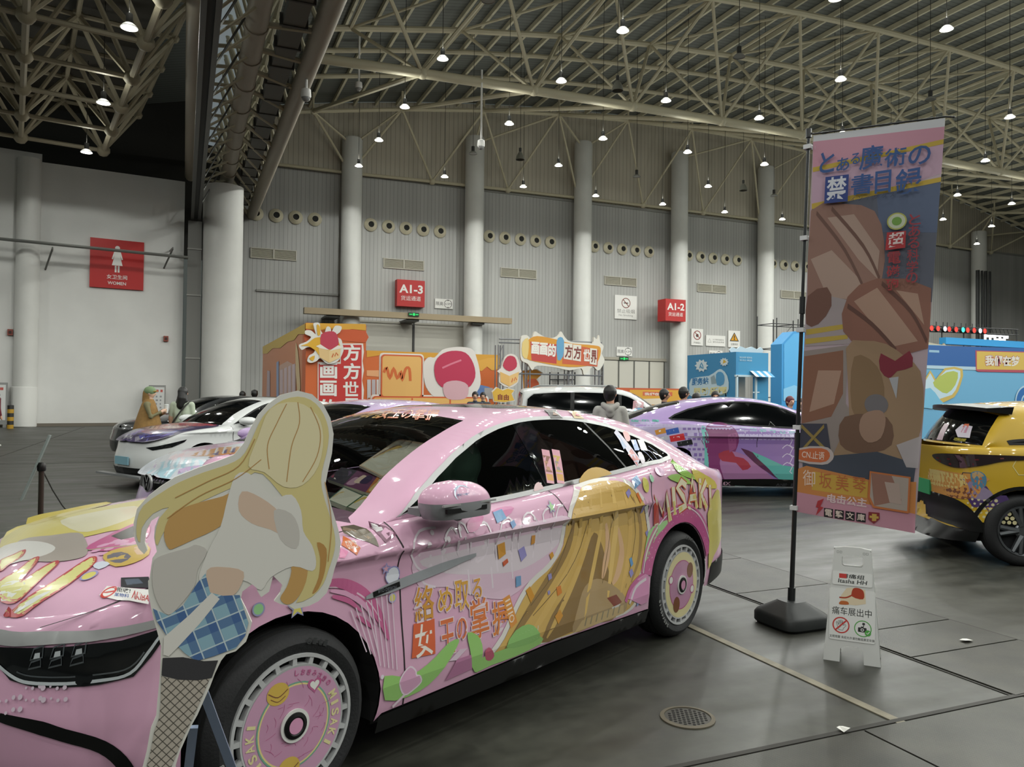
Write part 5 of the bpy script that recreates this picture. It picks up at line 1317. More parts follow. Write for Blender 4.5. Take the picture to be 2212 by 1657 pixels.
for L in ML_: w.sline(L, .044, 'd9d5bc', 0)
for L in ML_: w.sline([(x * .5 + L[-1][0] * .5, y * .5 + L[-1][1] * .5) for x, y in L[-2:]], .026, 'd3c37c', 0)
for px, py, rx, ry, c in ((1393, 1048, .035, .045, 'cfc96a'), (1406, 1034, .022, .022, '9fd0b0'), (1424, 1020, .05, .025, 'd6b3cf')):
    x, z = pk.px_side(px, py); w.fill(disc(pk.s_of_x(x), z, rx, 16, ry), c, pk.F1, .05)
# white dotted sweep low on the front bumper
for k in range(11):
    px = 6 + k * 13.5; py = 1527 - 10 * sin(k * .3) - 1.5 * k + (14 if k < 4 else 0)
    for row in (0, 1):
        d = pk.inv.to_3x3() @ ray(px, py - 26 * row + (k % 2) * 3); o_ = pk.inv @ CAM
        best = None
        for i in range(60):
            t = pk.s_of_y(.30) + (pk.s_of_x(.45) - pk.s_of_y(.30)) * i / 59; z = .6
            for _ in range(4):
                p = pk.s1(t, z); k_ = ((p.x - o_.x) * d.x + (p.y - o_.y) * d.y) / (d.x ** 2 + d.y ** 2); z = o_.z + d.z * k_
            e = abs((p.x - o_.x) * d.y - (p.y - o_.y) * d.x)
            if best is None or e < best[0]: best = (e, t, z)
        if best[0] < .012: w.fill(disc(best[1], best[2], .004 + .0016 * (k % 4), 10), 'd3c2d0', pk.F1, .05)
w.build('vinyl_graphics_side')
# ---- hood and fender graphics
w = Wrap(pk)
w.hood([(15, 1150), (100, 1122), (200, 1100), (300, 1082), (330, 1078), (300, 1130), (230, 1150), (160, 1165), (110, 1165), (40, 1180), (2, 1190)], 'cbbd5e', 3)
w.hood([(130, 1126), (200, 1108), (290, 1094), (300, 1112), (230, 1140), (170, 1150)], 'd3cdac', 3)
w.hood([(60, 1120), (130, 1104), (230, 1085), (230, 1092), (130, 1118), (70, 1135)], 'c9b64c', 2)
w.hood([(44, 1168), (110, 1158), (170, 1152), (186, 1170), (190, 1192), (176, 1206), (120, 1215), (60, 1212), (20, 1200)], 'a39a92', 3)
w.hood([(0, 1186), (40, 1172), (90, 1172), (120, 1184), (100, 1200), (40, 1215), (0, 1222)], 'cfcdc8', 3)
w.hood([(186, 1186), (230, 1160), (300, 1128), (322, 1130), (320, 1160), (280, 1182), (230, 1192)], 'bd5c8d', 3)
random.seed(4)
for k in range(22):
    px = 200 + random.random() * 115; py = 1188 - (px - 190) * .32 + random.random() * 22
    x, y = pk.px_hood(px, py); w.fill(disc(x, y, .018, 10), 'd39fbd', pk.F2, .06)
w.hood([(240, 1160), (292, 1136), (318, 1138), (300, 1160), (262, 1168)], '3c3836')
w.hline([(190, 1190), (260, 1182), (322, 1176)], .006, '96c07c', 2)
w.hood([(224, 1200), (258, 1186), (318, 1178), (322, 1200), (290, 1218), (250, 1226), (228, 1214)], 'c2a558', 2)
w.hood([(232, 1202), (262, 1194), (284, 1204), (262, 1218), (238, 1214)], '6d6a72', 2); w.hood([(290, 1184), (312, 1182), (316, 1196), (296, 1200)], 'cfae92', 2)
w.hood([(200, 1222), (222, 1214), (238, 1220), (214, 1232)], 'cbd0dc', 2)
# tall flame-like letters on the bonnet: white-yellow with red edge
for poly in ([(20, 1316), (60, 1294), (120, 1256), (170, 1222), (196, 1206), (206, 1208), (198, 1224), (150, 1262), (90, 1300), (40, 1324), (16, 1326)],
             [(0, 1258), (40, 1234), (70, 1210), (82, 1206), (74, 1222), (48, 1252), (56, 1254), (96, 1226), (122, 1214), (118, 1226), (70, 1270), (36, 1300), (0, 1308)],
             [(0, 1214), (30, 1200), (52, 1190), (46, 1204), (16, 1224), (0, 1236)]):
    w.hood(poly, 'd0cc86', 3); w.hood([(x * .96 + 3, y * .985 + 17) if 0 else (x + (1 if x > 60 else -1), y + 2) for x, y in poly], 'd2cfae', 3, .06) if 0 else None
    w.hline(poly, .013, 'b4484c', 3, True)
w.hood([(30, 1318), (58, 1302), (96, 1282), (110, 1280), (70, 1306), (40, 1320)], 'd6d8d4', 2)
w.hood([(4, 1268), (30, 1256), (56, 1262), (30, 1290), (4, 1300)], 'd9dad2', 2)
x, y = pk.px_hood(193, 1245); w.fill(disc(x, y, .024, 16), 'cfc56a', pk.F2, .06); strip(w.m, disc(x, y, .026, 18), .007, pk.F2, w.up(), w.mi('9a94c0'), True)
# refused-sticker cluster
q = [(268, 1246), (318, 1250), (322, 1268), (258, 1272)]
w.hood([(262, 1250), (322, 1248), (326, 1272), (262, 1270)], '2f2f34'); w.hood([(270, 1254), (300, 1252), (310, 1262), (275, 1266)], '57606e')
w.hood([(215, 1288), (232, 1268), (322, 1276), (322, 1308), (280, 1300)], 'dedcd9')
a_ = pk.px_hood(236, 1281); strip(w.m, disc(a_[0], a_[1], .022, 18), .008, pk.F2, w.up(), w.mi('c23b34'), True); strip(w.m, [(a_[0] - .014, a_[1] + .016), (a_[0] + .014, a_[1] - .016)], .008, pk.F2, w.up(), w.mi('c23b34'))
def htext(t, p00, p10, p01, c, bold=.02):
    A, B, Cc = (Vector(pk.px_hood(*p)) for p in (p00, p10, p01)); vs, fs = glyphs(t, bold); h = w.up()
    w.m.add([pk.F2((A + (B - A) * u + (Cc - A) * v).x, (A + (B - A) * u + (Cc - A) * v).y, h) for u, v in vs], fs, w.mi(c))
htext('拒收!', (252, 1280), (282, 1284), (254, 1270), '1f2023'); htext('某物科', (247, 1290), (279, 1294), (249, 1282), '2f4f8f'); htext('AKIBA', (284, 1296), (322, 1302), (288, 1276), 'b04444')
w.build('vinyl_graphics_bonnet')
# ---- small stickers on the near fender top, roof lettering and side glass
w = Wrap(pk)
def fender(poly, c): w.side(poly, c, 0, .04)
fender([(737, 1138), (765, 1134), (790, 1142), (812, 1166), (818, 1182), (796, 1172), (768, 1164), (742, 1152)], '6d6455'); w.sline([(742, 1142), (770, 1150), (800, 1166)], .012, 'a08d78')
fender([(796, 1126), (828, 1136), (856, 1154), (832, 1174), (812, 1152)], '7a4a62'); fender([(830, 1140), (850, 1152), (834, 1166), (822, 1152)], 'd29fbc'); fender([(800, 1130), (818, 1134), (826, 1146), (812, 1150)], 'c9c4c6')
fender([(740, 1158), (778, 1184), (770, 1200), (736, 1178)], 'c4652e'); w.stext('GARNIER', (742, 1170), (774, 1184), 'e2d8cc', .02)
fender([(734, 1184), (752, 1192), (744, 1206), (732, 1206)], 'd27ca4')
def roof_pt(q, t_, h=0.):
    if t_ <= 2: return pk.F3(q, t_, h)
    p_ = pk.F3(q, 4 - t_, h); return Vector((p_.x, -p_.y, p_.z))
def to_px(P): d = pk.mw @ P - CAM; k = F_PX / d.dot(FWD); return IW / 2 + d.dot(RGT) * k, IH / 2 - d.dot(UPV) * k
def roof_uv(px, py):
    best = min(((to_px(roof_pt(5.3 + .12 * a, 1.1 + .06 * b)), 5.3 + .12 * a, 1.1 + .06 * b) for a in range(16) for b in range(30)), key=lambda e: (e[0][0] - px) ** 2 + (3 * (e[0][1] - py)) ** 2)
    u, v_ = best[1:]
    for _ in range(8):
        f = to_px(roof_pt(u, v_)); a = to_px(roof_pt(u + .01, v_)); b = to_px(roof_pt(u, v_ + .01)); J = ((a[0] - f[0]) * 100, (b[0] - f[0]) * 100, (a[1] - f[1]) * 100, (b[1] - f[1]) * 100); D = J[0] * J[3] - J[1] * J[2]
        if abs(D) < 1e-6: break
        dx, dy = px - f[0], py - f[1]; u += max(-.2, min(.2, (dx * J[3] - dy * J[1]) / D)); v_ += max(-.1, min(.1, (dy * J[0] - dx * J[2]) / D))
    return u, v_
def roof_text(t, p00, p10, p01, c, bold=.01):
    A, B, Cc = (Vector(roof_uv(*p)) for p in (p00, p10, p01)); vs, fs = glyphs(t, bold); h = w.up() + .002
    w.m.add([roof_pt(*(A + (B - A) * u + (Cc - A) * v), h) for u, v in vs], fs, w.mi(c))
roof_text('絡め取る', (738, 903), (812, 906), (772, 889), 'cfa050'); roof_text('女王の掌握', (810, 906), (948, 911), (838, 886), 'cc7040', .015)
# stickers on the door glass
for x0, c0, c1 in ((1168, '8a5a48', 'b98a6a'), (1190, 'c4a850', '9a8c8a')):
    w.glass([(x0, 971), (x0 + 17, 974), (x0 + 28, 1046), (x0 + 12, 1044)], 'd29aa8'); w.glass([(x0 + 3, 984), (x0 + 18, 987), (x0 + 24, 1022), (x0 + 10, 1020)], c0); w.glass([(x0 + 6, 996), (x0 + 14, 998), (x0 + 20, 1018), (x0 + 12, 1016)], c1); w.glass([(x0 + 10, 1024), (x0 + 24, 1026), (x0 + 27, 1040), (x0 + 13, 1038)], 'cf9a44')
w.glass([(1325, 936), (1330, 928), (1381, 992), (1375, 1010)], 'b9b4c8'); w.glass([(1355, 982), (1362, 970), (1380, 994), (1376, 1008)], 'b5504e'); w.glass([(1330, 940), (1336, 942), (1352, 966), (1346, 972)], '8fa0c4')
w.glass([(1344, 936), (1350, 932), (1358, 940), (1360, 952), (1352, 954)], 'd0908f', 2)
w.glass([(1361, 951), (1372, 951), (1380, 974), (1370, 974)], '7f98c8'); w.glass([(1375, 951), (1388, 951), (1398, 975), (1384, 974)], 'd6d6d2'); w.glass([(1376, 980), (1384, 978), (1392, 996), (1386, 1004)], 'c4bcc4', 2)
w.glass([(1250, 1044), (1254, 1030), (1268, 1015), (1286, 1010), (1304, 1014), (1320, 1024), (1300, 1030), (1275, 1038)], 'c6a256', 2)
w.glass([(1152, 1062), (1154, 1048), (1162, 1042), (1170, 1050), (1172, 1056), (1166, 1058)], 'd3b3b4', 2)
w.build('stickers')
# roof-rail edge stickers towards the rear glass
w = Wrap(pk); random.seed(9)
cols = ['cfc0b4', '8c6a5a', 'c4586a', '5f86b8', 'd6d0c4', '3a3638', 'b9a06a']
pp = [(1296, 899), (1322, 906), (1348, 918), (1372, 930), (1394, 944), (1416, 958), (1440, 974), (1462, 990)]
for i, (px, py) in enumerate(pp):
    try:
        a, b = pk.px_roof(px, py)
        if a < 7: continue
        u, v_ = a, min(b, 1.5); w.fill([(u - .16, v_ - .10), (u + .16, v_ - .10), (u + .2, v_ + .1), (u - .1, v_ + .12)], cols[i % 7], pk.F3, .15, (), .006); w.fill([(u - .06, v_ - .05), (u + .09, v_ - .05), (u + .06, v_ + .05)], cols[(i + 3) % 7], pk.F3, .15, (), .007)
    except Exception as e: pass
w.build('roof_edge_stickers')
# ---- things kept in the car: books on the dash, plush toy in the seat
def book(label, px4, z, th, cols, name='book', spine='c9c2b2'):
    """px4: four corners of the cover as seen through the windscreen, at height z (list of 4 heights)"""
    P = [onP(px, py, Vector((0, 0, zz)), Vector((0, 0, 1))) for (px, py), zz in zip(px4, z)]
    c = sum(P, Vector()) / 4; o = thing(name, label, 'book', c); q = [p - c for p in P]
    n = (q[1] - q[0]).cross(q[3] - q[0]).normalized()
    if n.z < 0: n = -n
    m = MB(); m.add([p for p in q] + [p - n * th for p in q], [[0, 1, 2, 3], [7, 6, 5, 4], [0, 1, 5, 4], [1, 2, 6, 5], [2, 3, 7, 6], [3, 0, 4, 7]]); m.build('pages', plain(spine), o)
    f = lambda u, v, w_=0.: (q[0] * (1 - u) + q[1] * u) * (1 - v) + (q[3] * (1 - u) + q[2] * u) * v + n * (.0015 + w_)
    m = MB(); flat(m, rect(0, 0, 1, 1), f, 0, 0); random.seed(hash(label) % 1000 if 0 else len(label))
    for k, cc in enumerate(cols[1:]):
        x0 = .06 + .22 * k % .6; y0 = .08 + .3 * random.random(); flat(m, smooth_loop([(x0, y0), (x0 + .3, y0 + .05), (x0 + .36, y0 + .42), (x0 + .12, y0 + .5)], 3), f, .0006 + .0003 * k, k + 1)
    m.build('cover', [plain(x_) for x_ in cols], o, recalc=False); return o
book('large magazine with pale cover leaning inside the pink car windscreen', [(776, 1006), (826, 1031), (940, 962), (862, 948)], [1.17, 1.14, 1.28, 1.285], .012, ['c3a98f', '8a6a52', '6f86b0', 'd0c4b0', 'c9a860', 'b56a4e'], 'magazine')
bk = [([(706, 1035), (742, 1048), (772, 1017), (738, 1010)], ['2c2430', '8a3a50', 'c9b6b0', '57405c'], 'dark manga volume at the left of the dashboard stack, upper row'),
      ([(742, 1048), (790, 1064), (818, 1028), (772, 1017)], ['6a3a5a', 'b58aa0', 'd4b9a8', '3a2a4a'], 'purple manga volume in the middle of the dashboard stack, upper row'),
      ([(790, 1064), (835, 1072), (864, 1034), (818, 1026)], ['b8703a', 'd2b27a', '6a3040', 'e0c8a0'], 'orange manga volume at the right of the dashboard stack, upper row'),
      ([(708, 1080), (748, 1096), (784, 1070), (742, 1052)], ['4f6a5a', 'c0a060', '8a4a40', '2f3a48'], 'green manga volume at the left of the dashboard stack, lower row'),
      ([(748, 1096), (786, 1108), (826, 1078), (786, 1068)], ['3d5a3c', 'c8a850', '7a9a50', '26342c'], 'dark green manga volume at the right of the dashboard stack, lower row')]
for k, (px4, cols, lab) in enumerate(bk): book(lab, px4, [1.085, 1.078, 1.135, 1.14] if k < 3 else [1.035, 1.01, 1.06, 1.075], .02, cols)
o = thing('plush_toy', 'big pale green plush toy sitting behind the pink car front door glass', 'plush toy', pk.mw @ Vector((-1.42, .34, .86)), CARH)
def remesh_balls(prims, vox, name, mats, parent, assign=None, sm=4):
    m = MB()
    for p in prims:
        if p[0] == 'b': m.ball(p[1], p[2], 14, sc=p[3] if len(p) > 3 else (1, 1, 1))
        else: m.tube(p[1], p[2], 12); [m.ball(a, r, 12) for a, r in zip(p[1], p[2] if isinstance(p[2], (list, tuple)) else [p[2]] * len(p[1]))]
    ob = m.build(name, mats, parent)
    md = ob.modifiers.new('r', 'REMESH'); md.mode = 'VOXEL'; md.voxel_size = vox
    ms = ob.modifiers.new('s', 'SMOOTH'); ms.iterations = sm; ms.factor = .5
    dg = bpy.context.evaluated_depsgraph_get(); dg.update(); me = bpy.data.meshes.new_from_object(ob.evaluated_get(dg)); ob.modifiers.clear(); old = ob.data; ob.data = me; bpy.data.meshes.remove(old)
    if not me.materials:
        for q in mats if isinstance(mats, (list, tuple)) else [mats]: me.materials.append(q)
    me.polygons.foreach_set('use_smooth', [True] * len(me.polygons))
    if assign: me.polygons.foreach_set('material_index', [assign(p.center) for p in me.polygons])
    return ob
remesh_balls([('b', (0, 0, .08), .20, (.9, 1, .85)), ('b', (0, 0, .32), .16, (.95, 1, 1.05)), ('b', (.12, .14, .1), .07), ('b', (.12, -.14, .1), .07)], .02, 'body', mat('plush_green', '7f9a88', .9), o)
# ================================================================== THE OTHER CARS
def c2pos(X, Z): return cw(X, Z)
def cam_heading(deg): return radians(deg - 23)
def place_front(px, py, z, xf, deg):
    """car whose nose centre point (xf,0,z) shows at pixel: returns the front-axle ground position"""
    p = onZ(px, py, z); h = cam_heading(deg); return Vector((p.x - xf * cos(h), p.y - xf * sin(h), 0))
def basic(car, win=DLO, ws=WS, rw=RW, trim=BLK, roofq=None, hood_end=-.50, trunk=-3.30, wheels=((0, .338), (-2.92, .338)), ww=.225, alloy_=None, gq=.3):
    car.shell(.08, hood_end, trunk)
    dq_ = car.QT(win); g_ = inset(win, .022); gq_ = car.QT(g_); tops = [ws, rw] + ([roofq] if roofq else [])
    car.cabin([dq_], tops, .3, .12)
    car.patch('window_trim', car.F3, dq_, trim, [gq_], .25, .1, .004); car.patch('side_window', car.F3, gq_, PRIV, (), .3, .12, .001)
    car.patch('windshield', car.F3, ws, PRIV, (), .3, .12, 0.); car.patch('rear_window', car.F3, rw, PRIV, (), .3, .12, 0.)
    if roofq: car.patch('roof_glass', car.F3, roofq, PRIV, (), .3, .12, 0.)
    car.well()
    al = alloy_ or alloy()
    for x, R in wheels:
        for sg in (1, -1): wheel_at(car, x, sg, R, ww, car.W - .008, al)
def gap2(car, pts, wd=.008): car.strip_side('panel_gap', car.SZ(smooth_loop(pts, 3, False)), wd, GAP, .002)
def std_gaps(car):
    gap2(car, [(-.474, 1.0), (-.50, .9), (-.515, .65), (-.53, .27)]); gap2(car, [(-1.60, 1.04), (-1.68, .9), (-1.68, .65), (-1.63, .29)]); gap2(car, [(-2.60, 1.09), (-2.54, .86), (-2.42, .62), (-2.42, .38)])
    for x0 in (-1.30, -2.28): gap2(car, [(x0, .855), (x0, .89), (x0 - .2, .895), (x0 - .2, .85), (x0, .855)], .006)
def simple_mirrors(car, m_, x=-.74, z=1.08, y=.99):
    for sg in (1, -1):
        m = MB(); m.ball((x, sg * y, z), .1, 14, sc=(1.7, .95, .72)); m.tube([(x + .05, sg * (y - .16), z - .07), (x, sg * y, z - .04)], .03, 6, mi=1); m.build('wing_mirror', [m_, BLK], car.root, True)
def rocker(car, m_=BLK):
    pts = [(-.40 - (2.1 * k / 12), interp(car.c['zbot'], -.40 - 2.1 * k / 12)) for k in range(13)]
    car.patch('rocker_panel', car.F1, car.SZ(pts) + car.SZ([(-2.5, .185), (-1.4, .17), (-.40, .175)]), m_, (), .08, .04, .012)
H3 = -130.57
# ---- white sedan with a dark galaxy bonnet
WHT = mat('white_paint', 'cfd1d0', .45, coat=1.)
wc = Car('car', 'white sedan with dark nebula-like bonnet wrap and pale blue plate, parked behind at left', place_front(265, 995, .44, .90, H3 + 2), cam_heading(H3 + 2), SEDAN, WHT)
basic(wc, roofq=PG); std_gaps(wc); rocker(wc); simple_mirrors(wc, WHT)
w = Wrap(wc); fy_ = wc.s_of_y; sx_ = wc.s_of_x
def hp(w, pts, c, sm=3): w.fill(smooth_loop(pts, sm) if sm else pts, c, w.car.F2, .09)
hp(w, [(.86, 0), (.82, .42), (.66, .66), (.45, .78), (.1, .82), (-.3, .80), (-.45, .4), (-.45, -.4), (-.3, -.8), (.1, -.82), (.45, -.78), (.66, -.66), (.82, -.42)], '3a3150')
for k, (pts, c) in enumerate((([(.7, .1), (.72, .5), (.5, .7), (.3, .6), (.4, .2)], '4b4a8c'), ([(.5, -.2), (.6, .3), (.2, .6), (.0, .3), (.2, -.1)], '8a5a6a'), ([(.3, -.5), (.4, .1), (.1, .5), (-.1, .1), (0, -.5)], 'b09a98'), ([(.1, -.6), (.2, 0), (-.1, .6), (-.3, .4), (-.2, -.2)], '9a4a52'), ([(-.1, -.5), (.0, .2), (-.3, .75), (-.4, .2)], 'b0434c'), ([(.68, -.5), (.74, -.1), (.5, -.1), (.45, -.5)], '6a5aa0'),
    ([(.45, .3), (.5, .55), (.25, .75), (.2, .6)], '2b2f58'), ([(.25, .0), (.3, .3), (.05, .42), (.1, .1)], 'cfc0b8'))): hp(w, pts, c)
for k in range(5): w.hood([], 'ffffff') if 0 else hp(w, [(.6 - .16 * k, .55 + .02 * k), (.5 - .16 * k, .62), (.3 - .14 * k, .66), (.45 - .16 * k, .60)], ['7a68b4', '454a98', 'b8a0c0', '5a4a78', '30335e'][k], 2)
w.build('bonnet_wrap')
wc.patch('headlamp', wc.F1, [(fy_(.50), .665), (fy_(.66), .69), (sx_(.56), .735), (sx_(.30), .80), (sx_(.34), .755), (sx_(.52), .675), (fy_(.62), .625)], mat('lamp_black'), (), .07, .04, .007)
wc.patch('front_intake', wc.F1, [(0, .20), (fy_(.55), .20), (fy_(.72), .24), (fy_(.6), .33), (0, .34)], BLK, (), .07, .04, .007)
m = MB(); m.box((.915, 0, .445), (.02, .44, .13)); m.build('number_plate', mat('plate_pale_blue', '7fa9b8', .5), wc.root)
m = MB(); m.box((.93, 0, .21), (.12, 1.5, .03)); m.build('front_lip', mat('lip_grey', '7b7d7e', .4), wc.root)
# ---- lilac hatch-nose saloon with round emblem
LIL = mat('lilac_white_wrap', 'b9a2c8', .45, coat=1.)
vw = Car('car', 'lilac car with black grille and round chrome emblem, parked between the pink and white cars', place_front(322, 1043, .70, .90, H3), cam_heading(H3), SEDAN, LIL)
basic(vw); std_gaps(vw); rocker(vw); simple_mirrors(vw, LIL)
w = Wrap(vw); fy_ = vw.s_of_y; sx_ = vw.s_of_x
hp(w, [(.86, 0), (.82, .42), (.66, .66), (.42, .80), (.1, .86), (-.3, .84), (-.45, .4), (-.45, -.4), (-.3, -.8), (.1, -.82), (.45, -.78), (.66, -.66), (.82, -.42)], 'c3c8d0')
for pts, c in (([(.80, -.3), (.82, .3), (.6, .55), (.5, .1), (.55, -.3)], '9fc0cc'), ([(.5, .3), (.3, .75), (-.2, .8), (.0, .5), (.2, .2)], '3f3a58'), ([(.35, .1), (.2, .5), (-.3, .6), (-.1, .1)], '5a5478'), ([(.45, -.1), (.3, .35), (-.05, .3), (.1, -.2)], 'b98a5a'), ([(.6, -.2), (.4, .1), (.2, -.3), (.4, -.5)], 'd2c2c8'), ([(.3, -.6), (.2, -.2), (-.3, -.3), (-.1, -.7)], 'c09ab0'), ([(.1, .3), (-.1, .65), (-.35, .5)], '8a7a9a'),
               ([(.72, .2), (.66, .56), (.42, .74), (.5, .5)], 'c8b2d2'), ([(.3, .4), (.26, .5), (-.05, .66), (.05, .52)], 'cf7a3a'), ([(.42, .2), (.36, .32), (.18, .38), (.26, .25)], 'd0843c')): hp(w, pts, c)
A_, B_, C_ = Vector((.80, -.32)), Vector((.70, .34)), Vector((.69, -.36))
vs, fs = glyphs('MERMER', .02); w.m.add([vw.F2((A_ + (B_ - A_) * u + (C_ - A_) * (1 - q)).x - .05, (A_ + (B_ - A_) * u + (C_ - A_) * (1 - q)).y, .006) for u, q in vs], [f[::-1] for f in fs], w.mi('7fa6c0')) if 0 else None
w.build('bonnet_wrap')
vw.patch('front_grille', vw.F1, [(0, .63), (fy_(.62), .64), (fy_(.74), .69), (fy_(.62), .745), (0, .755)], BLK, (), .06, .03, .006)
m = MB(); strip(m, [(0, .695), (fy_(.3), .70), (fy_(.62), .715), (fy_(.72), .71)], .012, vw.F1, .009, 0); strip(m, [(0, .735), (fy_(.3), .738), (fy_(.6), .735)], .006, vw.F1, .009, 1)
k_ = len(m.v); m.v += [Vector((v.x, -v.y, v.z)) for v in m.v]; m.f += [[i + k_ for i in f[::-1]] for f in m.f]; m.m *= 2
m.build('grille_bars', [CHR, plain('8a3038')], vw.root, recalc=False)
vw.patch('headlamp', vw.F1, [(fy_(.66), .66), (sx_(.60), .665), (sx_(.34), .73), (sx_(.30), .80), (sx_(.5), .775), (fy_(.70), .735)], mat('lamp_black'), (), .06, .03, .007)
vw.patch('lower_intake', vw.F1, [(0, .22), (fy_(.6), .22), (fy_(.70), .30), (fy_(.5), .38), (0, .40)], BLK, (), .07, .04, .007)
m = MB(); fn = frame((.902, 0, .70), (0, 1, 0), (0, 0, 1)); fn2 = lambda u, v, w_: Vector((.905 + .018 - .1 * (u * u) + w_, u, .70 + v))
m.lathe([(.083, -.01), (.085, .012), (.075, .016), (.072, .004), (0, .004)], (.905, 0, .70), 'X', 32, 1); m.lathe([(.086, 0), (.088, .012), (.078, .02), (.074, .012)], (.905, 0, .70), 'X', 32, 0)
for L in ([(-.034, .066), (-.004, .012), (.004, .012), (.034, .066)], [(-.064, .036), (-.032, -.058), (-.002, -.004), (.002, -.004), (.032, -.058), (.064, .036)]): strip(m, [(-a, b) for a, b in L], .013, lambda u, v, w_: Vector((.925 + w_, u, .70 + v)), 0, 0)
m.build('emblem', [CHR, BLK], vw.root, True, False)
# ---- dark car behind the white one
DKP = mat('black_paint', '191b1e', .4, coat=1.)
dk = Car('car', 'black car with its dark bonnet and roof just showing behind the white sedan', cw(-8.95, 17.6) - Vector((cos(cam_heading(H3)), sin(cam_heading(H3)), 0)) * .9, cam_heading(H3), SEDAN, DKP)
basic(dk, roofq=PG); simple_mirrors(dk, DKP); fy_ = dk.s_of_y; sx_ = dk.s_of_x
dk.patch('headlamp', dk.F1, [(fy_(.5), .68), (sx_(.6), .69), (sx_(.32), .76), (sx_(.4), .79), (fy_(.6), .73)], mat('lamp_grey', '5a5d60', .2, coat=1.), (), .07, .04, .007)
# ---- purple fastback
PUR = mat('purple_wrap', 'a58bc0', .45, coat=1.)
pu = Car('car', 'purple fastback with teal and magenta side graphics, parked across the aisle behind the pink car', cw(2.62 + 2.92 * 1.03, 13.2), cam_heading(-1), SEDAN, PUR, sc=(1.03, 1., 1.055))
PDLO = [(-.545, 1.03), (-.86, 1.19), (-1.22, 1.34), (-1.60, 1.42), (-1.95, 1.433), (-2.35, 1.395), (-2.70, 1.31), (-2.92, 1.225), (-3.02, 1.165), (-2.97, 1.138), (-2.3, 1.094), (-1.662, 1.056), (-.85, 1.024)]
basic(pu, win=PDLO); std_gaps(pu); rocker(pu); simple_mirrors(pu, PUR)
pu.sgn = -1; w = Wrap(pu, -1)
w.side([(1352, 905), (1400, 908), (1434, 916), (1520, 918), (1600, 921), (1730, 932), (1730, 1040), (1545, 1040), (1505, 1010), (1490, 975), (1470, 962), (1440, 965), (1400, 945)], 'b4a9cc')
w.side([(1600, 925), (1730, 936), (1730, 1042), (1560, 1042), (1560, 930)], '8a6fae')
for k in range(17): x0 = 1368 + k * 21; w.side([(x0, 905 + (k * 1.7 if k > 3 else 1)), (x0 + 14, 906 + (k * 1.7 if k > 3 else 1)), (x0 + 14, 911 + (k * 1.7 if k > 3 else 1)), (x0, 910 + (k * 1.7 if k > 3 else 1))], '6fb9b0') if x0 > 1350 and (x0 < 1425 or x0 > 1590) else None
random.seed(21)
for r in range(9):
    for k in range(5):
        x0 = 1475 + k * 10.5 + (r % 2) * 3; y0 = 924 + r * 11
        if random.random() < .8 and not (r > 5 and k < 2): w.side([(x0, y0), (x0 + 7, y0), (x0 + 7, y0 + 5 + 2 * (r % 2)), (x0, y0 + 5 + 2 * (r % 2))], '8068a8')
w.side([(1514, 925), (1524, 924), (1532, 960), (1530, 1040), (1520, 1040), (1522, 970)], '6fb9b4', 2)
# plain magenta drape field instead of a figure
w.side([(1524, 925), (1536, 914), (1556, 912), (1574, 918), (1590, 930), (1596, 955), (1584, 990), (1590, 1020), (1600, 1042), (1552, 1042), (1532, 1036), (1530, 990), (1522, 955)], '7a3468', 3)
w.side([(1556, 990), (1580, 975), (1612, 985), (1640, 1005), (1670, 1034), (1684, 1044), (1580, 1044), (1560, 1022)], 'a06f9c', 3)
w.side([(1552, 980), (1578, 972), (1588, 986), (1606, 990), (1622, 1008), (1604, 1016), (1590, 1000), (1560, 996)], '9c3548', 2)
w.side([(1572, 940), (1592, 934), (1590, 968), (1576, 978)], '8f4a7c')
w.side([(1600, 968), (1640, 985), (1668, 1010), (1684, 1036), (1660, 1022), (1630, 1000)], '4f2348', 2)
w.side([(1624, 975), (1690, 1005), (1728, 1012), (1728, 1042), (1690, 1042), (1660, 1012)], '5aa8a4', 2)
for k in range(4): w.sline([(1690, 950 + k * 19), (1700, 942 + k * 19), (1712, 950 + k * 19), (1706, 962 + k * 19), (1716, 968 + k * 19)], .012, 'c9c0da', 2)
for a, b, c in (((1415, 926), (1440, 938), 'c8882c'), ((1438, 925), (1468, 938), '2f56a8'), ((1420, 942), (1446, 952), 'b8b8c4'), ((1446, 938), (1480, 953), 'c02a30'), ((1462, 951), (1497, 963), '1c1c1f')):
    w.side([(a[0], a[1] + 4), (b[0] - 3, a[1] - 2), (b[0], b[1] - 3), (a[0] + 3, b[1] + 2)], c); w.sline([(a[0] + 9, (a[1] + b[1]) / 2), (b[0] - 12, (a[1] + b[1]) / 2 - 1.5)], .02, 'dcdce2', 0)
w.build('side_graphics')
w = Wrap(pu, -1)
w.side([(1540, 1037), (1728, 1042), (1728, 1052), (1540, 1050)], '241c2c')
def pst(t, a, b, c):
    A_ = pu.px_side(*a); B_ = pu.px_side(*b); vs, fs = glyphs(t, .02); w.m.add([pu.F1(pu.s_of_x(A_[0] + (B_[0] - A_[0]) * u), B_[1] + (A_[1] - B_[1]) * v, .012) for u, v in vs], fs, w.mi(c))
w.side([(1672, 1042), (1726, 1044), (1726, 1051), (1672, 1050)], 'c9c6cc'); pst('ANIPLEX', (1676, 1043.5), (1722, 1050), '3a3a40'); pst('MX', (1556, 1040), (1578, 1048), 'c9a0b8'); w.side([(1586, 1038), (1612, 1039), (1610, 1050), (1588, 1050)], '7fc0b8')
w.build('side_lettering')
fy_ = pu.s_of_y; sx_ = pu.s_of_x
pu.patch('tail_lamp', pu.F1, [(sx_(-3.66), .93), (sx_(-3.9), .90), (pu.L, .89), (pu.L, .945), (sx_(-3.85), .955)], mat('tail_lamp_dark'), (), .07, .04, .006)
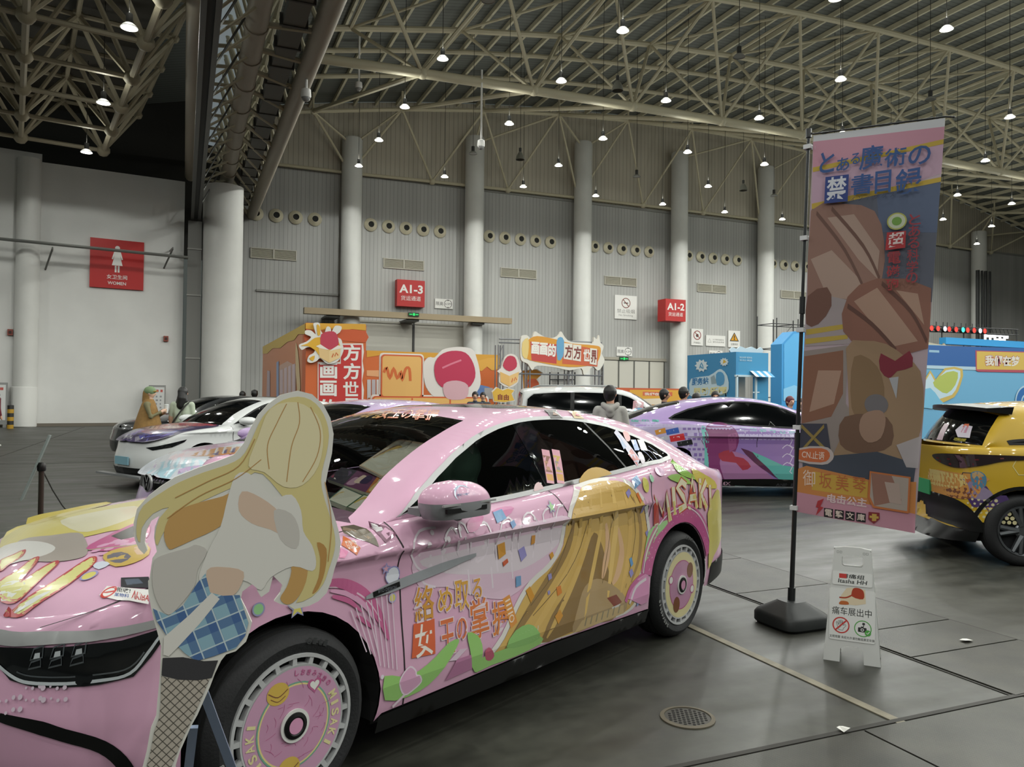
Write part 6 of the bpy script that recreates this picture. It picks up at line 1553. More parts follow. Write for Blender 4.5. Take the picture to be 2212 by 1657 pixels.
pu.patch('headlamp', pu.F1, [(fy_(.5), .68), (sx_(.6), .69), (sx_(.32), .77), (sx_(.4), .79), (fy_(.6), .73)], mat('lamp_black'), (), .07, .04, .007)
# ---- white people carrier
MPV = dict(SEDAN); MPV['plan'] = [(.92, 0), (.90, .25), (.85, .5), (.74, .72), (.5, .87), (.1, .92), (-1., .93), (-2.2, .93), (-3.2, .92), (-3.75, .89), (-4.05, .80), (-4.16, .6), (-4.2, .3), (-4.2, 0)]
MPV['zsh'] = [(-4.3, 1.08), (-3.5, 1.10), (-1.6, 1.08), (-.5, 1.10), (0, 1.06), (.5, .98), (.95, .85)]
MPV['hood'] = [(-4.3, 1.1), (-.9, 1.2), (-.3, 1.16), (.2, 1.09), (.6, 1.0), (.92, .86)]
MPV['arches'] = [(0, .41), (-3.0, .41)]; MPV['zbot'] = [(-4.3, .3), (-2.5, .27), (-.5, .27), (.9, .22)]; MPV['wz'] = .35; MPV.pop('crease'); MPV.pop('fade'); MPV['rail_r'] = .16
MPV['stations'] = [(-.30, -.30, .82, 1.10, -.16, 1.10), (-.55, -.52, .81, 1.16, -.36, 1.20), (-.85, -.85, .76, 1.38, -.70, 1.42), (-1.1, -1.22, .70, 1.62, -1.10, 1.66), (-1.5, -1.6, .68, 1.72, -1.55, 1.78), (-2.2, -2.3, .68, 1.755, -2.3, 1.83), (-3.0, -3.0, .68, 1.745, -3.1, 1.825), (-3.6, -3.6, .68, 1.715, -3.75, 1.79), (-3.95, -3.95, .70, 1.66, -4.08, 1.72), (-4.02, -4.03, .76, 1.35, -4.16, 1.40), (-4.05, -4.08, .80, 1.09, -4.2, 1.10)]
mp = Car('car', 'white people carrier with dark glass, standing behind the visitor in the grey hoodie', cw(.15 + 4.15, 20.6), cam_heading(0), MPV, WHT)
MD = [(-.62, 1.13), (-.95, 1.36), (-1.25, 1.56), (-1.6, 1.66), (-2.3, 1.69), (-3.2, 1.68), (-3.75, 1.64), (-3.92, 1.5), (-3.95, 1.14), (-2.3, 1.12)]
basic(mp, win=MD, ws=[(.7, 1.14), (2, 1.16), (3.1, 1.2), (3.15, 2), (.7, 2)], rw=[(8.2, 1.18), (9.3, 1.2), (9.3, 2), (8.1, 2)], trim=CHR, hood_end=-.5, trunk=None, wheels=((0, .35), (-3.0, .35)))
mp.patch('window_pillar', mp.F3, mp.QT([(-1.52, 1.13), (-1.50, 1.64), (-1.58, 1.65), (-1.60, 1.13)]), BLK, (), .2, .1, .003); mp.patch('window_pillar', mp.F3, mp.QT([(-2.72, 1.13), (-2.70, 1.67), (-2.80, 1.67), (-2.82, 1.13)]), BLK, (), .2, .1, .003)
for sg in (1, -1): m = MB(); m.tube([(-1.6, sg * .60, 1.81), (-1.75, sg * .60, 1.85), (-3.6, sg * .60, 1.84), (-3.75, sg * .60, 1.79)], .02, 6); m.build('roof_rail', CHR, mp.root, True)
mp.sgn = -1; w = Wrap(mp, -1)
w.glass([(1368, 866), (1390, 868), (1390, 888), (1366, 888)], 'b98a90'); w.glass([(1372, 872), (1386, 874), (1379, 884)], 'd2cfd2'); w.glass([(1370, 882), (1390, 882), (1390, 888), (1368, 888)], '5f9abf'); w.build('window_sticker')
# ---- yellow crossover, rear corner
YEL = mat('yellow_wrap', 'bf9c1e', .42, coat=1.)
YC = dict(MPV); WBY = 2.62
YC['plan'] = [(.80, 0), (.78, .25), (.72, .5), (.58, .72), (.36, .83), (.05, .87), (-.6, .885), (-1.6, .885), (-2.3, .88), (-2.7, .865), (-2.95, .81), (-3.10, .69), (-3.17, .50), (-3.20, .25), (-3.21, 0)]
YC['zsh'] = [(-3.3, 1.10), (-2.6, 1.12), (-1.5, 1.06), (-.5, 1.03), (0, .98), (.4, .88), (.85, .74)]; YC['hood'] = [(-3.3, 1.11), (-.9, 1.10), (-.3, 1.05), (.2, .98), (.6, .87), (.8, .75)]
YC['sec'] = [(.16, -.06), (.28, -.02), (.40, -.004), (.65, 0), (.85, -.006), (1.0, -.022), (1.15, -.05)]
YC['tail'] = [(.15, .22), (.28, .10), (.36, .04), (.5, .0), (.65, .0), (.8, .02), (.95, .05), (1.1, .10)]
YC['arches'] = [(0, .385), (-WBY, .385)]; YC['zbot'] = [(-3.3, .36), (-3.0, .30), (-2.2, .22), (-.4, .22), (.8, .22)]; YC['wz'] = .335
YC['stations'] = [(-.25, -.25, .79, .98, -.12, .985), (-.5, -.48, .78, 1.03, -.32, 1.06), (-.8, -.85, .70, 1.25, -.70, 1.29), (-1.05, -1.20, .63, 1.43, -1.08, 1.47), (-1.5, -1.55, .60, 1.50, -1.5, 1.555), (-2.0, -2.0, .60, 1.505, -2.05, 1.565), (-2.45, -2.45, .605, 1.475, -2.60, 1.54), (-2.68, -2.66, .62, 1.43, -2.84, 1.50), (-2.76, -2.77, .66, 1.33, -2.96, 1.38), (-2.84, -2.86, .71, 1.21, -3.05, 1.25), (-2.90, -2.92, .755, 1.105, -3.11, 1.115)]
_ya = radians(-8); yc = Car('car', 'yellow crossover with honeycomb graphics, its rear corner showing right of the tall banner', cw(4.83 - .885 * sin(_ya) + WBY * cos(_ya), 7.33 + .885 * cos(_ya) + WBY * sin(_ya)), cam_heading(-8), YC, YEL)
YD = [(-.62, 1.06), (-.90, 1.25), (-1.22, 1.39), (-1.55, 1.45), (-2.0, 1.455), (-2.28, 1.41), (-2.36, 1.30), (-2.48, 1.20), (-2.72, 1.175), (-2.70, 1.135), (-1.5, 1.085)]
basic(yc, win=YD, ws=[(.7, 1.14), (2, 1.16), (3.2, 1.2), (3.3, 2), (.7, 2)], rw=[(7.25, 1.10), (8, 1.07), (9, 1.05), (9.75, 1.05), (9.8, 2), (7.2, 2)], trim=BLK, hood_end=-.45, trunk=None, wheels=((0, .335), (-WBY, .335)), alloy_=alloy(5, face='6d7073'))
simple_mirrors(yc, YEL, -.72, 1.04, .93); fy_ = yc.s_of_y; sx_ = yc.s_of_x
m = MB(); P0 = []
for k in range(13):
    y = -.64 + 1.28 * k / 12; x = -2.70 - .20 * (1 - (y / .68) ** 2); P0.append((x, y, 1.485 + .03 * (1 - (y / .64) ** 2)))
vs = []
for x, y, z in P0: vs += [(x + .12, y, z + .015), (x - .13, y, z + .0), (x - .13, y, z - .035), (x + .10, y, z - .06)]
m.add(vs, [[4 * i + a, 4 * i + (a + 1) % 4, 4 * i + 4 + (a + 1) % 4, 4 * i + 4 + a] for i in range(12) for a in range(4)] + [[0, 1, 2, 3], [51, 50, 49, 48]]); m.build('rear_spoiler', BLK, yc.root, True)
yc.patch('tail_lamp', yc.F1, smooth_loop([(fy_(.42, False), 1.01), (fy_(.58, False), 1.035), (sx_(-3.02), 1.04), (sx_(-2.85), 1.04), (sx_(-2.56), 1.035), (sx_(-2.58), 1.005), (sx_(-2.78), .985), (sx_(-2.96), .935), (fy_(.70, False), .905), (fy_(.56, False), .925), (fy_(.44, False), .965)], 4), mat('tail_lamp_smoke', '24191b', .08, coat=1.), (), .05, .03, .012)
m = MB(); q = [(fy_(.48, False), .985), (fy_(.64, False), .985), (sx_(-2.98), .99), (sx_(-2.78), 1.01)]; strip(m, q, .012, yc.F1, .015, 0); strip(m, [(sx_(-3.03), .925), (sx_(-3.03), 1.02)], .02, yc.F1, .015, 1); strip(m, [(fy_(.5, False), .955), (fy_(.64, False), .935), (sx_(-3.0), .945)], .02, yc.F1, .014, 0)
k_ = len(m.v); m.v += [Vector((v.x, -v.y, v.z)) for v in m.v]; m.f += [[i + k_ for i in f[::-1]] for f in m.f]; m.m *= 2
m.build('tail_lamp_bars', [mat('lamp_red', '5a1c20', .2), mat('lamp_bar', '3c3a3c', .2)], yc.root, recalc=False)
yc.patch('rear_bumper', yc.F1, smooth_loop([(yc.L, .62), (fy_(.35, False), .62), (fy_(.62, False), .60), (sx_(-3.06), .54), (sx_(-2.99), .45), (sx_(-2.93), .37)], 3, False) + [(sx_(-2.93), .30), (sx_(-3.0), .30), (fy_(.66, False), .34), (fy_(.3, False), .36), (yc.L, .36)], BLK, (), .05, .03, .012)
yc.patch('bumper_skirt', yc.F1, [(yc.L, .36), (fy_(.3, False), .36), (sx_(-3.0), .31), (sx_(-2.95), .30), (sx_(-2.95), .20), (fy_(.6, False), .20), (yc.L, .22)], BLK, (), .05, .03, .004)
yc.patch('arch_trim', yc.F1, [(sx_(-WBY + .42 * cos(a)), .335 + .42 * sin(a)) for a in [radians(-5 + 190 * k / 30) for k in range(31)]] + [(sx_(-WBY + .387 * cos(a)), .335 + .387 * sin(a)) for a in [radians(185 - 190 * k / 30) for k in range(31)]], BLK, (), .05, .03, .008)
m = MB(); m.box((-3.215, 0, .66), (.02, .46, .15)); m.build('number_plate', mat('plate_green', '2f8f5a', .45), yc.root)
yc.sgn = -1; w = Wrap(yc, -1)
def hexa(cx, cz, r, a0=0): return [(yc.s_of_x(cx) + r * cos(radians(a0 + 60 * k)), cz + r * sin(radians(a0 + 60 * k))) for k in range(6)]
PURH = '4a3568'
for cx, cz, r, c in ((-2.98, .64, .12, PURH), (-2.83, .56, .12, PURH)): w.fill(hexa(cx, cz, r), c, yc.F1, .05)
w.fill(hexa(-2.92, .47, .085), 'c9a52a', yc.F1, .05)
for r_ in range(6):
    for k in range(9):
        cx = -3.06 + k * .045; cz = .41 + r_ * .04
        if cz < .66 - abs(k - 3) * .02: w.fill(disc(yc.s_of_x(cx) + (.02 if r_ % 2 else 0), cz, .010 + .0012 * k, 8), 'cfc79a', yc.F1, .05)
for cx, cz, r in ((-2.62, .94, .09), (-2.48, .86, .09), (-2.33, .94, .09), (-2.33, .78, .09), (-2.18, .86, .09), (-2.05, .94, .09)): strip(w.m, hexa(cx, cz, r), .007, yc.F1, w.up(), w.mi('d3c98c'), True)
strip(w.m, hexa(-3.05, .80, .07), .008, yc.F1, w.up(), w.mi('3a3038'), True)
w.side([(1990, 1012), (2050, 1010), (2046, 1030), (2036, 1055), (2006, 1060), (1988, 1058)], 'c98f4a', 2); w.side([(1992, 1010), (2024, 1012), (2012, 1040), (1992, 1036)], 'd6c07a', 2); w.side([(2024, 1020), (2046, 1014), (2050, 1032), (2034, 1044)], 'b5683c', 2); w.side([(2000, 1046), (2030, 1036), (2034, 1056), (2006, 1060)], '7a4a34', 2)
w.side([(2060, 1040), (2076, 1032), (2092, 1046), (2094, 1062), (2076, 1068), (2060, 1060)], '8d7f9a', 3); w.side([(2100, 1024), (2118, 1018), (2132, 1030), (2128, 1052), (2106, 1054)], '4f7f9a', 3); w.side([(2104, 1022), (2118, 1019), (2128, 1030), (2106, 1034)], 'b59a72', 2)
w.build('honeycomb_graphics')
w = Wrap(yc, -1)
for poly, c in (([(8.4, 1.50), (8.45, 1.30), (9.3, 1.25), (9.35, 1.45), (8.9, 1.56)], 'c9c2cf'), ([(8.5, 1.44), (8.5, 1.36), (9.0, 1.34), (9.0, 1.44)], 'b9849a'), ([(8.35, 1.46), (8.3, 1.38), (8.55, 1.36), (8.6, 1.46)], 'cf6a4a'), ([(8.5, 1.92), (8.5, 1.78), (9.7, 1.74), (9.7, 1.9)], 'a88f9c')): w.fill(poly, c, yc.F3, .2)
vs, fs = glyphs('人生没有白走的路', .02); w.m.add([yc.F3(9.62 - .22 * q, 1.50 - .22 * u, .008) for u, q in vs], fs, w.mi('b8ae3a'))
w.build('rear_glass_stickers')
# ================================================================== FOREGROUND PROPS
# ---- cut-out display board beside the front wheel
def plaid_mat(name, base, cols, step, rot):
    m = bpy.data.materials.new(name); m.use_nodes = True; nt = m.node_tree; b = nt.nodes['Principled BSDF']; b.inputs['Roughness'].default_value = .6
    g = nt.nodes.new('ShaderNodeTexCoord'); mp = nt.nodes.new('ShaderNodeMapping'); mp.inputs['Rotation'].default_value = (0, rot, 0); nt.links.new(g.outputs['Object'], mp.inputs['Vector'])
    s = nt.nodes.new('ShaderNodeSeparateXYZ'); nt.links.new(mp.outputs[0], s.inputs[0])
    cur = None
    def band(ax, st, off, wd):
        a = nt.nodes.new('ShaderNodeMath'); a.operation = 'MULTIPLY_ADD'; a.inputs[1].default_value = 1 / st; a.inputs[2].default_value = off; nt.links.new(s.outputs[ax], a.inputs[0])
        f = nt.nodes.new('ShaderNodeMath'); f.operation = 'FRACT'; nt.links.new(a.outputs[0], f.inputs[0])
        l = nt.nodes.new('ShaderNodeMath'); l.operation = 'LESS_THAN'; l.inputs[1].default_value = wd; nt.links.new(f.outputs[0], l.inputs[0]); return l.outputs[0]
    rgb = nt.nodes.new('ShaderNodeRGB'); rgb.outputs[0].default_value = (*lin(base), 1); cur = rgb.outputs[0]
    for ax, off, wd, c, fac in cols:
        mx = nt.nodes.new('ShaderNodeMix'); mx.data_type = 'RGBA'; mx.inputs[7].default_value = (*lin(c), 1)
        k = nt.nodes.new('ShaderNodeMath'); k.operation = 'MULTIPLY'; k.inputs[1].default_value = fac; nt.links.new(band(ax, step, off, wd), k.inputs[0]); nt.links.new(k.outputs[0], mx.inputs[0]); nt.links.new(cur, mx.inputs[6]); cur = mx.outputs[2]
    nt.links.new(cur, b.inputs['Base Color']); return m
PLAID = plaid_mat('blue_check', '8fb4c4', [(0, 0, .42, '3f6096', .75), (2, .1, .42, '3f6096', .75), (0, .65, .06, 'c4d4d8', .9), (2, .7, .06, 'c4d4d8', .9)], .062, radians(20))
NET = plaid_mat('net_pattern', 'b5aca0', [(0, 0, .16, '4a463f', .9), (2, 0, .16, '4a463f', .9)], .0165, radians(42))
ds = ray(510, 1250); ds = Vector((ds.x, ds.y, 0)).normalized(); SP0 = CAM + ds * 2.28; SP0.z = 0; SN = -ds; SU = Vector((-SN.y, SN.x, 0))   # SU: to the right seen from camera
if SU.dot(RGT) < 0: SU = -SU
def sb(px, py): p = onP(px, py, SP0, SN) - SP0; return (p.dot(SU), p.z)
def cA(L): return [sb(x / 2.907, 800 + y / 2.907) for x, y in L]
def cB(L): return [sb(x / 2.907, 1087 + y / 2.907) for x, y in L]
OUT = cA([(1870, 128), (1960, 150), (2030, 215), (2075, 300), (2095, 400), (2085, 520), (2058, 640), (2045, 710), (2062, 790), (2095, 900), (2125, 1000), (2140, 1080), (2130, 1160), (2100, 1250), (2080, 1330), (2050, 1400), (2000, 1450), (1940, 1480), (1850, 1500), (1815, 1478), (1760, 1468), (1722, 1450), (1760, 1400), (1775, 1350), (1715, 1290), (1690, 1390), (1640, 1425), (1618, 1390), (1600, 1330), (1522, 1390), (1512, 1435), (1545, 1500)]) + \
    cB([(1582, 750), (1570, 800), (1545, 870), (1480, 930), (1420, 950), (1388, 990), (1350, 1070), (1320, 1150), (1240, 1330), (1200, 1400), (1170, 1470), (1130, 1560), (1100, 1657)])
r1 = sb(372, 1657); l1 = sb(308, 1657)
OUT += [(r1[0] + .01, .30), (r1[0] + .06, .02), (r1[0] + .06, 0), (l1[0] - .10, 0), (l1[0] - .10, .02), (l1[0] - .02, .30)]
OUT += cB([(895, 1657), (920, 1560), (945, 1420), (980, 1340), (988, 1240), (1002, 1100), (1012, 900), (985, 800), (962, 720), (945, 640), (932, 560), (930, 490)]) + cA([(935, 1330), (957, 1180), (985, 1140), (967, 1050), (972, 985), (1000, 915), (950, 945), (917, 1010), (908, 1080), (925, 1130), (905, 1155), (870, 1120), (845, 1060), (838, 960), (860, 870), (930, 790), (1000, 735), (1100, 670), (1250, 610), (1380, 565), (1470, 530), (1530, 460), (1570, 370), (1620, 280), (1680, 215), (1760, 155)])
so = thing('display_board', 'white-edged cut-out board in pale yellow, white and blue check, standing before the front wheel', 'display board', SP0, atan2(SU.y, SU.x))
bfn = lambda u, v, w=0.: Vector((u, w, v))
m = MB(); m.prism(OUT, lambda u, v, w: Vector((u, w, v)), .018); m.build('board', mat('board_white', 'dcdad2', .6), so)
m = MB(); zf = lambda u, v, w=0.: Vector((u, -.0012 - w, v)); IN = inset(OUT, .013)
SC_ = ['d8c98c', 'c79d60', 'dedbd4', 'd5bba6', 'e2d7ae', 'b98c50', 'c9c4bd']
def zone(L, mi, w, sm=3): flat(m, smooth_loop(L, sm) if sm else L, zf, w, mi)
# pale yellow upper field
zone(cA([(1870, 165), (1950, 185), (2010, 240), (2050, 320), (2065, 410), (2050, 520), (2020, 640), (2020, 740), (2060, 880), (2095, 1000), (2105, 1090), (2090, 1170), (2060, 1260), (2030, 1340), (1960, 1420), (1860, 1460), (1900, 1380), (1920, 1250), (1880, 1100), (1840, 900), (1700, 700), (1600, 640), (1450, 740), (1250, 830), (1060, 960), (990, 1100), (975, 1040), (1000, 930), (1060, 860), (960, 900), (890, 990), (880, 1080), (858, 1040), (862, 940), (900, 850), (1010, 770), (1120, 705), (1280, 640), (1420, 595), (1510, 550), (1560, 480), (1600, 390), (1650, 290), (1710, 230), (1780, 185)]), 0, .0000, 2)
zone(cA([(1060, 1120), (1030, 1040), (1050, 950), (1110, 880), (1250, 830), (1400, 790), (1470, 760), (1440, 860), (1400, 960), (1330, 1010), (1220, 1060), (1110, 1110)]), 1, .0003)
zone(cA([(1760, 1430), (1800, 1360), (1830, 1260), (1820, 1170), (1870, 1120), (1930, 1200), (1920, 1330), (1860, 1440), (1800, 1470)]), 1, .0003); zone(cA([(1960, 1400), (2000, 1300), (2010, 1180), (1990, 1080), (2050, 1120), (2040, 1260), (2000, 1370)]), 5, .0004)
# plain white, peach and check fields (no figure)
zone(cA([(1480, 660), (1560, 645), (1640, 720), (1720, 800), (1830, 780), (1890, 880), (1905, 1010), (1960, 1100), (1985, 1200), (1960, 1260), (1840, 1230), (1700, 1300), (1640, 1380), (1560, 1330), (1400, 1290), (1250, 1330), (1300, 1150), (1385, 980), (1430, 800)]), 2, .0006)
zone(cA([(1700, 240), (1860, 200), (1990, 280), (2030, 420), (2000, 600), (1900, 720), (1780, 730), (1660, 640), (1560, 600), (1620, 420)]), 4, .0010)
for L in ([(1800, 210), (1740, 330), (1680, 470), (1690, 620)], [(1870, 200), (1880, 330), (1830, 480), (1800, 700)], [(1950, 230), (2010, 380), (1990, 540), (1900, 700)], [(1600, 430), (1500, 600), (1300, 700), (1100, 800)], [(1640, 560), (1480, 680), (1250, 790), (1050, 930)], [(2040, 700), (2080, 950), (2060, 1200)]):
    strip(m, smooth_loop(cA(L), 5, False), .0022, zf, .0014, 5)
zone(cA([(1520, 760), (1640, 800), (1760, 900), (1800, 1040), (1700, 1000), (1580, 960), (1500, 880)]), 3, .0008); zone(cA([(1720, 880), (1830, 900), (1880, 1010), (1860, 1120), (1760, 1060)]), 6, .0009)
zone(cB([(965, 380), (1010, 330), (1180, 280), (1230, 260), (1300, 300), (1240, 420), (1220, 520), (1130, 640), (1060, 700), (1000, 640), (960, 520)]), 6, .0012)
zone(cB([(1300, 420), (1400, 400), (1530, 430), (1500, 540), (1440, 590), (1370, 600), (1310, 560)]), 3, .0012)
flat(m, cB([(960, 660), (1060, 705), (1150, 640), (1240, 500), (1290, 440), (1320, 560), (1400, 580), (1505, 575), (1530, 660), (1560, 750), (1540, 830), (1480, 910), (1420, 930), (1340, 960), (1230, 990), (1160, 940), (1080, 860), (1040, 820), (985, 740)]), zf, .0014, 7)
flat(m, cB([(1022, 970), (1150, 965), (1280, 990), (1370, 985), (1330, 1095), (1240, 1110), (1120, 1105), (1015, 1080)]), zf, .0016, 8)
flat(m, cB([(1014, 1085), (1120, 1108), (1240, 1112), (1318, 1100), (1220, 1330), (1150, 1470), (1115, 1560), (1075, 1657)]) + [(r1[0] - .0, .32), (l1[0] + .0, .32)] + cB([(920, 1657), (945, 1560), (970, 1430), (1002, 1340), (1010, 1240)]), zf, .0010, 9)
flat(m, cB([(1030, 840), (1190, 700), (1330, 560), (1380, 600), (1250, 760), (1120, 900), (1060, 960), (1026, 950)]), zf, .0018, 2)
m.build('printed_face', [plain(c) for c in SC_] + [PLAID, plain('38373a'), NET], so, recalc=False)
m = MB()
def stick(a, c, t=.012):
    mt = so.matrix_basis.inverted() if 0 else (Matrix.Translation(SP0) @ Matrix.Rotation(atan2(SU.y, SU.x), 4, 'Z')).inverted()
    a, c = mt @ a, mt @ c; d = (c - a).normalized(); s1_ = d.cross(Vector((0, 1, 0))).normalized() * t; s2_ = d.cross(s1_).normalized() * .006
    vs = [p + e * s1_ + f_ * s2_ for p in (a, c) for e, f_ in ((-1, -1), (1, -1), (1, 1), (-1, 1))]; m.add(vs, [[0, 1, 2, 3], [7, 6, 5, 4], [0, 1, 5, 4], [1, 2, 6, 5], [2, 3, 7, 6], [3, 0, 4, 7]])
stick(onP(438, 1490, SP0 - SN * .03, SN), onZ(592, 1905)); stick(onP(418, 1570, SP0 - SN * .03, SN), onZ(372, 1960))
m.build('rear_strut', mat('strut_blue_grey', '7d8aa0', .4, .3), so)
# ---- tall banner on a weighted pole
bo = thing('banner_stand', 'tall printed feather banner on a thin black pole, standing right of the pink car', 'banner', onZ(1709, 1350))
BB = onZ(1709, 1350)
L_, N_, R_ = onZ(1628, 1356), onZ(1716, 1392), onZ(1786, 1366); e1 = (N_ - L_); rzb = atan2(e1.y, e1.x); hs = e1.length / 2 * 1.02
m = MB(); prof = [(.90, 0), (1.0, .02), (1.0, .075), (.92, .10), (.42, .165), (.40, .17), (0, .17)]; n = 48; vs = []
for k_, z in prof:
    for i in range(n):
        a = 2 * pi * i / n; ca, sa = cos(a), sin(a); q = (abs(ca) ** 6 + abs(sa) ** 6) ** (-1 / 6); rr_ = hs * k_ * q if k_ > .5 else hs * k_ * (q * .8 + .2)
        vs.append(Matrix.Rotation(rzb, 3, 'Z') @ Vector((rr_ * ca, rr_ * sa, z)))
m.add(vs, [[j * n + i, j * n + (i + 1) % n, (j + 1) * n + (i + 1) % n, (j + 1) * n + i] for j in range(len(prof) - 1) for i in range(n)])
m.build('weighted_base', mat('base_black', '1c1f1f', .5), bo, True)
PB = Vector((0, 0, .16)); zc_d = (BB - CAM).dot(FWD)
def at_depth(px, py, d): r = ray(px, py); return CAM + r * (d / r.dot(FWD)) - BB
PT = at_depth(1747, 288, zc_d + .02)
m = MB(); m.tube([PB, PB.lerp(PT, .33)], .0165, 10); m.tube([PB.lerp(PT, .33), PB.lerp(PT, .62)], .0135, 10); m.tube([PB.lerp(PT, .62), PT], .011, 10); m.build('pole', mat('pole_black', '15181a', .4), bo, True)
for t in (.0, .33, .62): m = MB(); m.tube([PB.lerp(PT, t) + Vector((0, 0, -.02)), PB.lerp(PT, t + .03)], .026 if t == 0 else .020, 10); m.build('pole_collar', mat('pole_black'), bo, True)
m = MB(); m.tube([PT + Vector((0, 0, -.03)), PT + Vector((0, 0, .03))], .02, 8); m.build('pole_cap', mat('pole_black'), bo, True)
Q = [at_depth(1757, 293, zc_d), at_depth(2042, 256, zc_d - .42), at_depth(1976, 1152, zc_d - .36), at_depth(1721, 1105, zc_d)]
arm = [PT + Vector((0, 0, .005)), Q[0] + Vector((0, 0, .012)), Q[1] + Vector((0, 0, .012)), at_depth(2063, 253, zc_d - .45)]
m = MB(); m.tube(arm, .006, 8); m.build('top_arm', mat('pole_black'), bo, True)
PXQ = [(1757, 293), (2042, 256), (1976, 1152), (1721, 1105)]
def bl(u, v): return [PXQ[0][i] * (1 - u) * (1 - v) + PXQ[1][i] * u * (1 - v) + PXQ[2][i] * u * v + PXQ[3][i] * (1 - u) * v for i in (0, 1)]
def buv(px, py):
    u = v = .5
    for _ in range(12):
        f = bl(u, v); a = bl(u + 1e-4, v); b_ = bl(u, v + 1e-4); J = [[(a[0] - f[0]) * 1e4, (b_[0] - f[0]) * 1e4], [(a[1] - f[1]) * 1e4, (b_[1] - f[1]) * 1e4]]
        D = J[0][0] * J[1][1] - J[0][1] * J[1][0]; dx, dy = px - f[0], py - f[1]; u += (dx * J[1][1] - dy * J[0][1]) / D; v += (dy * J[0][0] - dx * J[1][0]) / D
    return u, v
bn = (Q[1] - Q[0]).cross(Q[3] - Q[0]).normalized()
if bn.dot(CAM - BB) < 0: bn = -bn
def bfab(u, v, w=0.):
    p = Q[0] * ((1 - u) * (1 - v)) + Q[1] * (u * (1 - v)) + Q[2] * (u * v) + Q[3] * ((1 - u) * v)
    return p + bn * (.010 * sin(9 * v + 2.5 * u) * u + .006 * sin(21 * v - 4 * u) * min(1, 2 * u) + w)
def cloth(name, c, tr=.25, lift=1.12): 
    k = 'cloth_' + c
    if k in _M: return _M[k]
    m = mat(k, c, .8); nt = m.node_tree; b = nt.nodes['Principled BSDF']; g_ = sum(lin(c)) / 3; ink = tuple(min(.9, (x * .88 + g_ * .12) * lift) for x in lin(c)); b.inputs['Base Color'].default_value = (*ink, 1); o = nt.nodes['Material Output']; t = nt.nodes.new('ShaderNodeBsdfTranslucent'); t.inputs[0].default_value = (*ink, 1); x = nt.nodes.new('ShaderNodeMixShader'); x.inputs[0].default_value = tr
    nt.links.new(b.outputs[0], x.inputs[1]); nt.links.new(t.outputs[0], x.inputs[2]); nt.links.new(x.outputs[0], o.inputs[0]); return m
class Print:
    def __init__(s): s.m = MB(); s.mats = []; s.n = 0
    def mi(s, c):
        q = cloth('', c)
        if q not in s.mats: s.mats.append(q)
        return s.mats.index(q)
    def poly(s, px, c, sm=0, g=.04):
        P = [buv(*p) for p in px]; P = smooth_loop(P, sm) if sm else P; P = [(min(max(u, 0), 1), min(max(v, 0), 1)) for u, v in P]
        s.n += 1; p, f = region(P, (), g, g * .25); s.m.add([bfab(u, v, s.n * .0003) for u, v in p], f, s.mi(c))
    def text(s, t, p00, p10, p01, c, bold=0.):
        A, B, C_ = (Vector(buv(*p)) for p in (p00, p10, p01)); vs, fs = glyphs(t, bold); s.n += 1
        s.m.add([bfab(*(A + (B - A) * u + (C_ - A) * v), s.n * .0003 + .0004) for u, v in vs], fs, s.mi(c))
    def line(s, px, wd, c, sm=4):
        P = [buv(*p) for p in px]; P = smooth_loop(P, sm, False) if sm else P; s.n += 1; strip(s.m, P, wd, bfab, s.n * .0003, s.mi(c))
b = Print()
p, f = region(rect(0, 0, 1, 1), (), .04, .01); b.m.add([bfab(u, v, 0) for u, v in p], f, b.mi('8f7f86'))
b.m.build('fabric', b.mats, bo, True, False)
b = Print()
b.poly([(1757, 293), (2042, 256), (2041, 274), (1757, 306)], 'b9bcc0')
b.poly([(1757, 306), (2041, 274), (2037, 372), (1753, 470)], 'b394a8')
b.poly([(1757, 306), (2041, 274), (2040, 300), (1756, 362)], 'bb8698')
b.poly([(1756, 362), (2040, 300), (2040, 310), (1756, 372)], 'b89c2e'); b.poly([(1754, 440), (2036, 380), (2036, 390), (1754, 452)], 'b89c2e')
b.poly([(1754, 452), (2036, 390), (2016, 650), (1744, 660)], '555a68'); b.poly([(1900, 420), (2036, 392), (2028, 500), (1905, 500)], '54617c')
b.poly([(1752, 455), (1830, 440), (1895, 455), (1915, 520), (1910, 600), (1870, 650), (1744, 660)], '8d6a5d', 2)
b.poly([(1790, 470), (1850, 462), (1905, 540), (1900, 600), (1860, 560)], 'a58b7d'); b.poly([(1752, 560), (1800, 540), (1870, 610), (1850, 648), (1790, 640)], 'a58b7d')
for L in ([(1765, 460), (1830, 540), (1880, 640)], [(1800, 450), (1870, 530), (1905, 600)]): b.line(L, .012, '6a4c42')
b.poly([(1744, 660), (1800, 640), (1850, 650), (1845, 690), (1840, 742), (1740, 748)], '9a8f90', 0); b.poly([(1742, 712), (1838, 698), (1838, 708), (1742, 724)], 'b49a34'); b.poly([(1740, 732), (1836, 722), (1836, 731), (1740, 744)], 'b49a34')
b.poly([(1745, 640), (1790, 620), (1800, 660), (1770, 700), (1742, 700)], '6f4c40', 2)
b.poly([(1836, 640), (1900, 600), (2012, 620), (2006, 750), (1890, 760), (1826, 715)], '84594a', 2)
b.poly([(1850, 650), (1900, 620), (1985, 735), (1930, 748)], 'a3826f'); b.poly([(1940, 625), (1985, 632), (1998, 700)], 'a3826f')
for L in ([(1836, 660), (1890, 700), (1940, 755)], [(1910, 610), (1970, 670), (2003, 735)]): b.line(L, .012, '5f3f36')
b.poly([(1738, 758), (1836, 745), (1832, 870), (1900, 990), (1730, 1000)], '8a7f7a'); b.poly([(1738, 770), (1826, 756), (1826, 850), (1800, 900), (1732, 915)], '855a45'); b.poly([(1770, 800), (1822, 800), (1806, 872), (1750, 890)], 'a5836f')
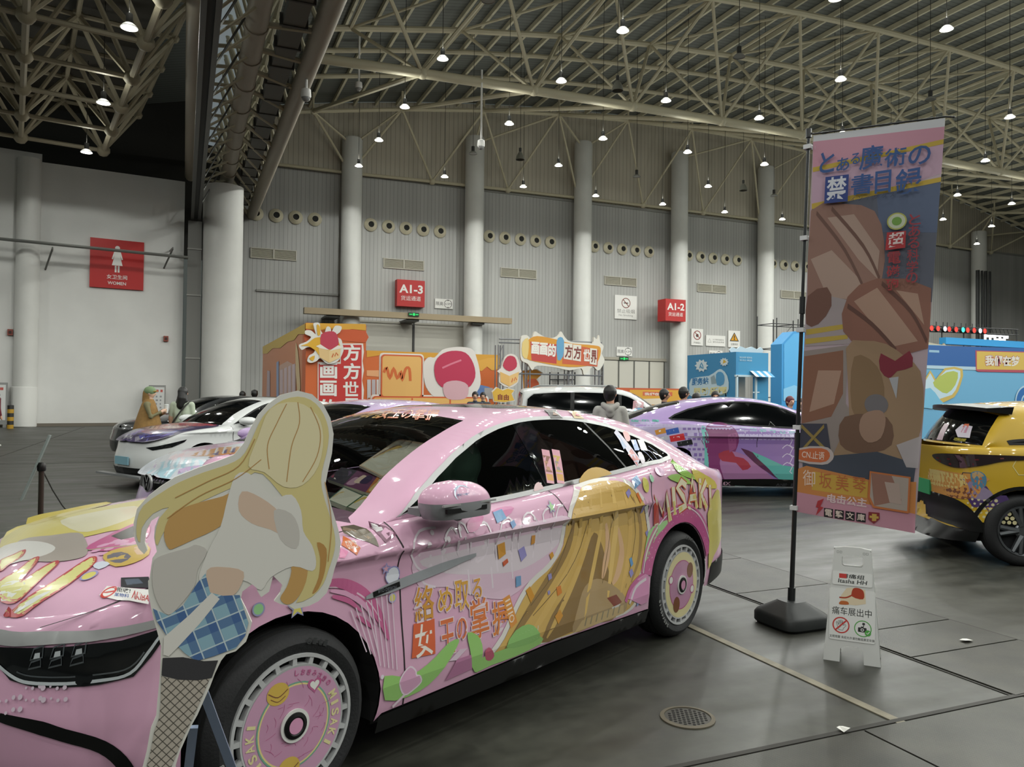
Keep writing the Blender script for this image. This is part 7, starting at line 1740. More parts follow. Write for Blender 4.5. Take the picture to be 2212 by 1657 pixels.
b.poly([(1832, 752), (1870, 735), (1920, 742), (1960, 770), (1990, 800), (1996, 880), (1980, 960), (1940, 1000), (1850, 1005), (1800, 990), (1840, 900)], '94795c', 2)
b.poly([(1850, 770), (1900, 790), (1915, 860), (1880, 920), (1845, 880)], '836849', 3); b.poly([(1830, 900), (1920, 900), (1930, 960), (1870, 980), (1820, 960)], '6f5240', 3)
b.poly([(1908, 762), (1938, 778), (1968, 756), (1974, 790), (1942, 800), (1926, 816), (1906, 798)], '7e2436', 2)
b.poly([(1925, 815), (1945, 812), (1940, 860)], 'a5a6ac')
u, v = buv(1898, 873); b.n += 1; b.m.add([bfab(u + .095 * cos(a), v + .026 * sin(a), b.n * .0003) for a in [2 * pi * k / 24 for k in range(24)]], [list(range(24))], b.mi('6c686c'))
b.poly([(1870, 895), (1905, 885), (1918, 905), (1908, 945), (1880, 955), (1862, 930)], '9a7a66', 3)
b.poly([(1730, 915), (1790, 915), (1800, 980), (1728, 980)], '3c3d4c'); b.line([(1732, 920), (1790, 974)], .01, '8f7a3a', 0); b.line([(1736, 970), (1784, 920)], .01, '8f7a3a', 0)
b.poly([(1735, 990), (1900, 975), (1980, 1000), (1972, 1060), (1800, 1040), (1735, 1010)], '3f4654'); b.poly([(1940, 960), (1990, 940), (1984, 1010), (1960, 1008)], 'a79fa2')
b.poly([(1726, 968), (1780, 964), (1800, 972), (1806, 986), (1798, 998), (1780, 1004), (1724, 996)], 'b6aaa8', 2); b.poly([(1726, 972), (1778, 968), (1796, 978), (1794, 992), (1776, 999), (1724, 992)], 'c4622c', 2); b.text('CN.止语', (1733, 989), (1784, 994), (1734, 972), 'dcc9bc', .01)
b.poly([(1722, 1012), (1744, 1006), (1880, 1036), (1980, 1040), (1977, 1120), (1719, 1062)], 'c07a34'); b.poly([(1760, 1018), (1880, 1040), (1878, 1076), (1756, 1058)], 'c29a2c'); b.poly([(1720, 1062), (1880, 1090), (1977, 1110), (1976, 1152), (1721, 1105)], 'b98294')
for k, ch in enumerate('御坂美琴'):
    x0 = 1736 + k * 37; y0 = 1048 + k * 5; b.text(ch, (x0, y0), (x0 + 28, y0 + 4), (x0, y0 - 34), 'd8c2b0' if k == 0 else 'b4622c', .0)
b.text('电击公主', (1790, 1085), (1876, 1097), (1792, 1066), 'cdb6b8', .03)
for k, ch in enumerate('電撃文庫'):
    x0 = 1784 + k * 23.5; y0 = 1116 + k * 3.4; b.poly([(x0, y0), (x0 + 20, y0 + 3), (x0 + 20.5, y0 - 16), (x0 + .5, y0 - 19)], '1f1c20'); b.text(ch, (x0 + 2, y0 - 2), (x0 + 18, y0 + .5), (x0 + 2.4, y0 - 17), 'd2c0b4', .02)
b.poly([(1770, 1082), (1784, 1077), (1776, 1094), (1783, 1096), (1766, 1114), (1772, 1096), (1766, 1096)], 'a8242c')
b.poly([(1881, 1106), (1904, 1108), (1904, 1122), (1892, 1132), (1880, 1122)], '7e1f28'); b.poly([(1888, 1110), (1898, 1111), (1897, 1126), (1888, 1126)], 'c09a3c'); b.poly([(1883, 1114), (1902, 1116), (1902, 1121), (1883, 1119)], 'c09a3c')
b.poly([(1884, 1017), (1969, 1029), (1964, 1109), (1890, 1097), (1880, 1075)], 'bd6a2c'); b.poly([(1887, 1021), (1965, 1032), (1961, 1104), (1893, 1093), (1884, 1073)], 'a89a90'); b.poly([(1887, 1021), (1930, 1027), (1950, 1080), (1893, 1093)], '94695a'); b.poly([(1915, 1040), (1945, 1044), (1950, 1090), (1925, 1085)], 'b09a90')
# title lettering
BL = '2c4f86'
for ch, a, c_, d_ in (('と', (1772, 377), (1806, 372), (1775, 332)), ('あ', (1811, 373), (1840, 368), (1813, 344)), ('る', (1843, 358), (1864, 354), (1844, 334)), ('魔', (1862, 370), (1912, 364), (1866, 318)), ('術', (1916, 364), (1962, 356), (1918, 324)), ('の', (1966, 360), (2012, 352), (1968, 320)),
                      ('書', (1844, 424), (1892, 418), (1846, 380)), ('目', (1896, 420), (1930, 415), (1898, 372)), ('録', (1938, 426), (1993, 416), (1942, 368))): b.text(ch, a, c_, d_, BL, .015)
b.poly([(1784, 441), (1837, 436), (1840, 378), (1787, 384)], '2a3f80'); b.text('禁', (1788, 436), (1833, 431), (1791, 386), 'c8cad2', .02)
for k, ch in enumerate('インデックス'): x0 = 1844 + k * 17; b.text(ch, (x0, 437 - k * 2), (x0 + 9, 435 - k * 2), (x0, 428 - k * 2), '3a4256')
for k, ch in enumerate('とある科学の'): y0 = 486 + k * 25; b.text(ch, (1968 - k * 1.4, y0), (1992 - k * 1.4, y0 - 2), (1968 - k * 1.4, y0 - 23), '96303a', .01)
b.poly([(1918, 540), (1960, 534), (1962, 498), (1922, 502)], 'ab2a30'); b.text('超', (1922, 535), (1956, 530), (1926, 504), 'd4c4c2', .02)
for k, ch in enumerate('電磁砲'): y0 = 570 + k * 29; b.text(ch, (1922 - k * 2, y0), (1950 - k * 2, y0 - 3), (1923 - k * 2, y0 - 26), '9a2c34', .015)
u, v = buv(1943, 478)
for r_, c_ in ((1., 'a8a84a'), (.86, 'b9c0a8'), (.5, '6f9a42')): b.n += 1; b.m.add([bfab(u + .075 * r_ * cos(a), v + .021 * r_ * sin(a), b.n * .0003) for a in [2 * pi * k / 22 for k in range(22)]], [list(range(22))], b.mi(c_))
b.m.build('print', b.mats, bo, False, False)
m = MB(); WH = mat('loop_white', 'bfc1c2', .6)
for py in (320, 517, 715, 925, 1098):
    t = (1300 - py) / (1300 - 290); p = PB.lerp(PT, t); u, v = buv(1757 - (py - 293) * .048 + 6, py)
    e = bfab(max(u, .01), v, .001); m.box(p, (.05, .05, .03), rz=.4); m.add([p + Vector((0, 0, -.014)), e + Vector((0, 0, -.014)), e + Vector((0, 0, .014)), p + Vector((0, 0, .014))], [[0, 1, 2, 3]])
m.build('pole_loop', WH, bo)
# ---- folding floor sign
F1_, F2_ = onZ(1778, 1424), onZ(1903, 1442); fx_ = (F2_ - F1_); wS = fx_.length; fx_.normalize(); fb = Vector((-fx_.y, fx_.x, 0))
if fb.dot(FWD) < 0: fb = -fb
ao = thing('floor_sign', 'white folding A-frame floor sign with red and green round symbols, beside the banner base', 'floor sign', (F1_ + F2_) / 2)
Hs = .665; lean = .085
up_ = (Vector((0, 0, Hs)) + fb * lean).normalized(); Ls = sqrt(Hs ** 2 + lean ** 2)
def apanel(org, up, sgn, nm):
    fr = lambda u, v, w=0.: org + fx_ * u + up * v + (fx_.cross(up)).normalized() * (w * sgn)
    n_ = fx_.cross(up)
    sg = 1 if n_.dot(CAM - ao.location) * sgn > 0 else -1
    g_ = lambda u, v, w=0.: fr(u, v, w * sg)
    hw = wS / 2; tw = hw * .66
    outl = [(-hw, 0), (-hw * .42, 0), (-hw * .40, .075), (-hw * .2, .095), (hw * .2, .095), (hw * .40, .075), (hw * .42, 0), (hw, 0), (hw * .98, .03), (tw, Ls - .03), (tw * .9, Ls - .008), (tw * .4, Ls), (-tw * .4, Ls), (-tw * .9, Ls - .008), (-tw, Ls - .03), (-hw * .98, .03)]
    hol = rrect(-tw * .56, Ls - .115, tw * .56, Ls - .05, .015)
    p, f = region(outl, [hol], .05); m = MB(); m.add([g_(u, v, .006) for u, v in p], f); m.add([g_(u, v, -.006) for u, v in p], [x[::-1] for x in f])
    for lp in (densify(outl, .05), densify(hol, .05)):
        k = len(lp); m.add([g_(u, v, w_) for w_ in (-.006, .006) for u, v in lp], [[i, (i + 1) % k, k + (i + 1) % k, k + i] for i in range(k)])
    m.build(nm, mat('sign_plastic', 'd0d1cf', .35, coat=.3), ao)
    return g_, hw, tw
gf, hw, tw = apanel(Vector((0, 0, 0)), up_, 1, 'front_panel')
gb_, _, _ = apanel(fb * (2 * lean + .02), (Vector((0, 0, Hs)) - fb * lean).normalized(), -1, 'rear_panel')
m = MB(); m.tube([gf(-tw, Ls - .01, -.012), gf(tw, Ls - .01, -.012)], .008, 8); m.build('hinge', mat('sign_plastic'), ao)
m = MB(); SM = [plain('dcdddb'), plain('2c2e2d'), plain('c23a36'), plain('4fa046'), plain('b5622e'), plain('d9c9ac'), plain('a83c20')]
flat(m, rrect(-hw * .70, Ls - .225, hw * .70, Ls - .145, .01), gf, .009, 0); flat(m, rrect(-hw * .80, .125, hw * .80, Ls - .245, .012), gf, .009, 0)
lettering(m, '霸痛组', gf, (-hw * .42, Ls - .183, hw * .42, Ls - .157), 1, .012, .15, .0095); flat(m, rect(-hw * .46, Ls - .184, -hw * .2, Ls - .158), gf, .0098, 2); lettering(m, 'Itasha HH', gf, (-hw * .5, Ls - .212, hw * .5, Ls - .188), 1, .012, .15, .0095)
flat(m, [(-.065, .335), (.02, .335), (.075, .35), (.07, .43), (.0, .435), (-.03, .43), (-.06, .385)], gf, .0095, 5); flat(m, smooth_loop([(.0, .385), (.06, .375), (.062, .42), (.035, .437), (.005, .43)], 3), gf, .0098, 6); flat(m, smooth_loop([(-.07, .332), (-.02, .335), (-.025, .352), (-.06, .352)], 3), gf, .0098, 4); strip(m, smooth_loop([(.01, .40), (-.03, .375), (-.07, .372)], 4, False), .008, gf, .0099, 6)
lettering(m, '痛车展出中', gf, (-hw * .70, .272, hw * .68, .318), 1, 0, 0, .0095)
ringflat(m, -hw * .38, .212, .040, .047, gf, .0095, 2); strip(m, [(-hw * .38 - .030, .182), (-hw * .38 + .030, .242)], .008, gf, .0105, 2)
hx = -hw * .38
for L in ([(-.012, -.028), (-.02, -.004), (-.026, .016)], [(-.026, .016), (-.02, .018), (-.012, .0)], [(-.012, .0), (-.014, .026), (-.007, .026), (-.005, .004)], [(-.005, .004), (-.003, .030), (.004, .03), (.004, .004)], [(.004, .004), (.010, .026), (.016, .022), (.012, .0)], [(.012, .0), (.024, .006), (.028, .0), (.014, -.016), (.010, -.028), (-.012, -.028)]): strip(m, [(hx + a, .212 + c) for a, c in L], .0018, gf, .0098, 1)
cx = hw * .38; ringflat(m, cx, .206, .042, .047, gf, .0095, 3); flat(m, rrect(cx - .026, .186, cx + .020, .212, .004), gf, .0096, 1); flat(m, rect(cx - .01, .212, cx + .004, .218), gf, .0096, 1); ringflat(m, cx - .003, .199, .005, .009, gf, .0099, 0, 16); strip(m, [(cx + .004, .216), (cx + .004, .228)], .004, gf, .0096, 1); flat(m, [(cx - .004, .228), (cx + .012, .228), (cx + .010, .24), (cx - .002, .24)], gf, .0096, 1)
flat(m, disc(cx + .027, .184, .017), gf, .0102, 3); strip(m, [(cx + .019, .184), (cx + .025, .178), (cx + .036, .192)], .004, gf, .0106, 0)
lettering(m, '文明观摄 未经允许请勿触碰展览车辆', gf, (-hw * .78, .136, hw * .78, .152), 1, 0, 0, .0096)
for sx in (-1, 1):
    for k in range(2): x0 = sx * tw * (.62 + .16 * k) - .005; strip(m, [(x0, Ls - .038), (x0 + .010, Ls - .038), (x0 + .010, Ls - .026), (x0, Ls - .026)], .0016, gf, .0065, 1, True)
m.build('sign_print', SM, ao, recalc=False)
# ---- rope post with a slanted sign plate, far left
pp_ = onZ(90, 1003, 1.0); d_ = (pp_ - CAM).dot(FWD); pp_ = CAM + ray(90, 1003) * (5.8 / ray(90, 1003).dot(FWD))
po = thing('rope_post', 'dark metal rope post with a slanted clear sign plate behind the pink bonnet', 'rope post', (pp_.x, pp_.y, 0))
m = MB(); m.tube([(0, 0, .02), (0, 0, pp_.z - .02)], .019, 12); m.lathe([(.16, 0), (.16, .015), (.05, .03), (.03, .05)], n=24); m.build('post', mat('post_bronze', '4a4038', .35, .7), po, True)
m = MB(); m.lathe([(.026, -.05), (.03, -.04), (.03, 0), (.02, .014), (0, .016)], (0, 0, pp_.z), n=16); m.build('post_cap', mat('post_cap_dark', '232120', .4, .5), po, True)
def aD(px, py, d): r = ray(px, py); return CAM + r * (d / r.dot(FWD)) - Vector((pp_.x, pp_.y, 0))
T0, T1 = aD(106, 940, 5.72), aD(44, 1082, 5.72); ax = (T1 - T0); vd = (T0 + Vector((pp_.x, pp_.y, 0)) - CAM).normalized(); sd = (vd + RGT * .05).normalized() * .26
m = MB(); nrm = ax.cross(sd).normalized() * .006
m.add([T0 + e * nrm for e in (-1, 1)] + [T1 + e * nrm for e in (-1, 1)] + [T1 + sd + e * nrm for e in (-1, 1)] + [T0 + sd + e * nrm for e in (-1, 1)], [[0, 2, 4, 6], [7, 5, 3, 1], [0, 1, 3, 2], [2, 3, 5, 4], [4, 5, 7, 6], [6, 7, 1, 0]])
m.build('sign_plate', mat('plate_grey_edge', '8d9793', .3), po)
c0 = Vector((0, 0, pp_.z - .03)); c1 = aD(152, 1112, 6.6)
m = MB(); m.tube([c0, c0.lerp(c1, .35) + Vector((0, 0, -.03)), c0.lerp(c1, .7) + Vector((0, 0, -.03)), c1, c1 + (c1 - c0) * .6 + Vector((0, 0, .2))], .005, 6); m.build('cord', mat('cord_dark', '3a3834', .7), po, True)
# ================================================================== PEOPLE
SKIN = ['c49a82', 'b98a70', 'caa28c']
def person(label, pos, face, H, top, bottom, hair, hairstyle='short', skin='c49a82', sleeve=.5, arms=None, extra=None, shoes='d0d0cc', turn=0., lean=0.):
    o = thing('person', label, 'person', pos, face)      # local +Y is where the person faces
    h = H
    P = []
    for sx in (-1, 1):
        P.append(('t', [(sx * .038 * h, 0, .50 * h), (sx * .042 * h, .004, .60 * h), (sx * .048 * h, 0, .70 * h), (sx * .05 * h, -.004, .785 * h)], [.062 * h, .056 * h, .060 * h, .046 * h]))
        P.append(('t', [(sx * .05 * h, 0, .795 * h), (sx * .107 * h, 0, .800 * h)], [.040 * h, .034 * h]))
        P.append(('t', [(sx * .048 * h, 0, .50 * h), (sx * .052 * h, .012, .28 * h), (sx * .055 * h, -.01, .055 * h)], [.058 * h, .040 * h, .026 * h]))
        P.append(('t', [(sx * .055 * h, -.02, .028 * h), (sx * .06 * h, .12, .02 * h)], [.026 * h, .020 * h]))
        A = (arms or {}).get(sx) or [(sx * .112 * h, 0, .795 * h), (sx * .135 * h, -.01, .635 * h), (sx * .14 * h, .04, .50 * h)]
        P.append(('t', A, [.033 * h, .026 * h, .019 * h]))
        d = (Vector(A[2]) - Vector(A[1])).normalized(); hc = Vector(A[2]) + d * .035
        P.append(('t', [tuple(A[2]), tuple(hc + d * .02)], [.018 * h, .022 * h])); sv = d.orthogonal().normalized()
        for k in range(4): b = hc + d * .03 + sv * (.018 * (k - 1.5)); P.append(('t', [tuple(b), tuple(b + d * (.05 - .006 * abs(k - 1.4)) + Vector((0, .012, 0)))], [.009, .007]))
        P.append(('t', [tuple(hc + sv * .028), tuple(hc + sv * .045 + d * .035)], [.009, .008]))
    P.append(('t', [(0, 0, .80 * h), (0, .01, .88 * h)], [.036 * h, .033 * h]))
    hd = Vector((0, .012, .932 * h)); R = Matrix.Rotation(turn, 3, 'Z')
    def hp_(v): return tuple(hd + R @ Vector(v))
    P += [('b', hp_((0, 0, .005)), .058 * h, (.86, 1.0, 1.12)), ('b', hp_((0, .018, -.03)), .045 * h, (.85, .95, 1.0)), ('b', hp_((0, .062 * h, -.012)), .011 * h), ('b', hp_((.052 * h, 0, -.008)), .013 * h, (.5, 1, 1.4)), ('b', hp_((-.052 * h, 0, -.008)), .013 * h, (.5, 1, 1.4)), ('b', hp_((0, .054 * h, -.038)), .010 * h, (1.6, .7, .7))]
    def asg(c):
        r = sqrt(c.x ** 2 + c.y ** 2)
        if c.z > .855 * h: return 0
        if c.z < .05 * h: return 3
        A_ = None
        for sx in (-1, 1):
            A = (arms or {}).get(sx) or [(sx * .112 * h, 0, .795 * h), (sx * .135 * h, -.01, .635 * h), (sx * .14 * h, .04, .50 * h)]
            a, b_, c_ = Vector(A[0]), Vector(A[1]), Vector(A[2]); e = c_ + (c_ - b_).normalized() * .12
            def seg(p, q): t = max(0, min(1, (c - p).dot(q - p) / (q - p).length_squared)); return (c - p.lerp(q, t)).length, t
            d1, t1 = seg(a, b_); d2, t2 = seg(b_, e)
            if d1 < .034 * h and t1 > .15 and d1 <= d2: return 1 if t1 < sleeve * 2 else 0
            if d2 < .03 * h and abs(c.x) > .075 * h: return 1 if (sleeve >= 1 and t2 < .62) else 0
            if d2 < .024 * h and sleeve < 1: return 0
            if d2 < .022 * h: return 1 if t2 < .62 else 0
        return 1 if c.z > .50 * h else 2
    remesh_balls(P, .013, 'body', [mat('skin_' + skin, skin, .55), mat('cloth_top_' + top, top, .85), mat('cloth_leg_' + bottom, bottom, .85), mat('shoe_' + shoes, shoes, .6)], o, asg, 5)
    for sx in (-1, 1):
        m = MB(); m.ball(hp_((sx * .021 * h, .0525 * h, .004)), .0075 * h, 8, sc=(1.2, .5, .8)); m.build('eye', mat('eye_dark', '1d1613', .3), o, True)
    if hairstyle:
        HB = [('b', hp_((0, -.012, .022)), .064 * h, (.92, .95, 1.08)), ('b', hp_((0, .012, .05)), .050 * h, (1, .95, .75)), ('b', hp_((0, -.03, -.02)), .052 * h, (.95, .8, 1.1))]
        if hairstyle == 'long':
            HB += [('t', [hp_((0, -.035, .0)), hp_((0, -.055, -.10)), hp_((-.02, -.06, -.24)), hp_((-.05, -.05, -.31))], [.050 * h, .052 * h, .046 * h, .022 * h]), ('t', [hp_((-.04, -.02, -.02)), hp_((-.075, -.03, -.16)), hp_((-.13, -.02, -.29)), hp_((-.2, -.02, -.32))], [.03 * h, .028 * h, .02 * h, .006 * h]), ('t', [hp_((.04, -.02, -.02)), hp_((.07, -.03, -.16)), hp_((.06, -.03, -.28))], [.03 * h, .028 * h, .018 * h])]
        if hairstyle == 'tuft':
            random.seed(int(H * 1000))
            for k in range(9): a = random.random() * 6.28; HB.append(('t', [hp_((.03 * cos(a), .03 * sin(a) - .01, .06)), hp_((.075 * cos(a), .075 * sin(a) - .01, .062 + .02 * random.random()))], [.03, .010]))
        if hairstyle == 'buns':
            for sx in (-1, 1): HB.append(('b', hp_((sx * .06, -.01, .075)), .034))
        remesh_balls(HB, .011, 'hair', mat('hair_' + hair, hair, .45), o, None, 3)
    if extra: extra(o, h, hp_)
    return o
def pz(px, d): r = ray(px, 900); r = Vector((r.x, r.y, 0)); return CAM + r * (d / r.dot(FWD)) - Vector((0, 0, CAM_H))
def hfor(py, px, d): return CAM_H + (ray(px, py) * (d / ray(px, py).dot(FWD))).z
# direction the person faces: angle in camera frame, 0 = away from camera, -90 = towards image right
def fdeg(a): return radians(a) - YAW
def cloak(o, h, hp_):
    m = MB(); n = 28; rows = 12; vs = []
    for j in range(rows + 1):
        t = j / rows; z = .86 * h - t * .40 * h
        for i in range(n):
            a = 2 * pi * i / n; fold = 1 + .06 * sin(5 * a + t * 3) * t
            rx = (.055 + .13 * t ** .75) * h * fold; ry = (.05 + .12 * t ** .8) * h * fold
            vs.append((rx * cos(a), ry * sin(a) - .01, z - .02 * sin(3 * a) * t))
    m.add(vs, [[j * n + i, j * n + (i + 1) % n, (j + 1) * n + (i + 1) % n, (j + 1) * n + i] for j in range(rows) for i in range(n)]); m.build('shawl', mat('tan_shawl', '8a6a3c', .9, noise=.12, nscale=20), o, True)
    remesh_balls([('b', hp_((0, -.045, -.03)), .055 * h, (1, .7, 1.3)), ('t', [hp_((0, -.05, .0)), hp_((0, -.06, -.16))], [.05 * h, .05 * h])], .012, 'head_scarf', mat('tan_shawl'), o, None, 3)
    m = MB(); hc = Vector(hp_((0, -.004, .035))); m.ball(hc, .066 * h, 16, sc=(1, 1.02, .85)); m.build('cap', mat('sage_cap', '6f8560', .8), o, True)
    m = MB(); m.ball(Vector(hp_((0, .05 * h, .03))), .03 * h, 12, sc=(1.6, 1.2, .25)); m.build('cap_brim', mat('cap_band', 'a98a3a', .7), o, True)
person('person in a tan shawl and sage green cap, facing right, holding a white cup', pz(322, 14.9), fdeg(-80), hfor(836, 322, 14.9), '6f6a4c', '3a3630', 'c9b48a', None, 'd0aa92', 1., {1: [(.112 * 1.65, 0, .795 * 1.65), (.16 * 1.65, .10, .66 * 1.65), (.06 * 1.65, .25, .72 * 1.65)], -1: [(-.112 * 1.65, 0, .795 * 1.65), (-.15 * 1.65, .10, .66 * 1.65), (-.03 * 1.65, .25, .70 * 1.65)]}, cloak)
cupf = fdeg(-80); cp = pz(322, 14.9) + Vector((-sin(cupf), cos(cupf), 0)) * .31
co_ = thing('cup', 'white takeaway cup with lid held by the person in the tan shawl', 'cup', cp + Vector((0, 0, 1.16)))
m = MB(); m.lathe([(0, 0), (.032, 0), (.043, .15), (0, .15)], n=18); m.build('cup_body', plain('d0d2cf'), co_, True); m = MB(); m.lathe([(.046, .148), (.046, .158), (.036, .17), (0, .17)], n=18); m.build('lid', plain('c3c6c4'), co_, True)
def strapf(o, h, hp_):
    m = MB(); pts = [(.09 * h, .07, .80 * h), (.10 * h, -.01, .835 * h), (.05 * h, -.095, .78 * h), (-.02 * h, -.115, .68 * h), (-.09 * h, -.10, .58 * h), (-.11 * h, -.04, .53 * h)]
    P = smooth_loop(pts, 5, False); 
    for a, b_ in zip(P, P[1:]): 
        d = (Vector(b_) - Vector(a)).normalized(); s_ = d.cross(Vector((0, 1, 0))).normalized() * .016; m.add([Vector(a) - s_, Vector(a) + s_, Vector(b_) + s_, Vector(b_) - s_], [[0, 1, 2, 3]])
    m.build('bag_strap', mat('strap_dark', '2c2b28', .7), o)
    m = MB(); m.box((-.125 * h, -.02, .50 * h), (.06, .2, .14)); m.build('shoulder_bag', mat('strap_dark'), o)
person('person with long black hair seen from behind, pale tee and dark cross-body strap', pz(394, 15.2), fdeg(0), hfor(837, 394, 15.2), 'aeb8a4', '3b3d44', '141312', 'long', 'c49a82', .42, None, strapf)
def hood(o, h, hp_):
    remesh_balls([('t', [(-.05 * h, -.045, .83 * h), (0, -.075, .80 * h), (.05 * h, -.045, .83 * h)], [.026 * h, .036 * h, .026 * h]), ('b', (0, -.075, .775 * h), .035 * h, (1.2, .6, 1.3)), ('t', [(-.05 * h, .03, .84 * h), (-.06 * h, -.03, .845 * h)], .022 * h), ('t', [(.05 * h, .03, .84 * h), (.06 * h, -.03, .845 * h)], .022 * h)], .012, 'hood', mat('hoodie_fleece', 'a3a19c', .95), o, None, 3)
    m = MB(); m.box((0, -.105, .60 * h), (.20, .01, .05)) if 0 else m.tube([(-.09 * h, -.09, .52 * h), (0, -.115, .515 * h), (.09 * h, -.09, .52 * h)], .022, 8); m.build('waistband', mat('hoodie_fleece'), o, True)
person('person in a grey hoodie seen from behind, between the pink car and the white carrier', pz(1318, 11.3), fdeg(-8), hfor(834, 1318, 11.3), 'a8a6a1', '2f3238', '161412', 'tuft', 'b98a70', 1.2, {-1: [(-.115 * 1.7, 0, .795 * 1.7), (-.15 * 1.7, .01, .64 * 1.7), (-.13 * 1.7, .09, .52 * 1.7)], 1: [(.115 * 1.7, 0, .795 * 1.7), (.15 * 1.7, .01, .64 * 1.7), (.13 * 1.7, .09, .52 * 1.7)]}, hood, turn=radians(-25))
person('dark-haired person with full fringe, head showing over the purple car rear window', pz(1434, 16.0), fdeg(-100), hfor(841, 1434, 16.0), '3a3c44', '2a2a2c', '171412', 'tuft', 'b58a70', 1.2)
person('dark-haired person looking right, taller head behind the purple car roof', pz(1476, 15.6), fdeg(-75), hfor(837, 1476, 15.6), '2e3138', '2a2a2c', '15120f', 'tuft', 'b98a70', 1.2)
person('person whose black hair just clears the purple car roof below the blue booth text', pz(1504, 16.6), fdeg(-40), hfor(850, 1504, 16.6), '2b2b30', '2a2a2c', '171412', 'short', 'b98a70', 1.2)
person('person whose small dark head shows over the purple roof, right of the blue booth lettering', pz(1545, 18.4), fdeg(170), hfor(846, 1545, 18.4), '8a8a90', '2a2a2c', '171412', 'short', 'b98a70', 1.2)
person('person with dark red hair behind the purple car near the banner pole', pz(1706, 16.5), fdeg(200), hfor(857, 1706, 16.5), '4a3a4c', '2a2a2c', '5a1c2a', 'buns', 'c9a08a', 1.2)
person('brown-haired person half hidden by the banner pole behind the purple car', pz(1730, 17.4), fdeg(160), hfor(862, 1730, 17.4), '4d4440', '2a2a2c', '3a2a20', 'short', 'c49a82', 1.2)
person('black-haired person behind the white sedan roof, left of the orange tower', pz(523, 22.5), fdeg(0), hfor(846, 523, 22.5), '3c3a40', '2a2a2c', '12100f', 'short', 'c49a82', 1.2)
def clip(o, h, hp_):
    m = MB(); m.ball(hp_((.04, -.06, .05)), .018, 8); m.ball(hp_((-.03, -.065, .04)), .015, 8, mi=1); m.build('hair_clip', [plain('3f86b0'), plain('b0862c')], o, True)
person('person with black hair and bright clips beside the orange tower', pz(549, 22.0), fdeg(20), hfor(843, 549, 22.0), '9c2a4c', '2a2a2c', '12100f', 'buns', 'c49a82', 1.2, None, clip)
person('left of two small dark-haired visitors at the orange booth counter', pz(1026, 22.4), fdeg(180), hfor(847, 1029, 23.0), '39404c', '2a2a2c', '12100f', 'short', 'c49a82', 1.2)
person('right of two small dark-haired visitors at the orange booth counter', pz(1043, 23.4), fdeg(180), hfor(848, 1042, 23.0), '40464a', '2a2a2c', '12100f', 'short', 'c49a82', 1.2)
person('person in red trousers cut off by the left frame edge', pz(-13, 21.6), fdeg(-90), 1.66, '6a2630', '7a2430', '12100f', 'short', 'c49a82', 1.2)
# ================================================================== BOOTHS BEHIND THE CARS
class Panel:
    """a flat printed panel facing the camera side: plane Y=const (front) or X=const (side)"""
    def __init__(s, parent, P0, ux, n): s.P0 = Vector(P0); s.ux = Vector(ux); s.n = Vector(n); s.par = parent; s.m = MB(); s.mats = []; s.k = 0
    def uv(s, px, py): p = onP(px, py, s.P0, s.n) - s.P0; return p.dot(s.ux), p.z
    def F(s, u, v, w=0.): return s.P0 + s.ux * u + Vector((0, 0, v)) + s.n * (.012 + w) - s.par.location
    def mi(s, c):
        q = plain(c)
        if q not in s.mats: s.mats.append(q)
        return s.mats.index(q)
    def poly(s, px, c, sm=0):
        P = [s.uv(*p) for p in px]; P = smooth_loop(P, sm) if sm else P; s.k += 1; flat(s.m, P, s.F, s.k * .0012, s.mi(c))
    def line(s, px, wd, c, sm=4): P = [s.uv(*p) for p in px]; P = smooth_loop(P, sm, False) if sm else P; s.k += 1; strip(s.m, P, wd, s.F, s.k * .0012, s.mi(c))
    def text(s, t, p00, p10, p01, c, bold=0.):
        A, B, C_ = (Vector(s.uv(*p)) for p in (p00, p10, p01)); vs, fs = glyphs(t, bold); s.k += 1
        s.m.add([s.F(*(A + (B - A) * u + (C_ - A) * v), s.k * .0012) for u, v in vs], fs, s.mi(c))
    def build(s, name): return s.m.build(name, s.mats, s.par, False, False)
def cutout(parent, name, P, px, th, c, sm=3, edge=None):
    pts = [P.uv(*p) for p in px]; pts = smooth_loop(pts, sm) if sm else pts
    m = MB(); m.prism(pts, lambda u, v, w: P.F(u, v, -.01 - w), th); return m.build(name, plain(c), parent)
XA, YA = (1, 0, 0), (0, -1, 0)
ORG = 'c4622a'; YLW = 'cf9a24'; TAN = 'd9ab62'; WHT_ = 'd9d6cf'; REDB = 'b82c28'
# ---- orange tower
T = thing('booth_tower', 'tall orange booth tower with a red lettered panel and yellow splash on top', 'booth', (onY(660, 800, 22.5).x, 22.5, 0))
tx0, tx1 = onY(660, 800, 22.5).x, onY(790, 800, 22.5).x; tz = onY(660, 697, 22.5).z; ty1 = onX(568, 748, tx0).y
m = MB(); m.box(((tx1 - tx0) / 2, .35, tz / 2), (tx1 - tx0, .7, tz)); m.build('front_pillar', plain('bf5c28'), T)
m = MB(); m.box((.05, (ty1 - 22.5) / 2 + .35, tz / 2), (.1, ty1 - 22.5 - .7, tz)); m.build('side_wall', plain('c8845f'), T)
p = Panel(T, (tx0, 22.5, 0), XA, YA)
p.poly([(660, 698), (790, 700), (790, 714), (760, 711), (735, 716), (712, 710), (690, 714), (660, 710)], 'c9952a', 0)
p.poly([(660, 716), (700, 722), (740, 712), (790, 716), (790, 740), (740, 736), (690, 745), (660, 740)], 'bb4f22', 2)
p.poly([(686, 782), (734, 782), (734, 742), (784, 742), (786, 760), (783, 780), (786, 800), (782, 822), (786, 842), (782, 900), (686, 900)], 'd8cfc8'); p.poly([(688, 786), (736, 786), (736, 745), (781, 745), (781, 900), (688, 900)], REDB)
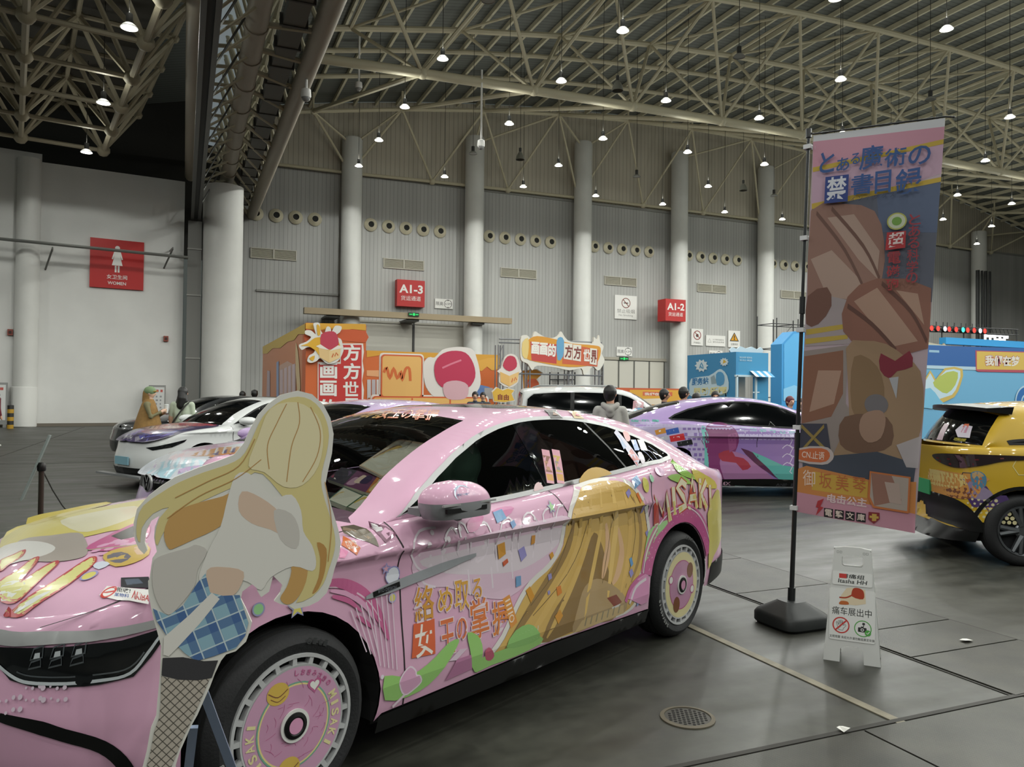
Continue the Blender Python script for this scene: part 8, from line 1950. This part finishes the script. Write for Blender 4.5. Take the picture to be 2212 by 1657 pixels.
for t, x0, y0, x1, y1 in (('方', 741, 744, 778, 780), ('方', 741, 784, 778, 820), ('世', 741, 824, 774, 856), ('界', 741, 860, 778, 896), ('画', 691, 783, 728, 818), ('画', 691, 822, 727, 856), ('的', 691, 862, 727, 896)): p.text(t, (x0, y1), (x1, y1), (x0, y0), 'dcd9d4', .03)
p.build('printed_front')
p2 = Panel(T, (tx0, 22.5, 0), (0, 1, 0), (-1, 0, 0))
p2.poly([(660, 699), (660, 722), (645, 722), (636, 735), (622, 738), (606, 752), (590, 752), (578, 764), (568, 764), (568, 749)], 'c7a94c')
p2.poly([(578, 800), (584, 802), (584, 870), (576, 870)], 'b7a3ac'); p2.poly([(598, 783), (603, 780), (603, 860), (598, 860)], '8fa0c4'); p2.poly([(604, 790), (622, 780), (640, 790), (640, 870), (604, 870)], 'c5a08f', 0); p2.poly([(640, 740), (645, 760), (648, 800), (650, 840), (644, 850), (640, 800)], 'd3b88c', 2)
for k in range(4): p2.poly([(606 + k * 9, 800 - k * 4), (612 + k * 9, 797 - k * 4), (612 + k * 9, 850), (606 + k * 9, 850)], 'cbb5ba')
p2.build('printed_side')
s = Panel(T, (tx0, 22.36, 0), XA, YA)
SPL = [(646, 745), (662, 738), (672, 728), (660, 722), (660, 714), (672, 714), (682, 722), (678, 706), (678, 698), (690, 698), (692, 712), (700, 722), (706, 706), (714, 708), (716, 718), (724, 704), (738, 706), (734, 718), (722, 726), (736, 732), (740, 744), (742, 758), (730, 780), (708, 786), (692, 774), (684, 780), (672, 784), (664, 780), (668, 768), (678, 762), (680, 752), (664, 750), (652, 756)]
cutout(T, 'splash_sign', s, SPL, .06, 'd3d0c8', 3)
s.poly([(650, 747), (664, 742), (680, 730), (700, 728), (716, 724), (730, 736), (734, 756), (712, 776), (690, 768), (682, 758), (666, 748)], 'cf9f26', 3); s.poly([(684, 702), (690, 704), (692, 722), (686, 724)], 'cf9f26', 2); s.poly([(668, 774), (680, 768), (676, 780)], 'cf9f26', 2)
s.poly([(694, 722), (720, 716), (730, 730), (728, 752), (696, 752)], 'b23348', 3)
s.poly([(688, 750), (711, 758), (711, 784), (690, 772)], 'd2b27c'); s.poly([(711, 758), (736, 750), (734, 773), (711, 784)], 'd9bc88'); s.poly([(682, 748), (692, 744), (712, 757), (690, 752)], 'dcd4c8'); s.poly([(711, 758), (730, 746), (740, 749), (736, 753)], 'dcd4c8')
s.line([(717, 772), (720, 764), (723, 770), (726, 762), (730, 768)], .035, 'bf5a28', 0)
s.build('splash_print')
# ---- low orange back wall
lw_ = thing('booth_wall', 'low orange and yellow booth wall behind the zigzag square board', 'booth wall', (onY(790, 800, 31).x, 31, 0))
x1 = onY(1078, 800, 31).x - lw_.location.x; z1 = onY(930, 762, 31).z
m = MB(); m.box((x1 / 2, .1, z1 / 2), (x1, .2, z1)); m.build('wall_panel', plain('bf5f26'), lw_)
p = Panel(lw_, (lw_.location.x, 31, 0), XA, YA)
p.poly([(792, 757), (1078, 767), (1078, 778), (1000, 782), (960, 772), (880, 776), (830, 766), (792, 772)], 'c8922a', 0); p.poly([(1030, 780), (1078, 772), (1078, 795), (1062, 800), (1052, 792), (1040, 802), (1030, 795)], 'cf9a3a', 2); p.poly([(792, 800), (830, 800), (830, 815), (792, 812)], 'd09a6c'); p.poly([(1000, 838), (1040, 832), (1066, 842), (1066, 856), (1000, 858)], '5f7fb4', 2)
for k in range(3): p.poly([(793 + 10 * k, 820), (801 + 10 * k, 820), (801 + 10 * k, 862), (793 + 10 * k, 862)], ['b5b2b4', 'a8a3a8', 'bcb8b6'][k])
p.poly([(1046, 838), (1064, 838), (1064, 862), (1046, 862)], 'a7a4a4')
p.build('printed_front')
# ---- cut-out boards on the counter
bd = thing('display_counter', 'tan counter boards with orange rims, a zigzag square and a plain pink-red round board', 'booth counter', (onY(930, 870, 24.6).x, 24.6, 0))
p = Panel(bd, (bd.location.x, 24.6, 0), XA, YA)
sq = [p.uv(*q) for q in ((820, 766), (913, 770), (913, 858), (820, 858))]
def rr2(px0, py0, px1, py1, r): a = p.uv(px0, py1); c = p.uv(px1, py0); return rrect(a[0], a[1], c[0], c[1], r)
m = MB()
for (x0, y0, x1_, y1_) in ((819, 765, 916, 862), (800, 855, 1056, 900)):
    m.prism(rr2(x0, y0, x1_, y1_, .12), lambda u, v, w: p.F(u, v, -.02 - w), .08)
m.build('counter_board', plain('d8d4cc'), bd)
q_ = rr2(806, 862, 1050, 898, .05); u0_, u1_ = min(a for a, c in q_), max(a for a, c in q_); z_ = max(c for a, c in q_)
m = MB(); m.box(((u0_ + u1_) / 2, .45, z_ / 2), (u1_ - u0_, .7, z_)); m.build('counter_body', plain('b98d52'), bd)
for (x0, y0, x1_, y1_) in ((822, 768, 913, 859), (803, 858, 1053, 899)):
    p.k += 1; flat(p.m, rr2(x0, y0, x1_, y1_, .11), p.F, p.k * .0012, p.mi('c4582a')); p.k += 1; flat(p.m, rr2(x0 + 3, y0 + 3, x1_ - 3, y1_ - 3, .09), p.F, p.k * .0012, p.mi(TAN))
p.line([(829, 805), (835, 794), (842, 818), (850, 795), (858, 818), (866, 802), (868, 822), (876, 797), (884, 797), (886, 823)], .09, 'c8652c', 3)
for x_ in (890, 972): p.line([(x_, 860), (x_, 898)], .05, 'c4582a', 0)
ML = [(914, 790), (926, 772), (940, 772), (956, 756), (980, 750), (1004, 750), (1022, 756), (1030, 775), (1036, 800), (1038, 830), (1026, 852), (1010, 866), (980, 870), (950, 864), (930, 850), (918, 828)]
cutout(bd, 'round_board', p, ML, .08, 'd5cfca', 3)
p.poly([(938, 790), (950, 768), (975, 758), (1005, 762), (1022, 785), (1026, 815), (1010, 838), (985, 826), (960, 838), (942, 822)], 'b22a4c', 3); p.poly([(958, 830), (985, 822), (1010, 832), (1008, 858), (985, 864), (962, 858)], 'c9a0a8', 3); p.line([(955, 795), (975, 786), (996, 778)], .06, 'cf7288')
p.build('printed_front')
# ---- sign carried on a grey truss
tr = thing('truss_sign', 'orange splash-edged sign with white lettering held up on a grey metal frame', 'sign', (onY(1190, 800, 27).x, 27, 0))
p = Panel(tr, (tr.location.x, 27, 0), XA, YA)
m = MB()
def tp(px, py, dy=.15): q = onY(px, py, 27 + dy); return q - tr.location
for x_ in (1082, 1140, 1232, 1298):
    a, c = tp(x_, 745 if x_ < 1100 else 780), tp(x_, 745); c.z = 0
    for dx in (-.1, .1): m.tube([a + Vector((dx, 0, 0)), c + Vector((dx, 0, 0))], .025, 6); m.tube([a + Vector((dx, .3, 0)), c + Vector((dx, .3, 0))], .025, 6)
    for k in range(8): z = a.z * k / 8; m.tube([Vector((a.x - .1, a.y, z)), Vector((a.x + .1, a.y, z + a.z / 8))], .012, 5)
for y_ in (732, 740): m.tube([tp(1078, y_), tp(1300, y_ + 8)], .025, 6); m.tube([tp(1078, y_, .45), tp(1300, y_ + 8, .45)], .025, 6)
m.tube([tp(1078, 806), tp(1300, 812)], .03, 6)
m.build('truss_frame', mat('truss_grey', '84868a', .4, .5), tr, True)
BS = [(1124, 755), (1126, 728), (1138, 724), (1148, 732), (1155, 716), (1166, 722), (1178, 728), (1192, 730), (1205, 726), (1212, 716), (1220, 728), (1232, 738), (1260, 740), (1280, 742), (1283, 728), (1290, 734), (1294, 724), (1297, 740), (1304, 748), (1300, 764), (1306, 778), (1298, 796), (1290, 800), (1280, 792), (1262, 810), (1256, 796), (1230, 800), (1200, 794), (1160, 790), (1150, 800), (1140, 786), (1126, 778)]
cutout(tr, 'splash_board', p, BS, .1, 'd6d2c8', 3)
p.poly([(1130, 752), (1140, 735), (1160, 726), (1200, 733), (1235, 742), (1282, 746), (1297, 752), (1294, 775), (1280, 788), (1230, 793), (1170, 784), (1136, 774)], 'cf8f2a', 3)
p.poly([(1145, 738), (1202, 744), (1202, 786), (1148, 779)], 'b8403a'); p.poly([(1216, 740), (1292, 756), (1290, 792), (1214, 786)], 'c25a38')
p.poly([(1128, 740), (1140, 730), (1142, 750), (1138, 775), (1128, 768)], 'd9c07a', 2); p.poly([(1202, 738), (1210, 728), (1218, 736), (1216, 770), (1204, 778)], '5f9ac0', 2)
for k, (t, x0, y0, w_, h_) in enumerate((('画', 1147, 738, 17, 27), ('画', 1165, 740, 17, 27), ('的', 1183, 742, 17, 28), ('方', 1219, 745, 16, 28), ('方', 1238, 748, 16, 28), ('世', 1259, 754, 14, 26), ('界', 1275, 756, 13, 28))):
    if k in (3, 4, 6): p.poly([(x0 - 1, y0 - 4), (x0 + w_ + 1, y0 - 2), (x0 + w_, y0 + h_ + 5), (x0 - 2, y0 + h_ + 2)], 'd9d4c9'); p.text(t, (x0, y0 + h_), (x0 + w_, y0 + h_ + 1), (x0 + 1, y0), '7a3a34', .04)
    else: p.text(t, (x0, y0 + h_), (x0 + w_, y0 + h_ + 1), (x0 + 1, y0), 'e2ded6', .045)
p.build('sign_print')
for (lab, pts, fill, txt) in (('small yellow burst sign reading 自由 in front of the truss frame', [(1062, 846), (1072, 836), (1084, 842), (1098, 838), (1112, 842), (1106, 852), (1112, 866), (1088, 870), (1066, 868)], 'd0a63c', '自由'), ('orange burst panel hung behind the truss frame', [(1130, 800), (1160, 797), (1174, 806), (1160, 818), (1170, 836), (1132, 838)], 'cf8a2c', None)):
    q_ = onY(1088, 852, 25.6 if txt else 28); o = thing('burst_sign', lab, 'sign', (q_.x, q_.y, 0)); pq = Panel(o, q_, XA, YA); pq.P0.z = 0
    cutout(o, 'board', pq, pts, .06, 'd4cfc4', 1); pq.poly([(a + (1.5 if a < 1090 else -1.5), c + (1.5 if c < 852 else -1.5)) for a, c in pts], fill)
    if txt: pq.text(txt, (1075, 864), (1099, 865), (1075, 851), '7a3420', .04)
    else: pq.poly([(1136, 822), (1156, 818), (1164, 834), (1136, 836)], 'c4562a', 2)
    pq.build('burst_print'); m = MB(); zz = pq.uv(*pts[-1])[1]; m.box((pq.uv(sum(a for a, _ in pts) / len(pts), 850)[0], .08, zz / 2 + .05), (.08, .06, zz + .1)); m.build('post', plain('85868a'), o)
q_ = onY(1100, 800, 26); o = thing('carton_board', 'cut-out board of an open tan carton at the left truss leg', 'display board', (q_.x, 26, 0)); pq = Panel(o, (q_.x, 26, 0), XA, YA)
pts = [(1074, 802), (1082, 796), (1090, 772), (1104, 764), (1118, 772), (1124, 796), (1127, 803), (1120, 808), (1119, 826), (1100, 838), (1078, 826), (1080, 808)]
cutout(o, 'board', pq, pts, .06, 'd4cdc6', 2); pq.poly([(1086, 790), (1096, 770), (1112, 772), (1116, 792), (1100, 802)], 'b22e48', 3); pq.poly([(1080, 803), (1100, 812), (1100, 835), (1081, 825)], 'd2a864'); pq.poly([(1100, 812), (1121, 803), (1117, 825), (1100, 835)], 'd8b274'); pq.line([(1105, 826), (1107, 817), (1110, 823), (1113, 815), (1116, 821)], .04, 'bf5a28', 0); pq.build('carton_print')
m = MB(); zz = pq.uv(1100, 836)[1]; m.box((pq.uv(1100, 836)[0], .08, zz / 2 + .03), (.1, .06, zz + .06)); m.build('post', plain('85868a'), o)
o = thing('booth_wall', 'low orange and yellow printed panel below the far doors', 'booth wall', (onY(1285, 860, 30).x, 30, 0)); pq = Panel(o, (onY(1285, 860, 30).x, 30, 0), XA, YA)
w_, h_ = pq.uv(1482, 840); m = MB(); m.box((w_ / 2, .1, h_ / 2), (w_, .2, h_)); m.build('wall_panel', plain('b9552c'), o)
pq.poly([(1360, 842), (1480, 843), (1480, 875), (1360, 875)], 'cf9a34'); pq.poly([(1388, 846), (1452, 847), (1452, 856), (1388, 855)], 'c2603c'); pq.text('我们在梦想', (1392, 854), (1446, 855), (1392, 848), 'd9cfc4', .03); pq.poly([(1292, 842), (1350, 841), (1356, 852), (1294, 856)], 'c25c34', 2); pq.poly([(1386, 862), (1440, 860), (1440, 874), (1386, 874)], 'd6c9b4'); pq.build('printed_front')
o = thing('display_shelf', 'black rack with pale sheets standing under the truss sign', 'shelf', (onY(1215, 850, 29).x, 29, 0)); m = MB()
for px in (1188, 1206, 1226, 1242): a = onY(px, 804, 29) - o.location; m.tube([a, Vector((a.x, 0, 0))], .03, 5)
for py in (820, 835): m.tube([onY(1188, py, 29) - o.location, onY(1242, py, 29) - o.location], .025, 5)
m.build('rack_frame', plain('2c2c2e'), o); m = MB(); a, c = onY(1192, 802, 29.1) - o.location, onY(1236, 832, 29.1) - o.location; m.box(((a.x + c.x) / 2, .1, (a.z + c.z) / 2), (c.x - a.x, .03, a.z - c.z)); m.build('sheet', plain('bdbcb8'), o)
# ---- blue service booth
CB = onZ(1590, 900); dB = 25.0; CB = CAM + ray(1590, 760) * (dB / ray(1590, 760).dot(FWD)); zB = CB.z
B = thing('service_booth', 'sky blue booth with white lettering, striped awning and doorway', 'booth', (CB.x, CB.y, 0))
yb = onX(1485, 768, CB.x).y; xb = onY(1660, 763, CB.y).x; dy = yb - CB.y; dx = xb - CB.x; d0 = (onY(1631, 800, CB.y).x - CB.x); zd_ = onY(1600, 812, CB.y).z
m = MB(); m.box((.05, dy / 2, zB / 2), (.1, dy, zB)); m.build('side_wall', plain('3a86b4'), B)
m = MB(); m.box((dx / 2 + .05, .056, (zB + zd_) / 2), (dx - .1, .1, zB - zd_)); m.box(((d0 + dx) / 2, .05, zd_ / 2), (dx - d0, .1, zd_)); m.build('front_wall', plain('3f8db8'), B)
m = MB(); m.box((d0 / 2, .5, zd_ / 2), (d0, .05, zd_)); m.build('inner_curtain', plain('a39c90'), B)
m = MB()
for k, (a, c) in enumerate(((0, zd_), (d0, zd_))): m.box((a + .02, -.02, c / 2), (.06, .06, c))
m.box((d0 / 2, -.02, zd_), (d0 + .1, .06, .06)); m.build('door_frame', plain('b9ccd4'), B)
ax0, ax1 = onY(1620, 802, CB.y).x - CB.x, onY(1661, 802, CB.y).x - CB.x; za = onY(1620, 801, CB.y).z
m = MB()
for k in range(6): w_ = (ax1 - ax0) / 6; m.add([(ax0 + w_ * k, 0, za), (ax0 + w_ * (k + 1), 0, za), (ax0 + w_ * (k + 1), -.3, za - .2), (ax0 + w_ * k, -.3, za - .2)], [[0, 1, 2, 3]], k % 2)
m.build('awning', [plain('cdd2d4'), plain('4d9ac4')], B, recalc=False)
p = Panel(B, (CB.x, CB.y, 0), (0, 1, 0), (-1, 0, 0))
def burst(cx, cy, r): return [(cx + (r if k % 2 == 0 else r * .72) * cos(2 * pi * k / 20), cy + (r if k % 2 == 0 else r * .72) * sin(2 * pi * k / 20) * .95) for k in range(20)]
p.poly(burst(1516, 790, 15), 'c9d8de'); p.poly(burst(1565, 782, 10), 'c9d8de'); p.line([(1512, 796), (1516, 784), (1520, 796), (1514, 792)], .05, '4a90b8', 2); p.poly([(1562, 786), (1564, 776), (1570, 782)], 'c9a83c')
p.poly([(1490, 842), (1494, 818), (1532, 812), (1550, 800), (1560, 798), (1572, 812), (1575, 840), (1560, 852), (1494, 856)], 'b9d2de', 2)
p.text('服务站', (1495, 833), (1531, 831), (1496, 817), '3476a8', .04); p.text('灵动乐园', (1497, 856), (1570, 854), (1498, 838), 'd3cf9a', .05); p.poly([(1536, 815), (1544, 810), (1550, 828), (1538, 830)], '8aa0a8', 1); p.poly([(1548, 808), (1558, 803), (1566, 812), (1564, 830), (1550, 832)], '4f94c0', 2)
p.build('side_print')
p = Panel(B, (CB.x, CB.y, 0), XA, YA); p.text('欢迎来到 服务站', (1597, 774), (1624, 775), (1597, 770), 'b4cbd6', .01); p.text('次元便利店', (1597, 780), (1624, 781), (1597, 776), 'b4cbd6', .01); p.poly([(1626, 846), (1640, 846), (1640, 849), (1626, 849)], 'bcd2dc'); p.build('front_print')
p = Panel(B, (CB.x, CB.y + .3, 0), XA, YA); cutout(B, 'cloud_topper', p, [(1580, 764), (1582, 750), (1592, 754), (1600, 748), (1612, 753), (1624, 749), (1636, 755), (1644, 750), (1646, 764)], .06, 'b3c6d0', 2)
# ---- black scaffold, blue slab
SF = plain('1f2022')
def scaffold(label, pxs, py0, Y, lv, name='scaffold', z0=0.):
    o = thing(name, label, 'scaffold', (onY(pxs[0], 800, Y).x, Y, 0)); m = MB(); X = [onY(px, 800, Y).x - o.location.x for px in pxs]; zt_ = onY(pxs[0], py0, Y).z
    for x in X:
        for dy_ in (0, 1.2): m.tube([(x, dy_, 0), (x, dy_, zt_ + .25 * (dy_ > 0))], .03, 6)
    for k in range(lv + 1):
        z = .4 + (zt_ - .6) * k / lv
        for dy_ in (0, 1.2): m.tube([(X[0], dy_, z), (X[-1], dy_, z)], .022, 5)
        for x in X: m.tube([(x, 0, z), (x, 1.2, z)], .022, 5)
        if k < lv:
            zn = .4 + (zt_ - .6) * (k + 1) / lv
            for a, c in zip(X, X[1:]): m.tube([(a, 0, z), (c, 0, zn)], .014, 5)
    m.build('tubes', SF, o); return o
scaffold('black tube scaffold tower standing right of the blue booth', [1670, 1713, 1760], 690, 31, 4)
o = thing('gate_pillar', 'bright blue chamfered gate pillar right behind the banner pole', 'gate pillar', (onY(1689, 800, 23).x, 23, 0)); p = Panel(o, (onY(1689, 800, 23).x, 23, 0), XA, YA)
P = [p.uv(*q) for q in ((1689, 743), (1714, 716), (1764, 712), (1764, 870))]; m = MB(); m.prism([(P[0][0], 0), (P[-1][0], 0), P[2], P[1], P[0]], lambda u, v, w: Vector((u, w, v)), .6); m.build('pillar', plain('3f93cc'), o)
p.poly([(1693, 744), (1714, 721), (1760, 717), (1760, 840), (1740, 850), (1720, 838), (1693, 850)], '57a6d8'); p.poly([(1692, 840), (1715, 832), (1740, 842), (1760, 836), (1760, 866), (1692, 866)], '86bfe0', 0); p.build('pillar_print')
p = None
# ---- blue stage wall on the right with lettered sign
o = thing('stage_wall', 'long blue stage wall with dark top band and yellow lettered sign, above the yellow car', 'stage', (onY(1880, 800, 17.6).x, 17.6, 0))
def onS(px, py): return onP(px, py, o.location, Vector((0, -1, 0)))
p = Panel(o, o.location, XA, YA); w_ = p.uv(2330, 800)[0]; hS = p.uv(2050, 747)[1]
m = MB(); m.box((w_ / 2, .15, hS / 2), (w_, .3, hS)); m.build('wall_panel', plain('6aa6ca'), o)
p.poly([(1880, 742), (2330, 756), (2330, 800), (1880, 785)], '2a5c9c'); p.poly([(1880, 785), (2330, 800), (2330, 807), (1880, 792)], 'a9c4d4'); p.poly([(2006, 756), (2028, 757), (2028, 762), (2006, 761)], '8fb4cc')
p.poly([(2106, 757), (2260, 761), (2260, 806), (2112, 803), (2107, 800)], 'a84a5c'); p.poly([(2109, 759), (2260, 763), (2260, 800), (2109, 798)], 'c9ab54'); p.text('我们在梦', (2126, 791), (2203, 793), (2126, 766), 'a0485a', .07); p.text('我们在梦', (2127, 790), (2202, 792), (2127, 767), 'd6d2c8', .035)
p.poly([(1990, 840), (2008, 800), (2020, 820), (2040, 795), (2078, 797), (2074, 830), (2060, 858), (2030, 872), (2040, 880), (1990, 880)], 'c2a95c', 2); p.poly([(1990, 845), (2008, 806), (2018, 824), (2042, 800), (2073, 801), (2068, 830), (2055, 853), (2028, 862), (2030, 880), (1990, 880)], 'b9d0dc', 2); p.poly([(2014, 826), (2044, 804), (2068, 805), (2062, 832), (2044, 850), (2026, 842)], 'a9b65c', 2); p.poly([(1985, 850), (2008, 838), (2028, 862), (2040, 880), (1985, 880)], '74b4d4', 2)
u, v = p.uv(2215, 868)
for r_, c_ in ((.56, 'a9c6d8'), (.50, '2a66a8'), (.26, 'a9c6d8'), (.2, '2f74b4')): p.k += 1; flat(p.m, disc(u, v, r_, 36), p.F, p.k * .0012, p.mi(c_))
p.build('wall_print')
m = MB(); a = p.uv(2066, 735); c = p.uv(2290, 752); m.box(((a[0] + c[0]) / 2, .5, (a[1] + c[1]) / 2 + .05), (c[0] - a[0], .25, .22)); m.build('top_fascia', plain('2f8fc4'), o)
a = p.uv(2000, 738); c = p.uv(2062, 748); m = MB(); m.prism(smooth_loop([(a[0], c[1]), (c[0], c[1] - .05), (c[0] - .03, a[1] + .02), (c[0] - .12, a[1] - .04), (a[0] + .2, a[1] + .05), (a[0], a[1] + .03)], 3), lambda u_, v_, w: Vector((u_, .35 + w, v_)), .06); m.build('cutout_topper', plain('b3a48c'), o)
o = thing('led_sign', 'bright white lit letter sign above the stage wall', 'lit sign', onY(2126, 736, 20)); m = MB(); x1 = (onY(2178, 736, 20) - o.location).x; z1 = (onY(2126, 722, 20) - o.location).z; random.seed(2)
for k in range(5): xx = x1 * k / 5; m.box((xx + .06, 0, z1 * .5), (x1 / 5 * .3, .03, z1 * .9)); m.box((xx + x1 / 10, 0, z1 * (.3 + .4 * random.random())), (x1 / 5 * .85, .03, z1 * .22)); m.box((xx + x1 / 8, 0, z1 * .85), (x1 / 5 * .7, .03, z1 * .18))
m.build('letters', mat('led_white', 'ffffff', .5, emit='f2f8ff', es=5), o); m = MB(); m.box((x1 / 2, .08, -.1), (x1 + .1, .05, .06)); [m.tube([(x, .08, -.1), (x, .08, -o.location.z)], .03, 5) for x in (.1, x1 - .1)]; m.build('frame', SF, o)
o = thing('lighting_truss', 'black truss carrying a row of red, white and green stage lamps', 'lighting truss', (onY(1990, 710, 24).x, 24, 0)); m = MB()
a = onY(1990, 703, 24) - o.location; c = onY(2200, 712, 24) - o.location
for dz in (0, -.25): m.tube([a + Vector((0, 0, dz)), c + Vector((0, 0, dz))], .025, 5)
for k in range(24): t = k / 24; m.tube([a.lerp(c, t), a.lerp(c, t + 1 / 48) + Vector((0, 0, -.25))], .012, 4)
for t in (0.02, .2, .42, .66, .98): q = a.lerp(c, t); m.tube([q, Vector((q.x, 0, 0))], .03, 5)
m.build('truss_tubes', SF, o)
LC = [('r', 2012), ('r', 2026), ('w', 2041), ('r', 2050), ('r', 2065), ('g', 2080), ('r', 2090), ('r', 2104), ('w', 2117), ('r', 2127)]
CM = {'r': ('c42020', 'ff2a20'), 'w': ('e0e4ff', 'dfe8ff'), 'g': ('20b090', '30e0b0')}
for k, (cc, px) in enumerate(LC):
    q = onY(px, 709 + k * .7, 23.9); s_ = thing('stage_lamp', '', 'stage lamp', q)
    nm = {'r': 'round red stage lamp lit on the black truss', 'w': 'round white stage lamp lit on the black truss', 'g': 'round green stage lamp lit on the black truss'}[cc]
    tag(s_, nm, 'stage lamp', nm + 's')
    m = MB(); m.lathe([(.07, .18), (.12, .1), (.13, -.02), (.11, -.02)], ax='Y', n=14); m.tube([(0, .08, .1), (0, .08, .3)], .02, 5); m.build('housing', SF, s_, True)
    m = MB(); m.lathe([(0, -.01), (.11, -.01)], ax='Y', n=14); m.build('lens', mat('stage_' + cc, CM[cc][0], .4, emit=CM[cc][1], es=4), s_)
# dark service pipes by the far right column
m = MB()
for px, r in ((2112, .16), (2121, .10), (2129, .14), (2138, .10)): q = onY(px, 700, 46.5); m.tube([(q.x, 46.5, 0), (q.x, 46.5, 13)], r, 8)
tag(m.build('trim_4', plain('2b2c2c'), None, True), kind='structure')
